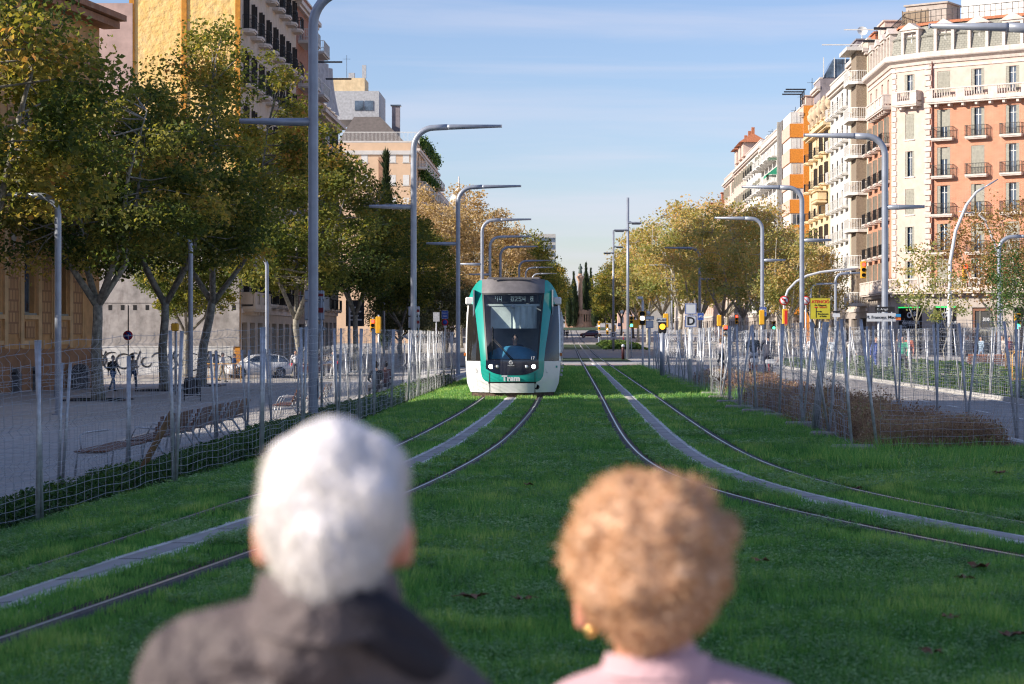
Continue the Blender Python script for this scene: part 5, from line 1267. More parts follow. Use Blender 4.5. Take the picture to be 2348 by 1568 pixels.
def lamp(label, X, Y, meshes, flip=1, grp=None, z=None, rot=0):
    t = thing('street_lamp', label, 'street lamp', (X, Y, g(X,Y) if z is None else z), 0, grp); t.rotation_euler = (0,0,(0 if flip > 0 else PI)+rot)
    link('pole', meshes[0], t); link('lamp_arm', meshes[1], t)
    if meshes[2]: link('side_arm', meshes[2], t)
    return t
LA = lamp_mesh(9.14, 6.39, 3.05, 1.55, .105, .72)
LAB = ['tallest curved street lamp, its top cut off by the picture edge','second curved lamp of the tram side row, wide over the sky','third curved lamp of the tram side row, by the taxi sign','fourth curved lamp of the tram side row, just above the tram roof edge','fifth curved lamp of the tram side row','sixth curved lamp of the tram side row','seventh curved lamp, first of the low trio over the tram roof','eighth curved lamp, middle of the low trio over the tram roof','ninth curved lamp, lowest over the tram roof']
for i, (px, Y) in enumerate(((718,41.8),(948,69.2),(1050,96.8),(1105,124.3),(1123,146),(1147,164),(1190,200),(1205,224),(1220,250))):
    lamp(LAB[i], px2x(px,Y), Y, LA, 1, 'curved lamps beside the tram fence', z=-.19 if Y < 130 else g(-5,Y))
LB = lamp_mesh(9.75, 6.9, 3.25, 1.6, .13, .75)
LBL = ['curved lamp reaching in at the top corner over the mansard roof','tall curved lamp in front of the corner building chamfer','second curved lamp of the carriageway row, in front of the ornate house','third curved lamp of the carriageway row, carrying a blue bicycle sign','fourth curved lamp of the carriageway row, behind the D board','fifth curved lamp of the carriageway row, faint among the trees','sixth curved lamp of the carriageway row, deep among the trees']
for i, (px, Y) in enumerate(((2416,52),(2028,80.2),(1838,107.9),(1747,136.4),(1604,185),(1540,235),(1490,290))):
    lamp(LBL[i], px2x(px,Y), Y, LB, -1, 'curved lamps beside the carriageway')
LP_ = lamp_mesh(7.25, 0, 1.75, 0, .11, .6)
LPL = ['plaza lamp in front of the school pilasters','plaza lamp rising through the plane trees by the litter bin','sunlit slim plaza lamp behind the white car','plaza lamp mostly hidden by the tallest lamp post','plaza lamp just beside the tallest lamp post','farthest plaza lamp by the pedestrians']
for i, (px, Y) in enumerate(((133,66),(437,91),(612,116),(704,130),(800,153),(880,185))):
    lamp(LPL[i], px2x(px,Y), Y, LP_, -1, 'plaza lamps under the plane trees')
LQ = lamp_mesh(6.9, 0, 2.4, 0, .10, .7)
lamp('curved lamp by the feathery sapling with its arm leaving the picture', px2x(2290,104), 104, LQ, 1)
lamp('slim curved lamp pole next to the street name board', px2x(1915,140), 140, lamp_mesh(6.1, 0, 2.0, 0, .09, .55), 1)
lamp('slim curved lamp pole behind the yellow warning sign', px2x(1858,150), 150, lamp_mesh(5.6, 0, 2.1, 0, .08, .55), 1)
def bow_lamp(label, pts, Y, rad):
    base = P(pts[0][0], pts[0][1], Y); t = thing('bow_lamp', label, 'street lamp', (base.x, Y, g(base.x, Y)))
    q = [P(px, py, Y) for px, py in pts]; q[0].z = t.location.z
    m = MB(); m.tube([v-t.location for v in q], [rad*(1-.5*k/(len(q)-1)) for k in range(len(q))], 10); m.build('pole', M['signwhite'], t)
    e = q[-1]-t.location; d = (q[-1]-q[-2]).normalized(); m = MB(); m.tube([e, e+d*.35, e+d*.9], [rad*.55,rad*.9,rad*.5], 8, squash=(.5,1.3)); m.build('lamp_head', M['lamp'], t)
bow_lamp('tall bow-shaped white lamp bending over the brick facade', [(2177,822),(2176,700),(2178,600),(2190,530),(2215,470),(2238,440),(2255,430)], 110, .12)
bow_lamp('thinner bow-shaped lamp bending the other way at the picture edge', [(2296,820),(2295,700),(2292,620),(2280,560),(2258,505),(2240,490),(2232,489)], 118, .10)
# slim masts on the median
def mast(lb, px, Y, top, arms):
    X = px2x(px, Y); t = thing('light_mast', lb, 'mast', (X, Y, g(X,Y)), 0, 'slim grey masts on the median'); z0 = t.location.z; H = P(px, top, Y).z-z0
    m = MB(); m.tube([(0,0,0),(0,0,H)], [.11,.10], 12); m.build('pole', M['lamp'], t)
    for py, s in arms:
        z = P(px, py, Y).z-z0; m = MB(); m.box(min(0,s*1.0),max(0,s*1.0),-.16,.16,z,z+.07); m.tube([(0,0,z+.02),(s*.25,0,z+.03)],.09,6); m.add([(s*.25,-.17,z-.002),(s*1.05,-.17,z-.002),(s*.9,.17,z-.12),(s*.3,.17,z-.12)],[(0,1,2,3)]); m.build('floodlight', M['lamp'], t)
    return t
mast('taller slim grey mast with two small floodlights', 1439, 146, 453, ((511,1),(528,-1)))
t = mast('shorter slim grey mast carrying a small D plate', 1406, 206, 528, ((566,1),(580,-1)))
m = MB(); z = P(1406,768,206).z-t.location.z; m.box(-.32,.32,-.15,-.12,z-.35,z+.3); o = m.build('plate', M['signwhite'], t); text('D', .5, o, (0,-.155,z), (R(90),0,0), M['black'], 'letter', .03)

# ================================================================ signs and signals
def plate(root, px0, px1, py0, py1, Y, mt, name='plate', d=.025, border=None, dy=-.08):
    a, b = P(px0, py1, Y), P(px1, py0, Y); L = root.location; m = MB()
    m.box(a.x-L.x, b.x-L.x, dy-d, dy, a.z-L.z, b.z-L.z, 0); mats = [mt]
    if border:
        w = border[1]; mats.append(border[0]); x0, x1, z0, z1 = a.x-L.x, b.x-L.x, a.z-L.z, b.z-L.z; q = dy-d-.004
        m.box(x0+w*.5,x1-w*.5,q,dy-d,z0+w*.5,z0+w*1.5,1); m.box(x0+w*.5,x1-w*.5,q,dy-d,z1-w*1.5,z1-w*.5,1); m.box(x0+w*.5,x0+w*1.5,q,dy-d,z0+w*1.5,z1-w*1.5,1); m.box(x1-w*1.5,x1-w*.5,q,dy-d,z0+w*1.5,z1-w*1.5,1)
    o = m.build(name, mats, root); return o, ((a.x+b.x)/2-L.x, dy-d-.006, (a.z+b.z)/2-L.z)
def post(root, h, r=.045, mt='galv', x=0, z0=0):
    m = MB(); m.tube([(x,0,z0-.1),(x,0,h)], r, 8); m.lathe([(r*1.6,0),(r*1.6,.02)],x,0,8); return m.build('post', M[mt], root)
def sign_root(name, lb, cat, px, Y, grp=None): X = px2x(px,Y); return thing(name, lb, cat, (X, Y, g(X,Y)), 0, grp)
RX = (R(90),0,0)
def ht(root, py, Y): return P(0,py,Y).z-root.location.z
# D board
t = sign_root('sign_board', 'two stacked white square boards, the lower one reading D, on a white post', 'sign', 1583, 65.8); post(t, ht(t,700,65.8), .062, 'signwhite')
plate(t, 1569.5,1596,695.5,721,65.8,M['signwhite'],border=(M['blue'],.02)); o, c = plate(t, 1569.5,1596,723,750.5,65.8,M['signwhite'],border=(M['blue'],.02)); text('D', .36, o, c, RX, M['black'], 'letter', .02)
# smaller board
t = sign_root('sign_board', 'blank white square board under a small white plate, beside the yellow signal', 'sign', 1488, 99); post(t, ht(t,738,99), .05, 'signwhite')
plate(t, 1480,1497.5,735,752,99,M['signwhite'],border=(M['blue'],.02)); plate(t,1479,1499,724.5,733,99,M['signwhite'],border=(M['iron'],.012))
def lens(root, x, y, z, r, mt, hood=True):
    m = MB(); Mx = Matrix.Translation((x,y,z)) @ Matrix.Rotation(R(90),4,'X'); m.lathe([(r,0),(r,.02),(r*.5,.04)],0,0,14,M=Mx)
    o = m.build('lens', mt, root)
    if hood:
        h = MB(); pts = [(x+r*1.12*math.cos(a), y, z+r*1.12*math.sin(a)) for a in np.linspace(-.3,PI+.3,12)]
        vs = pts+[(p[0],p[1]-r*1.3,p[2]) for p in pts]; h.add(vs,[(k,k+1,k+13,k+12) for k in range(11)]); q = link('hood', h.mesh('hood', M['black']), o)
    return o
RED = emit('red signal light', (1,.03,.02), 5); GRN = emit('green signal light', (.05,1,.55), 4); AMB = emit('amber signal light', (1,.45,.02), 2.2); WHT = emit('white signal bar', (.9,.95,1), 1.2)
def signal_head(root, x, y, z, w, h, lit, mt='yellow', off='black'):
    """three-lens head centred at x, z"""
    m = MB(); m.bbox(x-w/2,x+w/2,y,y+.2,z-h/2,z+h/2,.03); m.box(x-w*.4,x+w*.4,y-.006,y,z-h*.46,z+h*.46,1); o = m.build('signal_head', [M[mt], M['yellow'] if mt == 'yellow' else M['black']], root)
    for k in range(3):
        lens(root, x, y-.01, z+h*(.31-.31*k), w*.33, {0:RED,2:GRN}.get(k, WHT) if lit == k else M[off])
    return o
# APS signal
t = sign_root('tram_signal', 'round amber tram signal on a dark post under the plate APS-A012', 'signal', 1518, 80.8); post(t, ht(t,754,80.8), .10, 'lamp')
z = ht(t,750,80.8); m = MB(); m.bbox(-.17,.17,-.1,.1,z-.24,z+.22,.03); m.build('signal_head', M['black'], t); lens(t,0,-.11,z+.02,.115,AMB)
o, c = plate(t,1505,1527,728.5,739,80.8,M['signwhite'],border=(M['iron'],.012)); text('APS-A012', .105, o, c, RX, M['black'], 'lettering', .012)
# yellow tram signal with cctv
t = sign_root('tram_signal', 'yellow three-lens tram signal with a white bar, camera on top', 'signal', 1473, 112); post(t, ht(t,690,112), .06, 'signwhite')
signal_head(t, -.03, -.3, ht(t,729.5,112), .42, .78, 1); m = MB(); m.box(-.5,-.24,-.1,.12,ht(t,752,112),ht(t,733,112)); m.build('relay_box', M['yellow'], t)
plate(t,1464,1472,716,727,112,M['galv']); m = MB(); m.lathe([(.13,0),(.13,.02)],0,0,14,M=Matrix.Translation((.3,-.1,ht(t,718,112)))@Matrix.Rotation(R(90),4,'X')); m.build('round_plate', M['signwhite'], t)
m = MB(); z = ht(t,694,112); m.tube([(0,0,z),(0,0,z+.15),(-.1,-.1,z+.3)],.05,6); m.bbox(-.3,.02,-.4,.0,z+.2,z+.34,.03); m.build('camera', M['signwhite'], t)
# other signals
def simple_signal(lb, px, Y, pyc, lit, h=.85, mt='yellow', side=1, base=True, back=False):
    t = sign_root('traffic_light', lb, 'traffic light', px, Y, 'yellow traffic lights at the crossings'); post(t, ht(t,pyc,Y)+h*.6, .055, 'galv')
    if back: m = MB(); zz = ht(t,pyc,Y); m.bbox(-.16,.16,-.28,-.06,zz-h/2,zz+h/2,.04); m.build('signal_head', M['yellow'], t)
    else: signal_head(t, 0, -.28, ht(t,pyc,Y), .32, h, lit)
    return t
simple_signal('traffic light showing green beside the taller grey mast', 1447, 150, 738, 2)
simple_signal('yellow signal seen from its side behind the APS plate', 1526, 120, 735, -1, back=True)
simple_signal('yellow signal cabinet facing away among the plane trunks', 1648, 140, 735, -1, back=True, h=.8)
simple_signal('small traffic light showing red between the plane trunks', 1688, 190, 732, 0, h=.9)
simple_signal('double stacked red traffic light low between trunks', 1662, 122, 758, 0, h=.7)
simple_signal('yellow pedestrian signal on the bicycle sign lamp', 1745.5, 120, 728, -1, back=True, h=.9)
simple_signal('traffic light at the far crossing near the column foot', 1373, 290, 747, 1, h=1.3)
simple_signal('second traffic light at the far crossing', 1392, 268, 755, 1, h=1.4)
simple_signal('orange signal lamp by the far median', 1409, 330, 752, -1, back=True, h=1.0)
simple_signal('yellow signal box beyond the tallest lamp, near the shaded flats', 868, 118, 745, -1, back=True, h=1.0)
simple_signal('traffic light showing red in front of the dark taxi board', 855, 121, 746, 0, h=.8)
simple_signal('red pedestrian light near the pale forked trunk', 473, 112, 767, 0, h=.6)
simple_signal('yellow signal boxes over the slim dark trunk', 403, 88, 750, -1, back=True, h=.35)
simple_signal('pedestrian light with a green walking figure at the picture edge', 2329, 88, 737, 2, h=.7)
simple_signal('small green lit signal behind the two cyclists', 1773, 175, 746, 2, h=.7)
def arch_signal(lb, pts, Y, head, grp=None, sign=None):
    b = px2x(pts[0][0], Y); t = thing('arched_signal', lb, 'traffic light', (b, Y, g(b,Y)), 0, 'traffic lights on arched masts'); q = [P(px,py,Y)-t.location for px,py in pts]; q[0].z = 0
    m = MB(); m.tube(q, .075, 10); m.build('mast', M['signwhite'], t); hp = P(head[0],head[1],Y)-t.location; signal_head(t, hp.x, -.28, hp.z, .36, 1.1, 0)
    if sign:
        for (sx_, sy_, r0) in sign:
            c = P(sx_, sy_, Y)-t.location; Mx = Matrix.Translation((c.x,-.12,c.z))@Matrix.Rotation(R(90),4,'X'); m = MB(); m.lathe([(r0,0),(r0,.015)],0,0,24,1,M=Mx); m.lathe([(r0*.78,.016),(r0*.78,.022)],0,0,24,0,M=Mx)
            o = m.build('round_sign', [M['signwhite'],M['red']], t); m = MB(); k = r0*.16
            m.tube([(c.x+r0*.2,-.15,c.z-r0*.5),(c.x+r0*.2,-.15,c.z+r0*.25),(c.x-r0*.35,-.15,c.z+r0*.25)],k*.8,4,squash=(1,.2)); m.prism([(c.x-r0*.3,c.z+r0*.5),(c.x-r0*.62,c.z+r0*.25),(c.x-r0*.3,c.z)],-.155,-.148); link('arrow', m.mesh('arrow', M['black']), o)
            m = MB(); m.tube([(c.x-r0*.55,-.165,c.z+r0*.55),(c.x+r0*.55,-.165,c.z-r0*.55)],k*.8,4,squash=(1,.2)); link('slash', m.mesh('slash', M['red']), o)
    m = MB(); z = P(0,726,Y).z-t.location.z; m.bbox(-.14,.22,-.3,-.09,z-.6,z+.5,.04); m.box(0,.18,-.306,-.3,z-.5,z+.4,1); m.build('signal_box', [M['yellow'],M['red']], t)
    return t
arch_signal('arched mast carrying a no-left-turn disc and a red light near the corner building', [(1797,830),(1797,690),(1806,665),(1825,645),(1850,632),(1880,624),(1920,619),(1968,617)], 128, (1978,619), sign=[(1797,689,.30)])
arch_signal('arched mast with a red light hanging before the brick facade', [(2375,830),(2375,700),(2360,650),(2330,630),(2290,620),(2250,619),(2216,618)], 122, (2211,624))
t = simple_signal('yellow signal head seen from behind at the brick facade edge', 2287, 135, 624, -1, back=True, h=1.1)
# round no-turn disc on the slim pole
t = sign_root('round_sign', 'second no-turn disc half hidden behind the yellow warning sign', 'sign', 1847, 135); post(t, ht(t,680,135), .05); c = ht(t,689,135)
m = MB(); Mx = Matrix.Translation((0,-.1,c))@Matrix.Rotation(R(90),4,'X'); m.lathe([(.3,0),(.3,.015)],0,0,24,1,M=Mx); m.lathe([(.23,.016),(.23,.022)],0,0,24,0,M=Mx); m.tube([(-.17,-.13,c+.17),(.17,-.13,c-.17)],.03,4,1,squash=(1,.2)); m.build('disc', [M['signwhite'],M['red']], t)
# warning sign
t = sign_root('warning_sign', 'yellow roadworks notice reading ATENCIÓ with an arrow', 'sign', 1879, 75); post(t, ht(t,700,75), .04)
ys = mat('yellow notice', (.50,.44,.03), .5, 0, .05, 3)
o, c = plate(t,1856,1902.5,683,732,75,ys,border=(M['iron'],.008)); cx, cy, cz = c
text('ATENCIÓ', .155, o, (cx,cy,cz+.255), RX, M['red'], 'heading', .015); text('Av. Diagonal', .085, o, (cx,cy,cz+.13), RX, M['black'], 'line_of_text', .012); text('TALLAT', .085, o, (cx+.1,cy,cz+.05), RX, M['red'], 'line_of_text', .012)
text('Desviament', .082, o, (cx+.10,cy,cz-.20), RX, M['black'], 'line_of_text', .012); text('c/ Sicília', .082, o, (cx+.10,cy,cz-.29), RX, M['black'], 'line_of_text', .012)
m = MB(); m.box(cx-.17,cx-.145,cy-.003,cy+.002,cz-.34,cz+.03); m.box(cx-.145,cx,cy-.003,cy+.002,cz-.125,cz-.10); m.prism([(cx,cz-.075),(cx+.07,cz-.112),(cx,cz-.15)],cy-.003,cy+.002); link('arrow', m.mesh('arrow', M['black']), o)
m = MB(); m.box(cx-.22,cx-.1,cy-.003,cy+.002,cz+.032,cz+.07); link('bar', m.mesh('bar', M['red']), o)
# street name boards
t = sign_root('street_sign', 'pale street name board Pl. Francesc Macià under a black board C. Aragó', 'sign', 2014, 78); post(t, ht(t,700,78), .05); 
o, c = plate(t,1986,2052,718,737,78,M['signwhite']); text('Pl. Francesc Macià', .17, o, (c[0]+.02,c[1],c[2]), RX, M['black'], 'street_name', .008)
o, c = plate(t,2005,2050,703,715,78,M['iron']); text('C. Aragó', .12, o, (c[0]-.1,c[1],c[2]), RX, M['signwhite'], 'street_name', .006)
t = sign_root('direction_sign', 'small blue and orange direction blades on a thin post by the dental shop', 'sign', 2044, 92); post(t, ht(t,715,92), .03)
plate(t,2042,2064,720,726.5,92,mat('sky blue', (.03,.25,.55), .5)); plate(t,2042,2064,728,734,92,mat('orange sign', (.70,.18,.04), .5))
t = sign_root('street_sign', 'small black and white plates on the slim lamp pole past the warning sign', 'sign', 1916.5, 138); post(t, ht(t,712,138), .03); plate(t,1908,1925,712.5,717,138,M['iron']); plate(t,1908,1925,718.5,727,138,M['signwhite'])
# blue bicycle signs
def bike_sign(lb, px, Y, p0, p1, y0, y1, arrow):
    t = sign_root('bicycle_sign', lb, 'sign', px, Y, 'blue bicycle signs'); post(t, ht(t,y0,Y)+.05, .03); o, c = plate(t,p0,p1,y0,y1,Y,M['blue'],dy=-.22,border=(M['signwhite'],.01)); w = (p1-p0)/F*Y; cx, cy, cz = c
    if arrow: cz += w*.22
    m = MB(); r_ = w*.17
    for s in (-1,1): m.tube([(cx+s*w*.25+r_*math.cos(a),cy,cz-w*.06+r_*math.sin(a)) for a in np.linspace(0,2*PI,13)], w*.022, 4, cap=False)
    for a, b in (((-.25,-.06),(-.08,.14)),((-.08,.14),(.16,.14)),((.16,.14),(.25,-.06)),((-.25,-.06),(.02,-.06)),((.02,-.06),(.16,.14)),((.02,-.06),(-.1,.2)),((.16,.14),(.13,.22)),((.13,.22),(.22,.22)),((-.15,.2),(-.05,.2))): m.tube([(cx+a[0]*w,cy,cz+a[1]*w),(cx+b[0]*w,cy,cz+b[1]*w)], w*.02, 4)
    if arrow: m.tube([(cx-.06*w,cy,cz-.75*w),(cx-.06*w,cy,cz-.35*w)], w*.05, 4); m.prism([(cx-.2*w,cz-.42*w),(cx+.08*w,cz-.42*w),(cx-.06*w,cz-.24*w)], cy-.004, cy)
    link('bicycle_symbol', m.mesh('bicycle_symbol', M['signwhite']), o)
bike_sign('square blue bicycle sign right beside the D board', 1611, 150, 1598,1612.5,717.5,734, False)
bike_sign('tall blue bicycle sign with an arrow on the third carriageway lamp', 1745, 132, 1740.5,1756,704,725, True)
bike_sign('tiny blue bicycle sign far off beside the taller mast', 1420, 230, 1415.5,1423,741,748, False)
# taxi sign and its neighbours
t = sign_root('taxi_sign', 'blue taxi rank sign with white lettering and a small round plate beneath', 'sign', 1020, 152); post(t, ht(t,712,152), .045, 'signwhite')
o, c = plate(t,1012.5,1027.5,712,731,152,M['blue'],border=(M['signwhite'],.012)); text('RESERVAT', .10, o, (c[0],c[1],c[2]+.12), RX, M['signwhite'], 'line_of_text', .008); text('TAXI', .15, o, (c[0],c[1],c[2]-.12), RX, M['signwhite'], 'line_of_text', .01)
m = MB(); Mx = Matrix.Translation((0,-.1,ht(t,739,152)))@Matrix.Rotation(R(90),4,'X'); m.lathe([(.25,0),(.25,.015)],0,0,20,0,M=Mx); m.lathe([(.18,.016),(.18,.02)],0,0,20,1,M=Mx); m.build('disc', [M['red'],M['blue']], t); plate(t,1017,1024,746,751,152,M['signwhite'])
t = sign_root('sign_board', 'grey back of a square sign beside the taxi sign', 'sign', 1000, 140); post(t, ht(t,717,140), .045, 'signwhite'); plate(t,993,1007.5,716,737,140,M['galv'])
t = sign_root('bus_stop_board', 'dark board with white lines behind the shaded trees', 'sign', 815, 160); post(t, ht(t,690,160), .06,'darkmetal')
o, c = plate(t,793,835,688,748,160,M['darkmetal']); 
for k, w in ((0,.9),(1,1.0),(2,.8),(3,1.05)):
    m = MB(); m.box(c[0]-.5,c[0]-.5+w,c[1]-.002,c[1]+.003,c[2]-.35-k*.0+(.75-k*.33),c[2]-.35+(.75-k*.33)+.12); link('white_line', m.mesh('white_line', M['signwhite']), o)
def level_sign(lb, px, Y, n, ys, w):
    t = sign_root('tram_sign_stack', lb, 'sign', px, Y, 'grey tram sign stacks clamped beside the lamp posts'); s = Y/F
    for k, (a, b) in enumerate(ys):
        z0, z1 = ht(t,b,Y), ht(t,a,Y); m = MB(); m.bbox(-w/2,w/2,.14,.18,z0,z1,.02,0); m.box(w*.16,w*.46,.132,.14,z0+(z1-z0)*.40,z0+(z1-z0)*.66,1); m.build('plate', [M['lamp'],M['darkred']], t)
    m = MB(); a, b = ys[-1][1]+3, ys[-1][1]+35; zc = (ht(t,a,Y)+ht(t,b,Y))/2; h = abs(ht(t,a,Y)-ht(t,b,Y))/2; m.prism([(-h*1.7,zc),(0,zc-h),(h*1.7,zc),(0,zc+h)],.14,.17,0); m.box(h*.25,h*.6,.132,.14,zc-h*.15,zc+h*.15,1); m.build('plate', [M['lamp'],M['darkred']], t)
    m = MB()
    for a, b in ys:
        for q in (a+4, b-4): z = ht(t,q,Y); m.lathe([(.114,z),(.114,z+.02)],0,0,14)
    m.tube([(.15,.16,0),(.15,.16,ht(t,ys[0][0],Y))],.025,6); m.build('clamps', M['galv'], t)
level_sign('two grey backed plates and a diamond clamped to the tallest lamp post', 718.5, 42.0, 2, ((665,688),(690,734)), .42)
level_sign('grey backed plates and a diamond on the second tallest lamp post', 948.5, 69.4, 2, ((702,724),(726,752)), .40)
# no parking disc in the plaza
t = sign_root('no_parking_sign', 'round blue and red no-parking disc before the whitewashed wall', 'sign', 294, 98); post(t, ht(t,700,98), .03, 'darkmetal'); c = ht(t,769,98)
m = MB(); Mx = Matrix.Translation((0,-.08,c))@Matrix.Rotation(R(90),4,'X'); m.lathe([(.24,0),(.24,.015)],0,0,24,0,M=Mx); m.lathe([(.175,.016),(.175,.022)],0,0,24,1,M=Mx); m.tube([(-.13,-.115,c+.13),(.13,-.115,c-.13)],.025,4,0,squash=(1,.2)); m.build('disc', [M['red'],M['blue']], t)
t = sign_root('bollard', 'short dark red bollard with a pale band near the grey masts', 'bollard', 1428, 142); m = MB(); m.lathe([(.11,0),(.11,.85),(.09,.9)],0,0,12); m.build('post', mat('maroon', (.05,.008,.012), .5), t); m = MB(); m.lathe([(.115,.92),(.115,1.0),(.12,1.02),(.08,1.1),(.02,1.12)],0,0,12); m.build('cap', M['signwhite'], t)

# ================================================================ wire fences
PH_, PW = 1.95, 3.6
def panel_mesh(seed=0):
    m = MB(); r = random.Random(seed); nv = 18; folds = [(.12,0),(.50,0),(.56,.06),(.62,0),(.98,0),(1.04,.06),(1.10,0),(1.46,0),(1.52,.06),(1.58,0),(1.76,0),(1.82,.06),(1.88,0),(1.96,0)]
    def wav(x, z): return .012*math.sin(x*2.3+z*1.7+seed)+.015*math.sin(x*5+seed*2)
    for k in range(nv+1):
        x = PW*k/nv; m.tube([(x+.006*math.sin(k*3+z*4), y+wav(x,z), z) for z, y in folds], .0029, 3, cap=False)
    zs = [.14,.24,.34,.44,.50,.56,.62,.72,.84,.98,1.04,1.10,1.2,1.32,1.46,1.52,1.58,1.70,1.82,1.93]
    for z in zs:
        d = .06 if z in (.56,1.04,1.52,1.82) else 0
        m.tube([(PW*k/9, d+wav(PW*k/9,z), z+.014*math.sin(k*1.7+z*9+seed)) for k in range(10)], .0029, 3, cap=False)
    return m.mesh('wire_mesh', M['wire'])
PM = [panel_mesh(s) for s in range(3)]
pm = MB(); pm.tube([(0,0,-.05),(0,0,PH_)], .0225, 10); pm.tube([(0,0,PH_),(0,0,PH_+.01)], .0245, 10); POSTM = pm.mesh('post', M['galv'])
bm_ = MB(); bm_.bbox(-.32,.32,-.11,.11,0,.13,.03); BLOCKM = bm_.mesh('foot_block', mat('concrete foot', (.33,.31,.28), .9, 0, .15, 5, bump=.4))
def fence(pts, who, group, foot=False, seed=0, lean=.035, zoff=0.0, zl=None, label2=None):
    r = random.Random(seed)
    for i in range(len(pts)-1):
        a, b = Vector((*pts[i],0)), Vector((*pts[i+1],0)); d = b-a; L = d.length; ang = math.atan2(d.y, d.x)
        za = (zl if zl is not None else g(a.x,a.y))+zoff; zb = (zl if zl is not None else g(b.x,b.y))+zoff
        lb = who % ORD[i] if not label2 else label2[i]
        t = thing('fence_panel', lb, 'wire fence', (a.x, a.y, za), ang, group)
        o = link('wire_mesh', PM[(i+seed) % 3], t); k = (L-.16)/PW; o.scale = (k, 1, 1); o.location = (.08, 0, 0); o.rotation_euler = (r.gauss(0,lean*.8), -math.atan2(zb-za, L), 0)
        for x, zz in ((.05, 0), (L-.05, zb-za)):
            p = link('post', POSTM, t); p.location = (x, 0, zz); p.rotation_euler = (r.gauss(0,lean), r.gauss(0,lean), 0)
        if foot: q = link('foot_block', BLOCKM, t); q.location = (0,0,0); q.rotation_euler = (0,0,PI/2)
def pts_of(l): return [(px2x(px,Y), Y) for px, Y in l]
fence([(-7.9,14.2),(-6.55,17.6)] + pts_of([(92,21.0),(400,25.1),(600,28.9),(694,32.7),(775,37.3),(822,40.5),(858,43.5),(897,47.2),(935,52.0),(960,56.0),(980,59.5),(1000,63.5),(1018,67.5),(1035,72),(1044,76)]),
      'mesh panel, %s from the near end, in the fence before the plaza bed', 'mesh fence panels between tram and plaza', seed=1)
fence([(-8.4,24.3)] + [(-7.29,28.6),(-6.95,31.5),(-6.9,35.0),(-6.8,38.6),(-6.8,42.2),(-6.8,45.8),(-6.7,49.4),(-6.7,53),(-6.6,56.6),(-6.6,60.2),(-6.5,63.8),(-6.4,67.4),(-6.3,71),(-6.2,74.6)],
      'mesh panel, %s from the near end, in the fence before the benches', 'mesh fence panels beside the benches', seed=3)
rf = [(4.4,28.7),(4.14,28.9),(4.34,33),(4.34,36.8),(4.34,40.8),(4.1,43.2),(3.93,45.6),(4.0,49.2),(4.05,52.8),(4.1,56.4),(4.05,60),(4.1,63.6),(4.1,67.2),(4.15,70.8),(4.15,74.4),(4.2,78),(4.2,81.6),(4.2,85.2),(4.25,88.8),(4.25,92.4),(4.3,96),(4.3,99.6)]
fence(rf[1:], 'leaning mesh panel, %s from the shrub bed corner, in the turf edge fence', 'mesh fence panels between turf and carriageway', foot=True, seed=5, lean=.07)
fence([(9.6,28.2),(7.5,29.9)], '%s', 'mesh fence panels between turf and carriageway', seed=9, lean=.05, foot=True, label2=['mesh panel closing the shrub bed at the edge of the picture'])
fence([(7.5,29.9),(4.42,28.65)], '%s', 'mesh fence panels between turf and carriageway', seed=9, lean=.07, foot=True, label2=['mesh panel crossing in front of the withered shrubs'])
fence([(7.47,29.6),(7.47,33.1),(7.57,37.7),(7.69,41.4),(7.54,45.4),(7.5,49.2),(7.45,53),(7.4,57),(7.4,61),(7.4,65),(7.4,69),(7.35,73),(7.3,77),(7.3,81),(7.3,85),(7.3,89),(7.3,93)],
      'mesh panel, %s from the near end, along the kerb behind the withered shrubs', 'mesh fence panels along the carriageway kerb', seed=6, lean=.06)
fence([(11.75,48),(11.7,51.6),(11.7,55.2),(11.6,58.8),(11.3,62.4),(11.4,66),(11.5,69.6),(11.6,73.2),(11.6,76.8),(11.7,80.4),(11.7,84),(11.7,87.6),(11.7,91.2),(11.8,94.8),(11.8,98.4)],
      'mesh panel, %s from the near end, in the sunlit planting strip fence', 'mesh fence panels in the far planting strip', seed=7, lean=.08)
# green tape marks on two posts, timber prop
t = thing('timber_prop', 'rough brown timber leaning against the mesh fence', 'timber', (0,0,0)); a = P(395,945,25.6); b = P(296,1101,25.6); b.z = g(b.x,25.6)+.0; t.location = b
m = MB(); v = a-b; m.tube([(0,0,0), v], .042, 4); m.build('plank', M['timber'], t)
# spare posts bundled against the near corner of the far fence
t = thing('post_bundle', 'spare fence posts and mesh leaning together near the withered shrubs', 'fence posts', (4.34,34.6,0)); m = MB()
for k in range(4): m.tube([(-.10+k*.04,.06*k,0),(.10+k*.03,.05*k-.1,1.95)], .02, 8)
m.build('posts', M['galv'], t)
# yellow pedestrian barriers
def barrier(lb, X, Y, rot, w, h, mt, n=14):
    t = thing('barrier', lb, 'barrier', (X,Y,g(X,Y)), rot, 'yellow steel barriers'); m = MB(); m.tube([(-w/2,0,0),(-w/2,0,h-.1),(-w/2+.1,0,h),(w/2-.1,0,h),(w/2,0,h-.1),(w/2,0,0)], .028, 8); m.tube([(-w/2,0,.2),(w/2,0,.2)], .018, 6)
    m.build('frame', mt, t); m = MB()
    for k in range(1,n): m.tube([(-w/2+w*k/n,0,.2),(-w/2+w*k/n,0,h)], .010, 5)
    m.build('bars', mt, t)
    for s in (-1,1): m = MB(); m.tube([(s*w*.42,-.25,.02),(s*w*.42,.25,.02)],.02,6); m.build('foot', mt, t)
BY = mat('barrier yellow', (.62,.33,.08), .6, 0, .1, 5)
barrier('yellow barrier standing before the white car and the graffiti', px2x(505,112), 112, .05, 2.3, 1.05, BY)
barrier('orange barrier at the picture edge beside the sunny plaza', px2x(2362,70), 70, .1, 1.3, 1.15, BY)
barrier('orange mesh barrier beyond the lit bench', px2x(2345,80), 80, 0, 1.4, 1.1, BY)

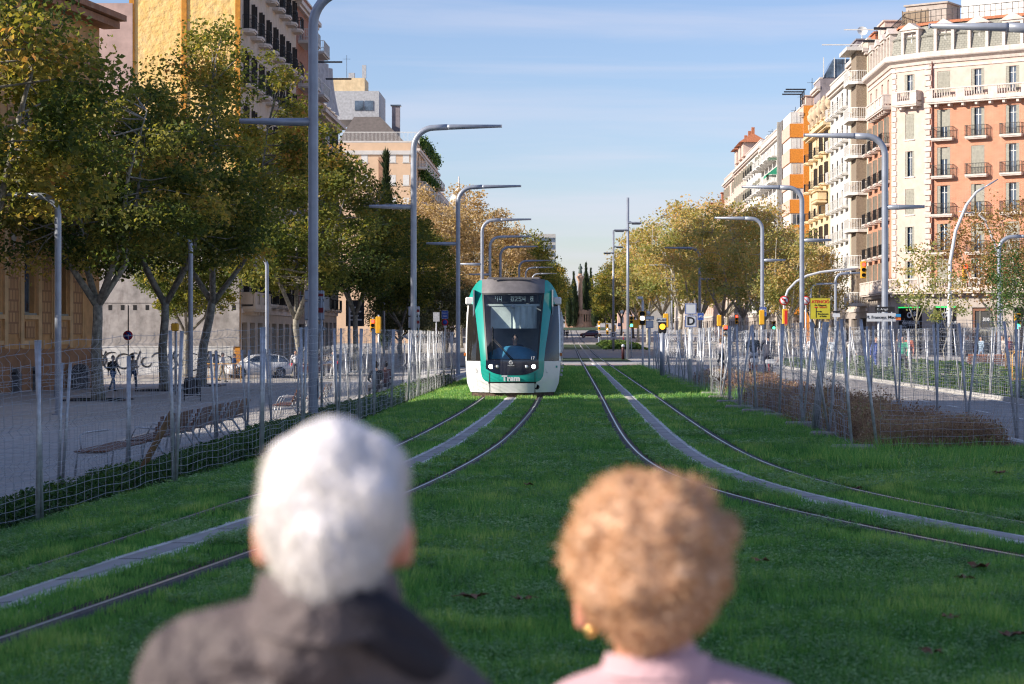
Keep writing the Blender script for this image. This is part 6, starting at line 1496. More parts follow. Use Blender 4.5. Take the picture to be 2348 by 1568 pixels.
# ================================================================ benches, bin
def bench(lb, X, Y, rot, L=2.7, grp=None, mt='wood', arm=False):
    t = thing('bench', lb, 'bench', (X,Y,g(X,Y)), rot, grp); m = MB()      # sits along local x, back at -y
    for k in range(5): m.bbox(0,L,-.02+k*.1,.068+k*.1,.415,.445,.008)
    m.build('seat', M[mt], t); m = MB()
    for k in range(4):
        y = -.06-.045*k; z = .50+.095*k; m.bbox(0,L,y-.03,y,z,z+.085,.006)
    m.build('backrest', M[mt], t)
    for x in (.25, L/2, L-.25):
        m = MB(); m.tube([(x,-.32,0),(x,-.16,.25),(x,-.05,.40),(x,-.10,.55),(x,-.26,.90)], [.02,.024,.024,.022,.016], 6); m.tube([(x,-.05,.40),(x,.42,.40),(x,.47,.2),(x,.50,0)], .02, 6)
        if arm: m.tube([(x,-.12,.62),(x,.3,.66),(x,.42,.42)], .016, 6)
        m.build('leg', M['galv'], t)
    return t
bd = [('timber slat bench by the leaning timber', -7.85, 37.4), ('middle timber slat bench of the row seen from behind', -7.92, 41.5), ('third timber slat bench of the row, ending in the sun patch', -8.0, 45.6)]
for i, (lb, X, Y) in enumerate(bd): bench(lb, X, Y, R(91.5), 3.9, 'timber slat benches along the plaza', arm=True)
t = thing('lounge_seat', 'backless timber slat seat with a steel armrest at the end of the bench row', 'bench', (-8.15,34.0,g(-8.15,34.0)), R(90)); m = MB()
for k in range(6): m.bbox(0,3.2,-.3+k*.1,-.212+k*.1,.415,.445,.008)
m.build('seat', M['wood'], t)
for x in (.15,2.9): m = MB(); m.tube([(x,-.28,0),(x,-.26,.40),(x,.26,.40),(x,.30,0)],.02,6); m.build('leg', M['galv'], t)
m = MB(); m.tube([(.5,.28,.42),(.5,.30,.68),(.8,.28,.72),(2.2,.2,.70)],.016,6); m.build('armrest', M['galv'], t)
for i, (lb, X, Y) in enumerate((('small timber bench beyond the tallest lamp post', -7.9, 56.5),('second small bench in the sun further along the fence', -7.8, 62.5))): bench(lb, X, Y, R(91), 2.0, 'benches further along the plaza', arm=True)
bench('orange lit bench on the sunny plaza before the brick facade', px2x(2216,92), 92, R(8), 1.9, mt='terracotta');  # orange sunlight on both benches is put into the slat colour
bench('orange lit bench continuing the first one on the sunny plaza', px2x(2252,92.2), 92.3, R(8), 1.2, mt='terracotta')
t = thing('litter_bin', 'dark slatted litter bin on legs under the plane trees', 'bin', (px2x(441,80),80,g(-15,80))); m = MB(); m.lathe([(.24,.28),(.29,.32),(.31,.92),(.27,.95),(.05,.93)],0,0,16)
for k in range(16): a = 2*PI*k/16; m.box(.305*math.cos(a)-.02,.305*math.cos(a)+.02,.305*math.sin(a)-.02,.305*math.sin(a)+.02,.34,.90)
m.build('basket', M['black'], t)
for s in (-1,1): m = MB(); m.tube([(s*.33,0,0),(s*.33,0,.8)],.02,6); m.build('leg', M['darkmetal'], t)
m = MB(); m.tube([(-.33,0,.22),(.33,0,.22)],.018,6); m.build('crossbar', M['darkmetal'], t)
for i, (px, w, h) in enumerate(((28,.75,1.15),(75,.7,1.2),(185,.8,1.25),(225,.4,.9))):
    Y = 92+i*2.2+ (i>1)*1.5; X = px2x(px,Y); t = thing('grey_container', ['grey rounded container at the picture edge','second grey rounded container by the school plinth','third grey rounded container, behind the first plaza lamp','narrow dark container close to the leaning trunk'][i], 'container', (X,Y,g(X,Y)), .1, 'rounded containers by the school plinth')
    m = MB(); m.prism([(-w/2,0),(w/2,0),(w/2,h*.75),(w/2*.7,h*.95),(0,h),(-w/2*.7,h*.95),(-w/2,h*.75)], -.35, .35); m.build('shell', mat('grey plastic', (.11,.115,.13), .6), t); m = MB(); m.box(-w*.3,w*.3,-.36,-.351,h*.7,h*.82); m.build('slot', M['black'], t)
# tree grates / kerbed pits in the plaza
for i, (X, Y) in enumerate(((-19,80.7),(-19.2,95),(-19.2,104),(-17.2,126))):
    m = MB(); 
    for s in (-1,1): m.box(-1.2,1.2,s*1.1-.05,s*1.1+.05,0,.07); m.box(s*1.15-.05,s*1.15+.05,-1.1,1.1,0,.07)
    m.box(-1.1,1.1,-1.05,1.05,0,.03,1); o = m.build('tree_pit', [M['darkmetal'],M['soil']], None, (X,Y,g(X,Y)+.004)); tag(o, 'low dark edging round a plaza tree, ' + ['by the leaning forked tree','by the slim dark trunk','by the thick pale trunk','by the parked car tree','empty pit out on the open paving'][i], 'tree pit', 'edged tree pits in the plaza')
# ================================================================ tram
M['tgreen'] = mat('tram sea green paint', (.014,.33,.27), .22, 0, .03, 1.0, coat=.7)
M['twhite'] = mat('tram white paint', (.72,.72,.72), .25, 0, .03, 1.2, coat=.6, stain=((.5,.48,.45), 1.2, .25))
M['tdark'] = mat('tram dark roof', (.15,.14,.145), .45, 0, .1, 5)
M['tnose'] = mat('tram black nose', (.008,.012,.028), .10, 0, 0, 1, coat=.8)
M['tglass'] = mat('tram side glass', (.018,.017,.016), .05, 0, 0, 1, spec=.5)
M['blind'] = mat('sun blind cloth', (.74,.78,.74), .8, 0, .08, 3)
M['cab'] = mat('cab interior', (.26,.30,.34), .7, 0, .1, 4)
M['dash'] = mat('blue dashboard', (.06,.27,.46), .35, 0, .1, 4)
gm = bpy.data.materials.new('windscreen glass'); gm.use_nodes = True; nt = gm.node_tree; nt.nodes.clear()
o_ = nd(nt,"ShaderNodeOutputMaterial"); tr_ = nd(nt,"ShaderNodeBsdfTransparent"); tr_.inputs[0].default_value = (.86,.93,.94,1); gl_ = nd(nt,"ShaderNodeBsdfGlossy"); gl_.inputs['Roughness'].default_value = .02
fr_ = nd(nt,"ShaderNodeFresnel"); fr_.inputs['IOR'].default_value = 1.6; ms_ = nd(nt,"ShaderNodeMixShader"); nt.links.new(fr_.outputs[0], ms_.inputs[0]); nt.links.new(tr_.outputs[0], ms_.inputs[1]); nt.links.new(gl_.outputs[0], ms_.inputs[2]); nt.links.new(ms_.outputs[0], o_.inputs['Surface'])
M['wglass'] = gm
TR = thing('tram', 'sea green and white tram number 17 coming head-on with lit headlights', 'tram', (-1.52, 54.5, 0))
zz = [.03,.16,.40,1.0,2.0,2.6,2.78,3.0,3.18,3.28,3.32]; ww = [1.05,1.17,1.27,1.325,1.32,1.29,1.26,1.18,1.06,.95,.86]
def wz(z): return float(np.interp(z, zz, ww))
def fy(x, z):
    rk = .10*max(0,(.5-z)/.5) if z < .5 else 0.0
    if z > 1.0: rk += 1.05*((z-1.0)/2.3)**1.5
    return rk + .92*(abs(x)/1.325)**2.7
def fpanel(name, xl, xr, z0, z1, mt, off=0.0, nu=12, nv=14, par=TR, zf=None):
    m = MB()
    def fn(u, v):
        z = z0+(z1-z0)*v; a, b = xl(z), xr(z); x = a+(b-a)*u
        if zf: z = zf(x, v)
        return (x, fy(x, z)-off, z)
    m.grid(fn, nu, nv); return m.build(name, mt, par)
def wsx(z): return float(np.interp(z, [1.0,1.05,1.6,2.9], [.70,.71,.75,.86]))
def pox(z): return float(np.interp(z, [1.0,1.4,1.8,2.3,2.6,2.9], [.87,.91,.97,1.04,1.09,1.12]))
fpanel('lower_front', lambda z: -wz(z), wz, .16, 1.02, M['twhite'], 0, 28, 14)
gbx = lambda z: float(np.interp(z, [.43,.46,.5,.6,.75,1.02], [.60,.72,.78,.84,.87,.885]))
fpanel('green_apron', lambda z: -gbx(z), gbx, .43, 1.02, M['tgreen'], .006, 26, 14)
zb_ = lambda x: .635+.16*(abs(x)/.70)**3
fpanel('black_nose', lambda z: -.725, lambda z: .725, .6, 1.06, M['tnose'], .014, 26, 12, zf=lambda x, v: zb_(x)+(1.06-zb_(x))*v)
fpanel('bumper', lambda z: -.60, lambda z: .60, .15, .415, M['twhite'], .03, 16, 5)
fpanel('bumper_gap', lambda z: -.66, lambda z: .66, .405, .452, M['black'], .012, 16, 2)
for s in (-1,1):
    fpanel('seam', lambda z: s*.625-.008, lambda z: s*.625+.008, .15, .70, M['black'], .018, 1, 8)
    fpanel('green_pillar', (lambda z: wsx(z)) if s > 0 else (lambda z: -pox(z)), (lambda z: pox(z)) if s > 0 else (lambda z: -wsx(z)), 1.02, 2.9, M['tgreen'], .01, 5, 22)
    fpanel('roof_corner', (lambda z: .875) if s > 0 else (lambda z: -wz(z)), (lambda z: max(.88,wz(z))) if s > 0 else (lambda z: -.875), 2.86, 3.27, M['tgreen'], .004, 6, 8)
    fpanel('upper_corner', (lambda z: min(pox(z)-.01, wz(z)-.02)) if s > 0 else (lambda z: -wz(z)), (lambda z: wz(z)) if s > 0 else (lambda z: -min(pox(z)-.01, wz(z)-.02)), 2.6, 2.90, M['tgreen'], .003, 5, 6)
    fpanel('cheek_window', (lambda z: pox(z)-.005) if s > 0 else (lambda z: -wz(z)+.035), (lambda z: wz(z)-.035) if s > 0 else (lambda z: -pox(z)+.005), 1.03, 2.6, M['tglass'], .0, 6, 16)
    fpanel('window_frame', (lambda z: wz(z)-.04) if s > 0 else (lambda z: -wz(z)), (lambda z: wz(z)) if s > 0 else (lambda z: -wz(z)+.04), 1.0, 2.62, M['twhite'], .004, 2, 12)
    m = MB(); yy = fy(s*1.22, 2.7); m.bbox(min(s*1.10,s*1.345), max(s*1.10,s*1.345), yy-.14, yy+.25, 2.585, 2.80, .03); m.build('camera_housing', M['twhite'], TR)
    m = MB(); yy = fy(s*1.31, 1.2); m.bbox(s*1.335-.03,s*1.335+.03,yy-.02,yy+.08,1.15,1.24,.01); m.build('indicator', mat('amber lamp', (.55,.15,.02), .3), TR)
    for x, r, em, nm in ((s*.585,.062,emit('headlight glow', (1,.97,.85), 30 if s < 0 else 14),'headlight'),(s*.40,.052,mat('fog lens', (.45,.47,.5), .15, .3),'fog_lamp')):
        y = fy(x,.87)-.016; Mx = Matrix.Translation((x, y, .87)) @ Matrix.Rotation(R(90),4,'X')
        m = MB(); m.lathe([(r*1.35,-.01),(r*1.35,.006),(r*1.05,.012),(r*1.0,.006)],0,0,18,M=Mx); o = m.build(nm, M['darkmetal'], TR)
        m = MB(); m.lathe([(r*.9,.006),(r*.8,.016),(r*.2,.024)],0,0,18,M=Mx); link('lens', m.mesh('lens', em), o)
fpanel('roof_panel', lambda z: -.88, lambda z: .88, 2.905, 3.30, M['tdark'], .008, 18, 8)
fpanel('screen_surround', lambda z: -wsx(z)-.01, lambda z: wsx(z)+.01, 2.86, 2.91, M['black'], .012, 16, 2)
for s in (-1,1): fpanel('screen_gasket', (lambda z: wsx(z)-.035) if s > 0 else (lambda z: -wsx(z)-.01), (lambda z: wsx(z)+.01) if s > 0 else (lambda z: -wsx(z)+.035), 1.04, 2.89, M['black'], .014, 2, 16)
fpanel('windscreen', lambda z: -wsx(z)+.02, lambda z: wsx(z)-.02, 1.06, 2.87, M['wglass'], .004, 16, 18)
# lettering and emblem
def ontram(x, z, off=.03): return (x, fy(x,z)-off, z)
text('Tram', .20, TR, ontram(-.03,.545), RX, M['signwhite'], 'lettering', .055, sx=1.12)
text('17', .115, TR, ontram(.56,1.10,.045), RX, M['signwhite'], 'fleet_number', .02)
m = MB(); c = ontram(-.03,.985,.03); m.tube([(c[0]+.048*math.cos(a), c[1], c[2]+.048*math.sin(a)) for a in np.linspace(.5,2*PI+.1,18)], .009, 5); m.tube([(c[0]+.026*math.cos(a), c[1], c[2]+.026*math.sin(a)) for a in np.linspace(0,2*PI,14)], .006, 5); m.build('emblem', M['signwhite'], TR)
text('MEDICIN', .045, TR, ontram(-.03,.90,.03), RX, M['signwhite'], 'small_lettering', .01)
m = MB(); y = fy(.68,.30)-.01; m.lathe([(.07,0),(.07,.01),(.05,.012),(.045,.0)],0,0,18,M=Matrix.Translation((.68,y,.31))@Matrix.Rotation(R(90),4,'X')); m.build('coupler_port', M['darkmetal'], TR)
for x in (-.97,.93):
    m = MB(); y = fy(x,.8)-.008
    for k in range(4): m.box(x-.05+.0,x-.05+.09-.02*k,y-.002,y+.004,.70+.035*k,.715+.035*k)
    m.build('small_notice', M['galv'], TR)
m = MB(); y = fy(1.2,.86)-.004; m.box(1.17,1.24,y-.01,y+.05,.83,.89); m.build('door_label', M['tgreen'], TR)
# wiper
m = MB(); p = lambda x,z: Vector((x, fy(x,z)-.045, z)); m.tube([p(.0,1.05),p(-.28,1.36),p(-.54,1.62)],[.018,.014,.010],6); m.tube([p(.04,1.06),p(-.24,1.36),p(-.50,1.63)],.009,5); m.tube([p(-.545,1.20),p(-.55,1.6),p(-.545,1.96)],.012,5); m.build('wiper', M['black'], TR)
# cab
m = MB(); m.box(-1.1,1.1,2.3,2.35,.6,3.1); m.box(-1.1,1.1,.75,2.3,.7,.75); m.box(-1.12,-1.08,1.0,2.3,.7,3.0); m.box(1.08,1.12,1.0,2.3,.7,3.0); m.build('cab_interior', M['cab'], TR)
m = MB(); m.grid(lambda u, v: (-.68+1.36*u, .30+.25*v+.45*(abs(2*u-1))**2*.6, 1.08+.36*math.sin(v*PI/2)*(1-.55*abs(2*u-1)**2.2)), 18, 8); m.grid(lambda u, v: (-.68+1.36*u, .55+.7*v+.27*(abs(2*u-1))**2, 1.08+.36*(1-.55*abs(2*u-1)**2.2)), 18, 2); m.build('dashboard', M['dash'], TR)
m = MB(); m.grid(lambda u, v: (-.62+.6*u, .92-.0*u, 1.92+.62*v), 6, 3); m.grid(lambda u, v: (-.06+.72*u, .90+.03*math.sin(u*26), 1.92+.62*v+(.0)), 30, 3); m.box(-.74,.74,.90,.94,2.54,2.60); m.build('sun_blind', M['blind'], TR)
m = MB(); m.ball((0,.84,2.53),(.05,.05,.06),10,8); m.build('cab_lamp', M['twhite'], TR)
m = MB(); m.box(-.72,.72,1.02,1.12,2.62,2.86); dp = m.build('destination_display', M['black'], TR)
DOTS = {'q':["101","101","001","001"], 'A':["010","101","111","101"], ':':["0","1","0","1"], '0':["111","101","101","111"], '2':["111","001","010","111"], '5':["111","110","001","111"], '8':["111","111","101","111"], '4':["101","101","111","001"]}
led = emit('led dots', (.75,.95,1.0), .55); m = MB(); x = -.50
for ch in "q4  0254 8":
    if ch != ' ':
        for rz_, row in enumerate(DOTS[ch]):
            for cz_, b in enumerate(row):
                if b == '1': m.box(x+cz_*.028, x+cz_*.028+.010, 1.012, 1.02, 2.79-rz_*.036, 2.802-rz_*.036)
    x += .11
link('led_text', m.mesh('led_text', led), dp)
# body behind the cab, four sections with dark glazing
m = MB(); TL = 32.0; y0 = fy(1.325,1.0)
sec = [(wz(z), z) for z in (.16,.40,1.0,2.0,2.6,2.78,3.0,3.18,3.28)]
for s in (-1,1):
    for (w0,z0),(w1,z1) in zip(sec[:-1],sec[1:]):
        a = fy(w0,z0)-.01; b = fy(w1,z1)-.01
        f = [(s*w0,a,z0),(s*w0,TL,z0),(s*w1,TL,z1),(s*w1,b,z1)]; m.add(f, [(0,1,2,3)] if s > 0 else [(3,2,1,0)], 1 if z0 >= 2.78-.01 else 0)
m.add([(-.88,fy(.88,3.28),3.28),(.88,fy(.88,3.28),3.28),(.88,TL,3.28),(-.88,TL,3.28)],[(0,1,2,3)],2); m.add([(-1.2,TL,.16),(1.2,TL,.16),(1.3,TL,1.5),(.88,TL,3.28),(-.88,TL,3.28),(-1.3,TL,1.5)],[(0,1,2,3,4,5)],0)
m.build('body_shell', [M['twhite'],M['tgreen'],M['tdark']], TR)
m = MB()
for s in (-1,1):
    for k in range(5):
        a, b = 1.6+k*6.2, 1.6+k*6.2+5.7; x = s*1.328
        m.add([(x,a,1.05),(x,b,1.05),(s*1.29,b,2.55),(s*1.29,a,2.55)],[(0,1,2,3)] if s > 0 else [(3,2,1,0)])
m.build('side_glazing', M['tglass'], TR)
m = MB()
for k in range(4):
    for s in (-1,1): m.bbox(min(s*1.31,s*1.37),max(s*1.31,s*1.37),3+k*7,3.25+k*7,.55,.62,.01); m.bbox(min(s*1.31,s*1.36),max(s*1.31,s*1.36),2.2+k*7,2.24+k*7,1.2,2.4,.01)
m.build('door_fittings', M['galv'], TR)
m = MB(); m.bbox(-.75,.75,1.5,8,3.285,3.36,.03); m.bbox(-.7,.7,10,17,3.285,3.4,.03); m.bbox(-.7,.7,19,30,3.285,3.38,.03)
for k in range(3): m.box(-.55,.52,.98+k*.10,1.03+k*.10,3.285,3.33+.01*k)
m.build('roof_equipment', M['tdark'], TR)
m = MB(); m.grid(lambda u, v: ((-1.14+2.28*u), fy(-1.14+2.28*u,.16)+.06, .03+.13*v), 20, 2); m.box(-1.1,1.1,1.2,31,.22,.3); 
m.build('underskirt', M['rust'], TR)
for k in range(3):
    for s in (-1,1):
        for q in (-.9,.9):
            y = 3.5+k*12+q; m = MB(); m.lathe([(.29,-.06),(.29,.05),(.2,.06)],0,0,20,M=Matrix.Translation((s*.75,y,.34))@Matrix.Rotation(R(90),4,'Y')); m.build('wheel', M['darkmetal'], TR)

# ================================================================ cars
def car_meshes(paint):
    P_ = mat('car paint '+paint[0], paint[1], .25, 0, .02, 1, coat=.8)
    st = [(-2.02,.45,.62,.55,.62),(-1.95,.30,.78,.74,.70),(-1.6,.22,.90,.84,.80),(-.8,.20,.97,.87,.84),(0,.20,.99,.88,.85),(.9,.20,1.0,.88,.85),(1.6,.22,1.0,.86,.82),(1.98,.30,.95,.78,.74),(2.06,.45,.80,.66,.62)]
    b = MB(); vs, fs = [], []
    for x, z0, z1, w, wt in st:
        zm = (z0+z1)/2; vs += [(x,-w*.9,z0),(x,-w,zm),(x,-wt,z1),(x,wt,z1),(x,w,zm),(x,w*.9,z0)]
    for k in range(len(st)-1):
        for i in range(6): j = (i+1)%6; fs.append((k*6+i,k*6+6+i,k*6+6+j,k*6+j))
    fs += [(0,1,2,3,4,5), tuple(range((len(st)-1)*6+5,(len(st)-1)*6-1,-1))]; b.add(vs,fs,0,True)
    c = MB(); cs = [(-.95,.965,.70,.70),(-.35,1.36,.60,.74),(.2,1.45,.58,.76),(1.0,1.43,.57,.75),(1.55,1.30,.55,.72),(1.85,.99,.66,.70)]
    base = [(x,.94) for x,*_ in cs]; vs, fs = [], []
    for x, zt, wt, wb in cs: vs += [(x,-wb-.05,.95),(x,-wt,zt),(x,wt,zt),(x,wb+.05,.95)]
    for k in range(len(cs)-1): fs.append((k*4+1,k*4+5,k*4+6,k*4+2)); 
    c.add(vs,fs,0,True); fs2 = []
    for k in range(len(cs)-1): fs2 += [(k*4,k*4+4,k*4+5,k*4+1),(k*4+2,k*4+6,k*4+7,k*4+3)]
    w = MB(); w.add(vs, fs2+[(0,1,2,3),(len(vs)-1,len(vs)-2,len(vs)-3,len(vs)-4)])
    pl = MB()
    for s in (-1,1):
        pl.tube([(-.95,s*.75,.97),(-.35,s*.665,1.37),(.2,s*.64,1.455),(1.0,s*.63,1.44),(1.55,s*.61,1.31),(1.86,s*.70,.99)],.035,6); pl.tube([(.28,s*.81,.97),(.25,s*.66,1.44)],.03,5); pl.tube([(1.15,s*.81,.97),(1.2,s*.66,1.42)],.04,5)
    wh = MB(); wh.lathe([(.31,-.1),(.32,-.08),(.32,.08),(.31,.1),(.2,.105)],0,0,20,M=Matrix.Rotation(R(90),4,'X'))
    rim = MB(); Mr = Matrix.Rotation(R(90),4,'X'); rim.lathe([(.21,-.112),(.21,.112)],0,0,18,M=Mr,smooth=False)
    for k in range(7): a = 2*PI*k/7; rim.add([(0,-.118,0),(.19*math.cos(a-.18),-.118,.19*math.sin(a-.18)),(.19*math.cos(a+.18),-.118,.19*math.sin(a+.18))],[(0,1,2)],1); rim.add([(0,.118,0),(.19*math.cos(a-.18),.118,.19*math.sin(a-.18)),(.19*math.cos(a+.18),.118,.19*math.sin(a+.18))],[(0,2,1)],1)
    ar = MB()
    for x in (-1.28,1.22):
        for s in (-1,1): ar.lathe([(.38,-.02),(.38,.03)],x,s*.0,18,M=Matrix.Translation((x,s*.86,.33))@Matrix.Rotation(R(90),4,'X')@Matrix.Translation((-x,0,0)))
    return dict(body=b.mesh('body',P_), roof=c.mesh('roof',P_), glass=w.mesh('glass',M['glass']), pillars=pl.mesh('pillars',P_), tyre=wh.mesh('wheel',M['black']), rim=rim.mesh('rim',[M['darkmetal'],M['galv']]), arch=ar.mesh('wheel_arch',M['black']))
def car(lb, X, Y, rot, cm, z=None):
    t = thing('parked_car', lb, 'car', (X,Y,g(X,Y) if z is None else z), rot)
    for k in ('body','roof','glass','pillars','arch'): link({'arch':'wheel_arch'}.get(k,k), cm[k], t)
    for x in (-1.28,1.22):
        for s in (-1,1): w = link('wheel', cm['tyre'], t, (x,s*.80,.32)); link('rim', cm['rim'], w)
    for s in (-1,1):
        m = MB(); m.bbox(1.86,2.03,s*.70-.10,s*.70+.10,.78,.95,.03); m.build('tail_light', emit('tail light', (.7,.02,.02), .6), t)
        m = MB(); m.bbox(-1.98,-1.80,s*.60-.14,s*.60+.14,.62,.74,.03); m.build('headlight', M['galv'], t)
        m = MB(); m.bbox(-.72,-.56,s*.92-.08,s*.92+.08,.95,1.07,.03); m.build('wing_mirror', cm['body'].materials[0], t)
    m = MB(); m.box(2.06,2.08,-.25,.25,.5,.6); m.build('number_plate', M['signwhite'], t); return t
CW = car_meshes(('white',(.72,.73,.75))); CRd = car_meshes(('dark red',(.09,.012,.02)))
car('white hatchback parked behind the yellow barrier, tail towards the tall lamp', px2x(590,124), 124, R(22), CW)
car('dark red car crossing by the foot of the column', px2x(1352,400), 400, R(0), CRd)
car('dark car half hidden beyond the barrier at the side street kerb', px2x(705,126), 131, R(80), CRd)
# ================================================================ people
SK = mat('skin', (.52,.30,.21), .55, 0, .04, 8); SKR = mat('ruddy skin', (.60,.27,.18), .5, 0, .05, 8)
for s_ in (SK, SKR): s_.node_tree.nodes['Principled BSDF'].inputs['Subsurface Weight'].default_value = .15; s_.node_tree.nodes['Principled BSDF'].inputs['Subsurface Scale'].default_value = .01
CLOTH = {}
def cloth(c):
    if c not in CLOTH: CLOTH[c] = mat('cloth %d' % len(CLOTH), c, .85, 0, .08, 12, bump=.2, bscale=60)
    return CLOTH[c]
EYE = mat('eye', (.03,.02,.02), .2, 0, 0)
def body_from(prims, voxel, name, mats, parent, smooth=6, factor=.5):
    """prims: (p0, p1, r0, r1, material index); joined, remeshed into one skin, faces coloured by the nearest limb"""
    m = MB()
    for p0, p1, r0, r1, mi in prims:
        p0, p1 = Vector(p0), Vector(p1)
        if (p1-p0).length < 1e-4: m.ball(p0, r0 if isinstance(r0,(tuple,list)) else (r0,)*3, 14, 10)
        else:
            d = (p1-p0).normalized(); pts = [p0-d*r0*.9, p0-d*r0*.6, p0, p1, p1+d*r1*.6, p1+d*r1*.9]
            m.tube(pts, [r0*.4, r0*.8, r0, r1, r1*.8, r1*.4], 12)
    o = m.build(name, mats, parent)
    md = o.modifiers.new('r', 'REMESH'); md.mode = 'VOXEL'; md.voxel_size = voxel; md.use_smooth_shade = True
    sm = o.modifiers.new('s', 'SMOOTH'); sm.iterations = smooth; sm.factor = factor
    mw = o.matrix_world.copy(); dg = bpy.context.evaluated_depsgraph_get(); dg.update(); me = bpy.data.meshes.new_from_object(o.evaluated_get(dg))
    old = o.data; o.modifiers.clear(); o.data = me; me.name = name; bpy.data.meshes.remove(old)
    me.materials.clear()
    for q in mats: me.materials.append(q)
    n = len(me.polygons); cen = np.empty(n*3); me.polygons.foreach_get('center', cen); cen = cen.reshape(-1,3); best = np.full(n, 1e9); idx = np.zeros(n, int)
    for p0, p1, r0, r1, mi in prims:
        a, b = np.array(p0, float), np.array(p1, float); ab = b-a; L = ab@ab
        if L < 1e-8:
            rr = np.array(r0 if isinstance(r0,(tuple,list)) else (r0,)*3); q = (cen-a)/rr; d = (np.linalg.norm(q,axis=1)-1)*rr.min()
        else:
            t = np.clip((cen-a)@ab/L, 0, 1); d = np.linalg.norm(cen-(a+t[:,None]*ab),axis=1)-(r0+(r1-r0)*t)
        k = d < best; best[k] = d[k]; idx[k] = mi
    me.polygons.foreach_set('material_index', idx.astype(np.int32)); me.polygons.foreach_set('use_smooth', np.ones(n, bool)); me.update(); return o
def hand(pr, w, d, side, s, mi=0, curl=.3):
    """palm, four fingers and a thumb hanging from the wrist w along d"""
    w = Vector(w); d = Vector(d).normalized(); sx_ = Vector((0,1,0)); sx_ = (sx_-d*sx_.dot(d)).normalized(); n = d.cross(sx_)*side
    pr.append((w, w+d*.07*s, .024*s, .030*s, mi))
    for k in range(4):
        b = w+d*.08*s+sx_*((k-1.5)*.018*s); L = (.062,.072,.068,.052)[k]*s; mid = b+d*L*.5+n*L*.12*curl; pr.append((b, mid, .0095*s, .009*s, mi)); pr.append((mid, mid+d*L*.42+n*L*.4*curl, .009*s, .0075*s, mi))
    b = w+d*.03*s-sx_*.026*s; pr.append((b, b+d*.045*s-sx_*.022*s, .012*s, .009*s, mi))
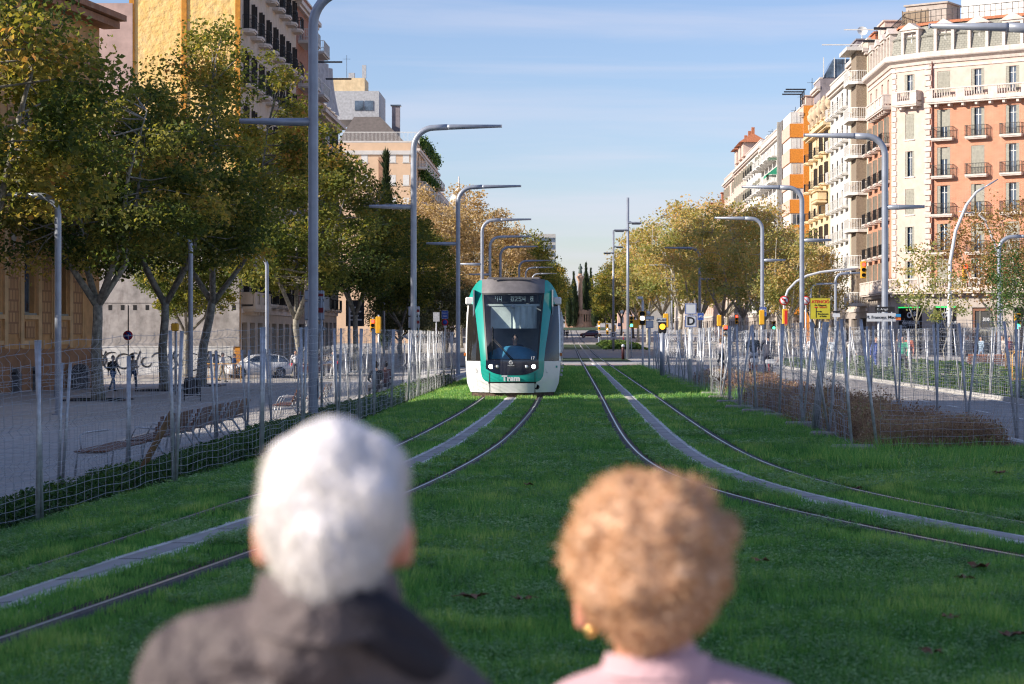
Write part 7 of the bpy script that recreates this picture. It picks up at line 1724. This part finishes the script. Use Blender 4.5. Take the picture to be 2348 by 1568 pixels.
def figure(lb, X, Y, rot=0, H=1.7, top=(.05,.05,.06), legs=(.03,.04,.08), hair=(.02,.015,.012), pose='stand', shoe=(.03,.03,.03), sleeve=None, z=None, fem=False, longhair=False, seed=0, voxel=.017, bag=None, female_skirt=None, grp=None, arm_l=None, arm_r=None):
    """front of the figure is local -y"""
    t = thing('person', lb, 'person', (X, Y, g(X,Y) if z is None else z), rot, grp); s = H/1.72; r = random.Random(seed)
    V_ = lambda x, y, z_: Vector((x*s, y*s, z_*s)); pr = []
    sw = .17 if fem else .195; hipw = .10
    st = {'stand': (.03,-.02), 'walk': (.22,-.24), 'sit': (0,0), 'ride': (0,0)}[pose]
    hipz = .92
    if pose in ('stand','walk'):
        for k, sd in ((0,-1),(1,1)):
            f = st[k]; hip = V_(sd*hipw, 0, .90); kn = V_(sd*.10, -f*.55-(.04 if pose == 'walk' and f > 0 else 0), .49); an = V_(sd*.10, -f*.9+(.10 if pose == 'walk' and f < 0 else 0), .10+(.05 if pose == 'walk' and f < 0 else 0)); toe = an+V_(0,-.15,-.065)
            pr += [(hip,kn,.088*s,.058*s,1),(kn,an,.062*s,.042*s,1),(an-V_(0,-.03,.04),toe,.042*s,.038*s,3)]
        tz = 0; lean_ = -.0
    elif pose in ('ride',):
        for k, sd in ((0,-1),(1,1)):
            hip = V_(sd*hipw,0,.98); kn = V_(sd*.12,-.30,.72+.10*sd); an = V_(sd*.12,-.18,.30+.12*sd); toe = an+V_(0,-.14,-.05); pr += [(hip,kn,.085*s,.058*s,1),(kn,an,.056*s,.040*s,0 if sleeve == 'bareleg' else 1),(an,toe,.042*s,.036*s,3)]
        tz = .08; lean_ = -.22
    else:
        for k, sd in ((0,-1),(1,1)):
            hip = V_(sd*hipw,0,.50); kn = V_(sd*.12,-.42,.50); an = V_(sd*.12,-.45,.10); pr += [(hip,kn,.085*s,.06*s,1),(kn,an,.058*s,.042*s,1),(an,an+V_(0,-.14,-.05),.042*s,.036*s,3)]
        tz = -.42; lean_ = 0
    pv = V_(0,0,.95+tz); ch = V_(0,lean_*.55,1.25+tz); nk = V_(0,lean_*.9,1.47+tz)
    pr += [(V_(-.06,0,.93+tz),V_(.06,0,.93+tz),.115*s,.115*s,1),(V_(0,0,1.02+tz),ch,.125*s if not fem else .105*s,.15*s if not fem else .13*s,2),(ch-V_(.07,0,0),ch+V_(.07,0,0),.115*s,.115*s,2),
           (nk+V_(-sw+.03,0,-.06),nk+V_(sw-.03,0,-.06),.062*s,.062*s,2),(nk-V_(0,0,.05),nk+V_(0,-.01,.07),.058*s,.052*s,0)]
    hd = nk+V_(0,-.02,.155); pr += [(hd,hd,(.076*s,.094*s,.108*s),0,0),(hd+V_(0,-.045,-.07),hd+V_(0,-.05,-.07),.045*s,.040*s,0),(hd+V_(0,-.092,-.005),hd+V_(0,-.110,-.030),.011*s,.014*s,0),(hd+V_(-.08,.005,-.01),hd+V_(-.082,.01,-.03),.014*s,.012*s,0),(hd+V_(.08,.005,-.01),hd+V_(.082,.01,-.03),.014*s,.012*s,0)]
    for sd in (-1,1): pr.append((hd+V_(sd*.032,-.088,.012),hd+V_(sd*.032,-.088,.012),.011*s,.011*s,4))
    for sd, ov in ((-1,arm_l),(1,arm_r)):
        sh = nk+V_(sd*sw,0,-.07)
        if ov: el, wr = nk+V_(*ov[0]), nk+V_(*ov[1])
        elif pose == 'ride': el, wr = nk+V_(sd*.24,-.18,-.28), nk+V_(sd*.22,-.42,-.36)
        elif pose == 'sit': el, wr = nk+V_(sd*.24,-.08,-.30), nk+V_(sd*.14,-.30,-.36)
        else:
            f = (-st[0 if sd < 0 else 1])*.6 if pose == 'walk' else r.uniform(-.03,.08); el, wr = nk+V_(sd*(sw+.05),-f*.4+.02,-.34), nk+V_(sd*(sw+.06),-f-.06,-.60)
        ms_ = 0 if sleeve == 'short' else 2; pr += [(sh,el,.052*s,.042*s,2),(el,wr,.042*s,.030*s,ms_)]
        hand(pr, wr, (wr-el), sd, s, 0)
    mats = [SK, cloth(legs), cloth(top), cloth(shoe), EYE]
    body_from(pr, voxel, 'body', mats, t, 3)
    hp = [(hd+V_(0,.02,.025),hd+V_(0,.02,.025),(.086*s,.098*s,.105*s),0,0),(hd+V_(0,.05,-.04),hd+V_(0,.045,.0),.062*s,.07*s,0)]
    if longhair: hp += [(hd+V_(0,.07,0),hd+V_(0,.10,-.26),.075*s,.06*s,0),(hd+V_(-.06,.04,-.02),hd+V_(-.07,.05,-.2),.03*s,.025*s,0),(hd+V_(.06,.04,-.02),hd+V_(.07,.05,-.2),.03*s,.025*s,0)]
    body_from(hp, .016, 'hair', [cloth(hair)], t, 2)
    if bag:
        m = MB(); m.bbox(-.15*s,.15*s,.13*s,.28*s,1.0*s,1.42*s,.05); m.build('backpack', cloth(bag), t)
    return t
W_ = (.62,.62,.64)
PP = 'people walking across the plaza'
figure('person in a black top and loose blue jeans carrying a bag, beside the leaning tree', px2x(259,94), 94, R(60), 1.68, (.02,.02,.022), (.12,.19,.33), pose='walk', seed=1, bag=(.02,.02,.02), grp=PP)
figure('person with a beige back and dark sleeves in jeans, walking away under the no-parking disc', px2x(304,94), 94, R(170), 1.74, (.30,.26,.22), (.03,.06,.12), pose='walk', seed=2, shoe=(.6,.6,.6), grp=PP)
figure('man in a dark suit jacket behind the yellow barrier', px2x(495,116), 116, R(70), 1.76, (.015,.017,.03), (.03,.03,.04), pose='stand', seed=3, grp=PP)
figure('person in a pale jacket and camouflage trousers in front of the barrier', px2x(510,113), 113, R(80), 1.66, W_, (.20,.19,.14), pose='walk', seed=4, grp=PP)
figure('person in a navy top bending by the bonnet of the white car', px2x(556,122), 119, R(80), 1.55, (.03,.06,.16), (.03,.04,.06), seed=5, grp=PP)
figure('dark haired man in a white shirt behind the tail of the white car', px2x(677,118), 118, R(20), 1.76, W_, (.10,.10,.12), pose='walk', seed=6, grp=PP)
figure('woman with long black hair in white trousers beyond the tallest lamp post', px2x(765,120), 120, R(-60), 1.68, (.04,.035,.04), (.5,.5,.5), pose='walk', fem=True, longhair=True, seed=7, grp=PP)
figure('person on a bench in dark clothes beyond the tallest lamp, seen through the fence', px2x(862,64), 64, R(200), 1.7, (.03,.035,.05), (.03,.03,.04), pose='sit', seed=8, grp=PP)
figure('second seated person in brown beside the seated one', px2x(884,69), 69, R(190), 1.66, (.12,.04,.03), (.04,.04,.05), pose='sit', seed=9, grp=PP)
# cyclists
def bicycle(lb, X, Y, rot, col):
    t = thing('bicycle', lb, 'bicycle', (X,Y,g(X,Y)), rot, 'bicycles on the carriageway'); fm = mat('bike frame', col, .4)
    m = MB()     # rides towards local -y
    B, S_, Hh, Rr, Fr = (0,.0,.28), (0,.18,.82), (0,-.38,.88), (0,.46,.33), (0,-.58,.33)
    for a, b in ((B,S_),(B,Hh),(S_,Hh),(B,Rr),(S_,Rr)): m.tube([a,b],.018,8)
    m.tube([(0,-.36,.95),(0,-.40,.80),Fr],.017,8); m.build('frame', fm, t)
    for c in (Rr,Fr):
        m = MB(); pts = [(0,c[1]+.32*math.cos(a),c[2]+.32*math.sin(a)) for a in np.linspace(0,2*PI,29)]; m.tube(pts,.018,8,cap=False); w = m.build('wheel', M['black'], t)
        m = MB(); 
        for k in range(12): a = 2*PI*k/12; m.tube([(0,c[1],c[2]),(0,c[1]+.3*math.cos(a),c[2]+.3*math.sin(a))],.002,3)
        link('spokes', m.mesh('spokes', M['galv']), w)
    m = MB(); m.tube([(-.27,-.33,1.02),(-.12,-.40,1.0),(.12,-.40,1.0),(.27,-.33,1.02)],.014,8); m.build('handlebar', M['black'], t)
    m = MB(); m.bbox(-.08,.08,.08,.34,.88,.95,.02); m.tube([(0,.18,.82),(0,.2,.9)],.014,6); m.build('saddle', M['black'], t)
    m = MB(); m.bbox(-.16,.16,.50,.72,.70,.86,.02); m.build('rear_plate', M['signwhite'], t)
    m = MB(); m.lathe([(.09,-.02),(.09,.02)],0,0,14,M=Matrix.Rotation(R(90),4,'Y')@Matrix.Translation((-.28,0,0))); m.tube([(-.1,0,.28),(.1,0,.28)],.012,6); m.tube([(-.1,0,.28),(-.1,0,.12)],.012,6); m.tube([(.1,0,.28),(.1,0,.44)],.012,6); m.build('pedals', M['darkmetal'], t)
for i, (px, Y, top, col, lb, lb2, sl) in enumerate(((1727,76,(.03,.04,.05),(.35,.03,.05),'cyclist in a dark waistcoat with white sleeves and white shorts','city bicycle ridden by the person in white shorts','bareleg'),(1762,73,(.05,.05,.07),(.30,.02,.03),'cyclist in dark clothes under a pale blue helmet strap','dark red share bicycle ridden by the person in dark clothes',None))):
    X = px2x(px,Y); bicycle(lb2, X, Y, R(178), col); figure(lb, X, Y+.02, R(178), 1.74, top, (.55,.55,.58) if i == 0 else (.03,.03,.05), pose='ride', seed=20+i, sleeve=sl, hair=(.04,.03,.03), grp='cyclists riding away')
# plaza on the sunny side
for i, (px, Y, tp, lg, lb, ps, H) in enumerate(((2008,92,(.03,.07,.30),(.03,.07,.30),'person all in bright blue walking towards the camera','walk',1.66),(2070,84,(.03,.32,.18),(.03,.03,.035),'person in a green jacket and black trousers by the fence','walk',1.7),
    (2058,89,(.10,.09,.10),(.05,.05,.05),'bald man in dark clothes behind the green jacket','stand',1.76),(2216,112,(.20,.22,.24),(.03,.03,.04),'man in a grey jumper before the house entrance','walk',1.75),(2249,114,(.30,.40,.50),(.20,.28,.40),'person in pale blue denim near the entrance','walk',1.68),
    (1948,104,(.60,.55,.50),(.08,.08,.08),'person in a cream top and dark trousers in the sunny square','walk',1.66),(1908,106,(.55,.62,.70),(.5,.5,.5),'person in white trousers and a pale blue top','walk',1.66),(1861,100,(.66,.66,.7),(.5,.5,.52),'person dressed in white with dark hair beside the warning sign post','stand',1.72),
    (1930,110,(.25,.25,.25),(.12,.14,.2),'person in grey near the slim lamp pole','walk',1.7),(2298,108,(.45,.40,.36),(.3,.25,.2),'person in beige by the far-edge lamp','walk',1.72),(2313,112,(.25,.05,.07),(.04,.04,.05),'person in dark red by the far-edge signal','walk',1.7),
    (2082,90,(.45,.12,.06),(.04,.04,.04),'person with a rusty red top partly behind the fence posts','stand',1.78),(1652,92,(.5,.46,.44),(.1,.1,.1),'pale clad person riding past the tree trunks','walk',1.6),(1790,110,(.62,.50,.46),(.5,.35,.3),'person in pink tones beside the cyclists','walk',1.62))):
    figure(lb, px2x(px,Y), Y, R([20,-30,160,75,-60][i%5]), H, tp, lg, pose=ps, seed=40+i, hair=(.03,.02,.015) if i % 3 else (.12,.08,.05), grp='people on the sunny side')
# pedestrians on the crossing
figure('far pedestrian in a black jacket and pale jeans at the crossing', px2x(1374,283), 283, R(190), 1.75, (.015,.015,.02), (.30,.36,.45), seed=70, hair=(.3,.3,.3), voxel=.03, grp='pedestrians at the far crossing')
figure('far pedestrian in a beige jacket and dark red trousers at the crossing', px2x(1429,288), 288, R(90), 1.75, (.28,.24,.22), (.20,.015,.03), seed=71, voxel=.03, grp='pedestrians at the far crossing')
figure('tiny dark pedestrian walking between the rails far away', px2x(1299,360), 360, R(0), 1.7, (.03,.03,.03), (.05,.05,.05), pose='walk', seed=72, voxel=.03, grp='pedestrians at the far crossing')
for i, px in enumerate((1273,1281,1290)): figure(['motorcyclist in dark gear waiting furthest from the column','middle one of the waiting group in dark gear','person of the waiting group closest to the column'][i], px2x(px+12,430), 430, i*.5, 1.6, (.06,.07,.10), (.04,.04,.06), pose='stand', seed=75+i, voxel=.04, grp='people waiting by the monument road')
# tram driver
figure('tram driver in glasses, dark suit and white collar behind the windscreen', -1.47, 55.45, 0, 1.74, (.015,.015,.02), (.02,.02,.03), pose='sit', seed=90, z=.78-.42+.06, voxel=.014)

# ---------------------------------------------------------------- the couple watching the tram
def strands(surf, n, L, w, name, mt, parent, seed, down=.6, spread=.5, curl=0.0, zmin=None):
    """short hairs standing off a finished hair mesh"""
    me = surf.data; nv = len(me.vertices); co = np.empty(nv*3); me.vertices.foreach_get('co', co); co = co.reshape(-1,3); no = np.empty(nv*3); me.vertices.foreach_get('normal', no); no = no.reshape(-1,3)
    r = np.random.default_rng(seed); i = r.integers(0, nv, n); p = co[i]; nn = no[i]; d = nn*spread+np.array([0,0,-down])+r.normal(0,.28+curl,(n,3)); d /= np.linalg.norm(d,axis=1)[:,None]
    sd = np.cross(d, nn); sd /= np.maximum(1e-6,np.linalg.norm(sd,axis=1))[:,None]; l = L*r.uniform(.5,1.2,n)[:,None]; mid = p+d*l*.55+nn*l*.18; v = np.stack([p-sd*w, p+sd*w, mid+sd*w*.8, mid-sd*w*.8, p+d*l-nn*l*.1+sd*w*.2, p+d*l-nn*l*.1-sd*w*.2],1)
    f = np.concatenate([np.arange(n)[:,None]*6+np.array([0,1,2,3]), np.arange(n)[:,None]*6+np.array([3,2,4,5])]); t = np.tile(np.clip(r.normal(.5,.22,n),0,1),2)
    return link(name, npmesh(name, v.reshape(-1,3), f, mt, t), parent)
# man, white hair, taupe jacket with the collar's shaded side painted dark
MX, MY = -.256, 2.19
MAN = thing('person', 'white haired man in a charcoal jacket with its dark collar standing up', 'person', (MX, MY, 0), PI); 
JK = mat('charcoal jacket cloth', (.105,.083,.084), .75, 0, .12, 7, bump=1.0, bscale=11, bdist=.06); NV = mat('shaded collar side', (.012,.011,.020), .8, 0, .1, 8, bump=.3, bscale=150); TRS = cloth((.04,.04,.05))
# local frame is turned by 180 degrees: front is world +y, local x = -world x
L_ = lambda wx, wy, z: Vector((-(wx), -(wy), z))
pr = []
hd = L_(.0,.0,1.508)
pr += [(hd,hd,(.072,.090,.104),0,0),(hd+L_(.0,.05,-.06),hd+L_(0,.065,-.075),.05,.045,0),(L_(.0,.0,1.385),L_(.0,.0,1.45),.056,.056,0),
       (hd+L_(-.076,.0,-.022),hd+L_(-.079,.006,-.054),.017,.012,0),(hd+L_(.073,.0,-.022),hd+L_(.076,.006,-.054),.017,.012,0),(hd+L_(0,.098,-.01),hd+L_(0,.115,-.03),.012,.015,0)]
for s_ in (-1,1): pr.append((hd+L_(s_*.032,.09,.01),hd+L_(s_*.032,.09,.01),.011,.011,4))
pr += [(L_(-.09,.0,1.20),L_(.05,.0,1.20),.135,.130,2),(L_(-.10,.01,.98),L_(.08,.01,.98),.12,.12,2),(L_(-.08,0,.88),L_(.06,0,.88),.12,.12,1),(L_(-.155,.0,1.338),L_(-.02,-.005,1.368),.058,.062,2),(L_(-.02,-.005,1.368),L_(.122,.02,1.292),.062,.054,2),(L_(-.02,-.02,1.37),L_(-.012,-.01,1.41),.070,.060,2)]
for s_, sh in ((-1,L_(-.165,0,1.325)),(1,L_(.130,.02,1.278))):
    el = sh+L_(s_*.035,.02,-.28); wr = el+L_(s_*(-.02),.14,-.20); pr += [(sh,el,.058,.047,2),(el,wr,.047,.036,2)]; hand(pr, wr, wr-el, s_, .98, 0)
    hip = L_(s_*.09-.01,0,.86); kn = L_(s_*.10,.02,.46); an = L_(s_*.11,.0,.09); pr += [(hip,kn,.09,.06,1),(kn,an,.062,.045,1),(an,an+L_(0,.16,-.045),.042,.038,3)]
body_from(pr, .0075, 'body', [SKR, TRS, JK, cloth((.03,.02,.015)), EYE], MAN, 6)
WH = leafmat('white hair strands', [(0,(.52,.49,.51)),(1,(.84,.81,.83))], .15, .5); WHB = mat('white hair', (.68,.65,.67), .6, 0, .12, 14, bump=.5, bscale=60)
hp = [(hd+L_(0,-.008,.014),hd+L_(0,-.008,.014),(.0715,.093,.093),0,0),(hd+L_(-.015,-.035,.01),hd+L_(.017,-.035,.01),.066,.066,0),(hd+L_(0,-.045,-.055),hd+L_(.0,-.055,-.03),.058,.066,0),(hd+L_(-.024,-.040,-.058),hd+L_(.024,-.040,-.054),.038,.038,0),(hd+L_(-.030,-.012,.040),hd+L_(.034,-.015,.042),.052,.052,0),(hd+L_(-.030,-.05,.0),hd+L_(.034,-.05,.01),.052,.052,0)]
hr = body_from(hp, .0065, 'hair', [WHB], MAN, 14)
q = strands(hr, 14000, .016, .0006, 'hair_strands', WH, hr, 3, 1.0, .12)
# collar: taupe band behind the neck, near-black roll paints its shaded side over one shoulder
m = MB()
def band(u, v):
    a = PI*.98+u*PI*1.04; rr = .074+.016*v; return Vector(L_(rr*math.cos(a)-.006, rr*1.05*math.sin(a)-.012, 1.382+.060*(1-v)+.004*math.sin(u*9)))
m.grid(band, 26, 6); m.grid(lambda u, v: band(u, 1-v)*1.0+Vector((0,.004,0)), 26, 6); m.build('collar', JK, MAN)
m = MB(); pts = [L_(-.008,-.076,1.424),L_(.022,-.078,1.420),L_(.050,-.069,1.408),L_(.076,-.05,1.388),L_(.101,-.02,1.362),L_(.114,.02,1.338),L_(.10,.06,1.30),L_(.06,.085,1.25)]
m.tube(pts, [.012,.021,.024,.024,.022,.020,.018,.01], 12); m.tube([p+Vector((0,0,-.020)) for p in pts[1:]], [.016,.022,.024,.024,.022,.018,.01], 12); m.build('shaded_collar', NV, MAN)
# woman, short curly light brown hair, pale pink top
WX, WY = .106, 2.65
WOM = thing('person', 'woman with short curly light brown hair, gold earring and pale pink top', 'person', (WX, WY, -.102), PI); WOM.scale = (1.06, 1.06, 1.06)
PK = mat('pale pink cloth', (.55,.36,.40), .85, 0, .06, 6, bump=.3, bscale=90)
hd = L_(0,0,1.425); pr = [(hd,hd,(.073,.090,.102),0,0),(hd+L_(0,.05,-.06),hd+L_(0,.06,-.072),.045,.042,0),(L_(.01,.0,1.295),L_(.0,0,1.36),.050,.050,0),(hd+L_(-.078,-.005,-.045),hd+L_(-.080,.0,-.085),.016,.013,0),(hd+L_(.076,.0,-.03),hd+L_(.078,.004,-.06),.014,.011,0),(hd+L_(0,.094,-.01),hd+L_(0,.108,-.03),.011,.014,0)]
for s_ in (-1,1): pr.append((hd+L_(s_*.03,.086,.01),hd+L_(s_*.03,.086,.01),.010,.010,4))
pr += [(L_(-.05,0,1.12),L_(.09,0,1.12),.118,.115,2),(L_(-.05,0,.92),L_(.09,0,.92),.11,.11,2),(L_(-.05,0,.82),L_(.09,0,.82),.115,.115,1),(L_(-.090,0,1.222),L_(.02,-.005,1.257),.050,.056,2),(L_(.02,-.005,1.257),L_(.160,0,1.218),.056,.052,2),(L_(.02,-.015,1.25),L_(.02,-.01,1.280),.062,.054,2)]
for s_, sh in ((-1,L_(-.095,0,1.197)),(1,L_(.150,0,1.190))):
    el = sh+L_(s_*.03,.03,-.26); wr = el+L_(0,.14,-.18); pr += [(sh,el,.050,.042,2),(el,wr,.042,.032,2)]; hand(pr, wr, wr-el, s_, .9, 0)
    hip = L_(s_*.085+.02,0,.80); kn = L_(s_*.09+.02,.02,.47); an = L_(s_*.10+.02,.0,.175); pr += [(hip,kn,.09,.06,1),(kn,an,.06,.042,1),(an,an+L_(0,.15,-.04),.038,.034,3)]
body_from(pr, .0075, 'body', [SKR, cloth((.10,.10,.13)), PK, cloth((.03,.02,.015)), EYE], WOM, 6)
r = random.Random(12); hc = hd+L_(.0,-.012,.008)
hp = [(hc,hc,(.084,.092,.086),0,0),(hc+L_(.0,-.03,-.05),hc+L_(.0,-.03,-.03),.07,.075,0),(hc+L_(-.006,-.035,-.088),hc+L_(.010,-.04,-.06),.040,.054,0)]
for k in range(260):
    v = Vector((r.gauss(0,1), r.gauss(0,1), r.gauss(0,1))).normalized(); big_curl = k % 9 == 0
    if -v.y < -.55 and v.z < .1 and False: continue
    if v.y < -.45 and v.z < .25: continue          # keep the face free (front is local -y)
    if v.z < -.80: continue
    c = hc+Vector((v.x*.0825, v.y*.092, v.z*(.080 if v.z > 0 else .104))); tw = Vector((r.gauss(0,1),r.gauss(0,1),r.gauss(0,.6))).normalized()*r.uniform(.006,.018); rr = r.uniform(.013,.019)*(1.35 if big_curl else 1)
    hp.append((c-tw, c+tw, rr, rr*.8, 0))
HB_ = mat('light brown hair', (.48,.26,.15), .5, 0, .2, 34, bump=.3, bscale=70, var2=(.74,.50,.34))
hr = body_from(hp, .0062, 'hair', [HB_], WOM, 14)
HS = leafmat('brown hair strands', [(0,(.34,.17,.09)),(.5,(.58,.36,.22)),(1,(.84,.62,.44))], .2, .4)
q = strands(hr, 14000, .016, .0007, 'hair_strands', HS, hr, 9, .1, .25, .55)
m = MB(); c = hd+L_(-.072,-.016,-.092); m.ball(c, .0075, 12, 8); m.build('earring', mat('gold', (.95,.62,.22), .12, 1.0, 0), WOM)
m = MB(); 
def band2(u, v):
    a = PI*1.05+u*PI*.9; rr = .064+.010*v; return Vector(L_(rr*math.cos(a)+.012, rr*.95*math.sin(a), 1.280+.026*(1-v)))
m.grid(band2, 24, 4); m.build('collar', PK, WOM)
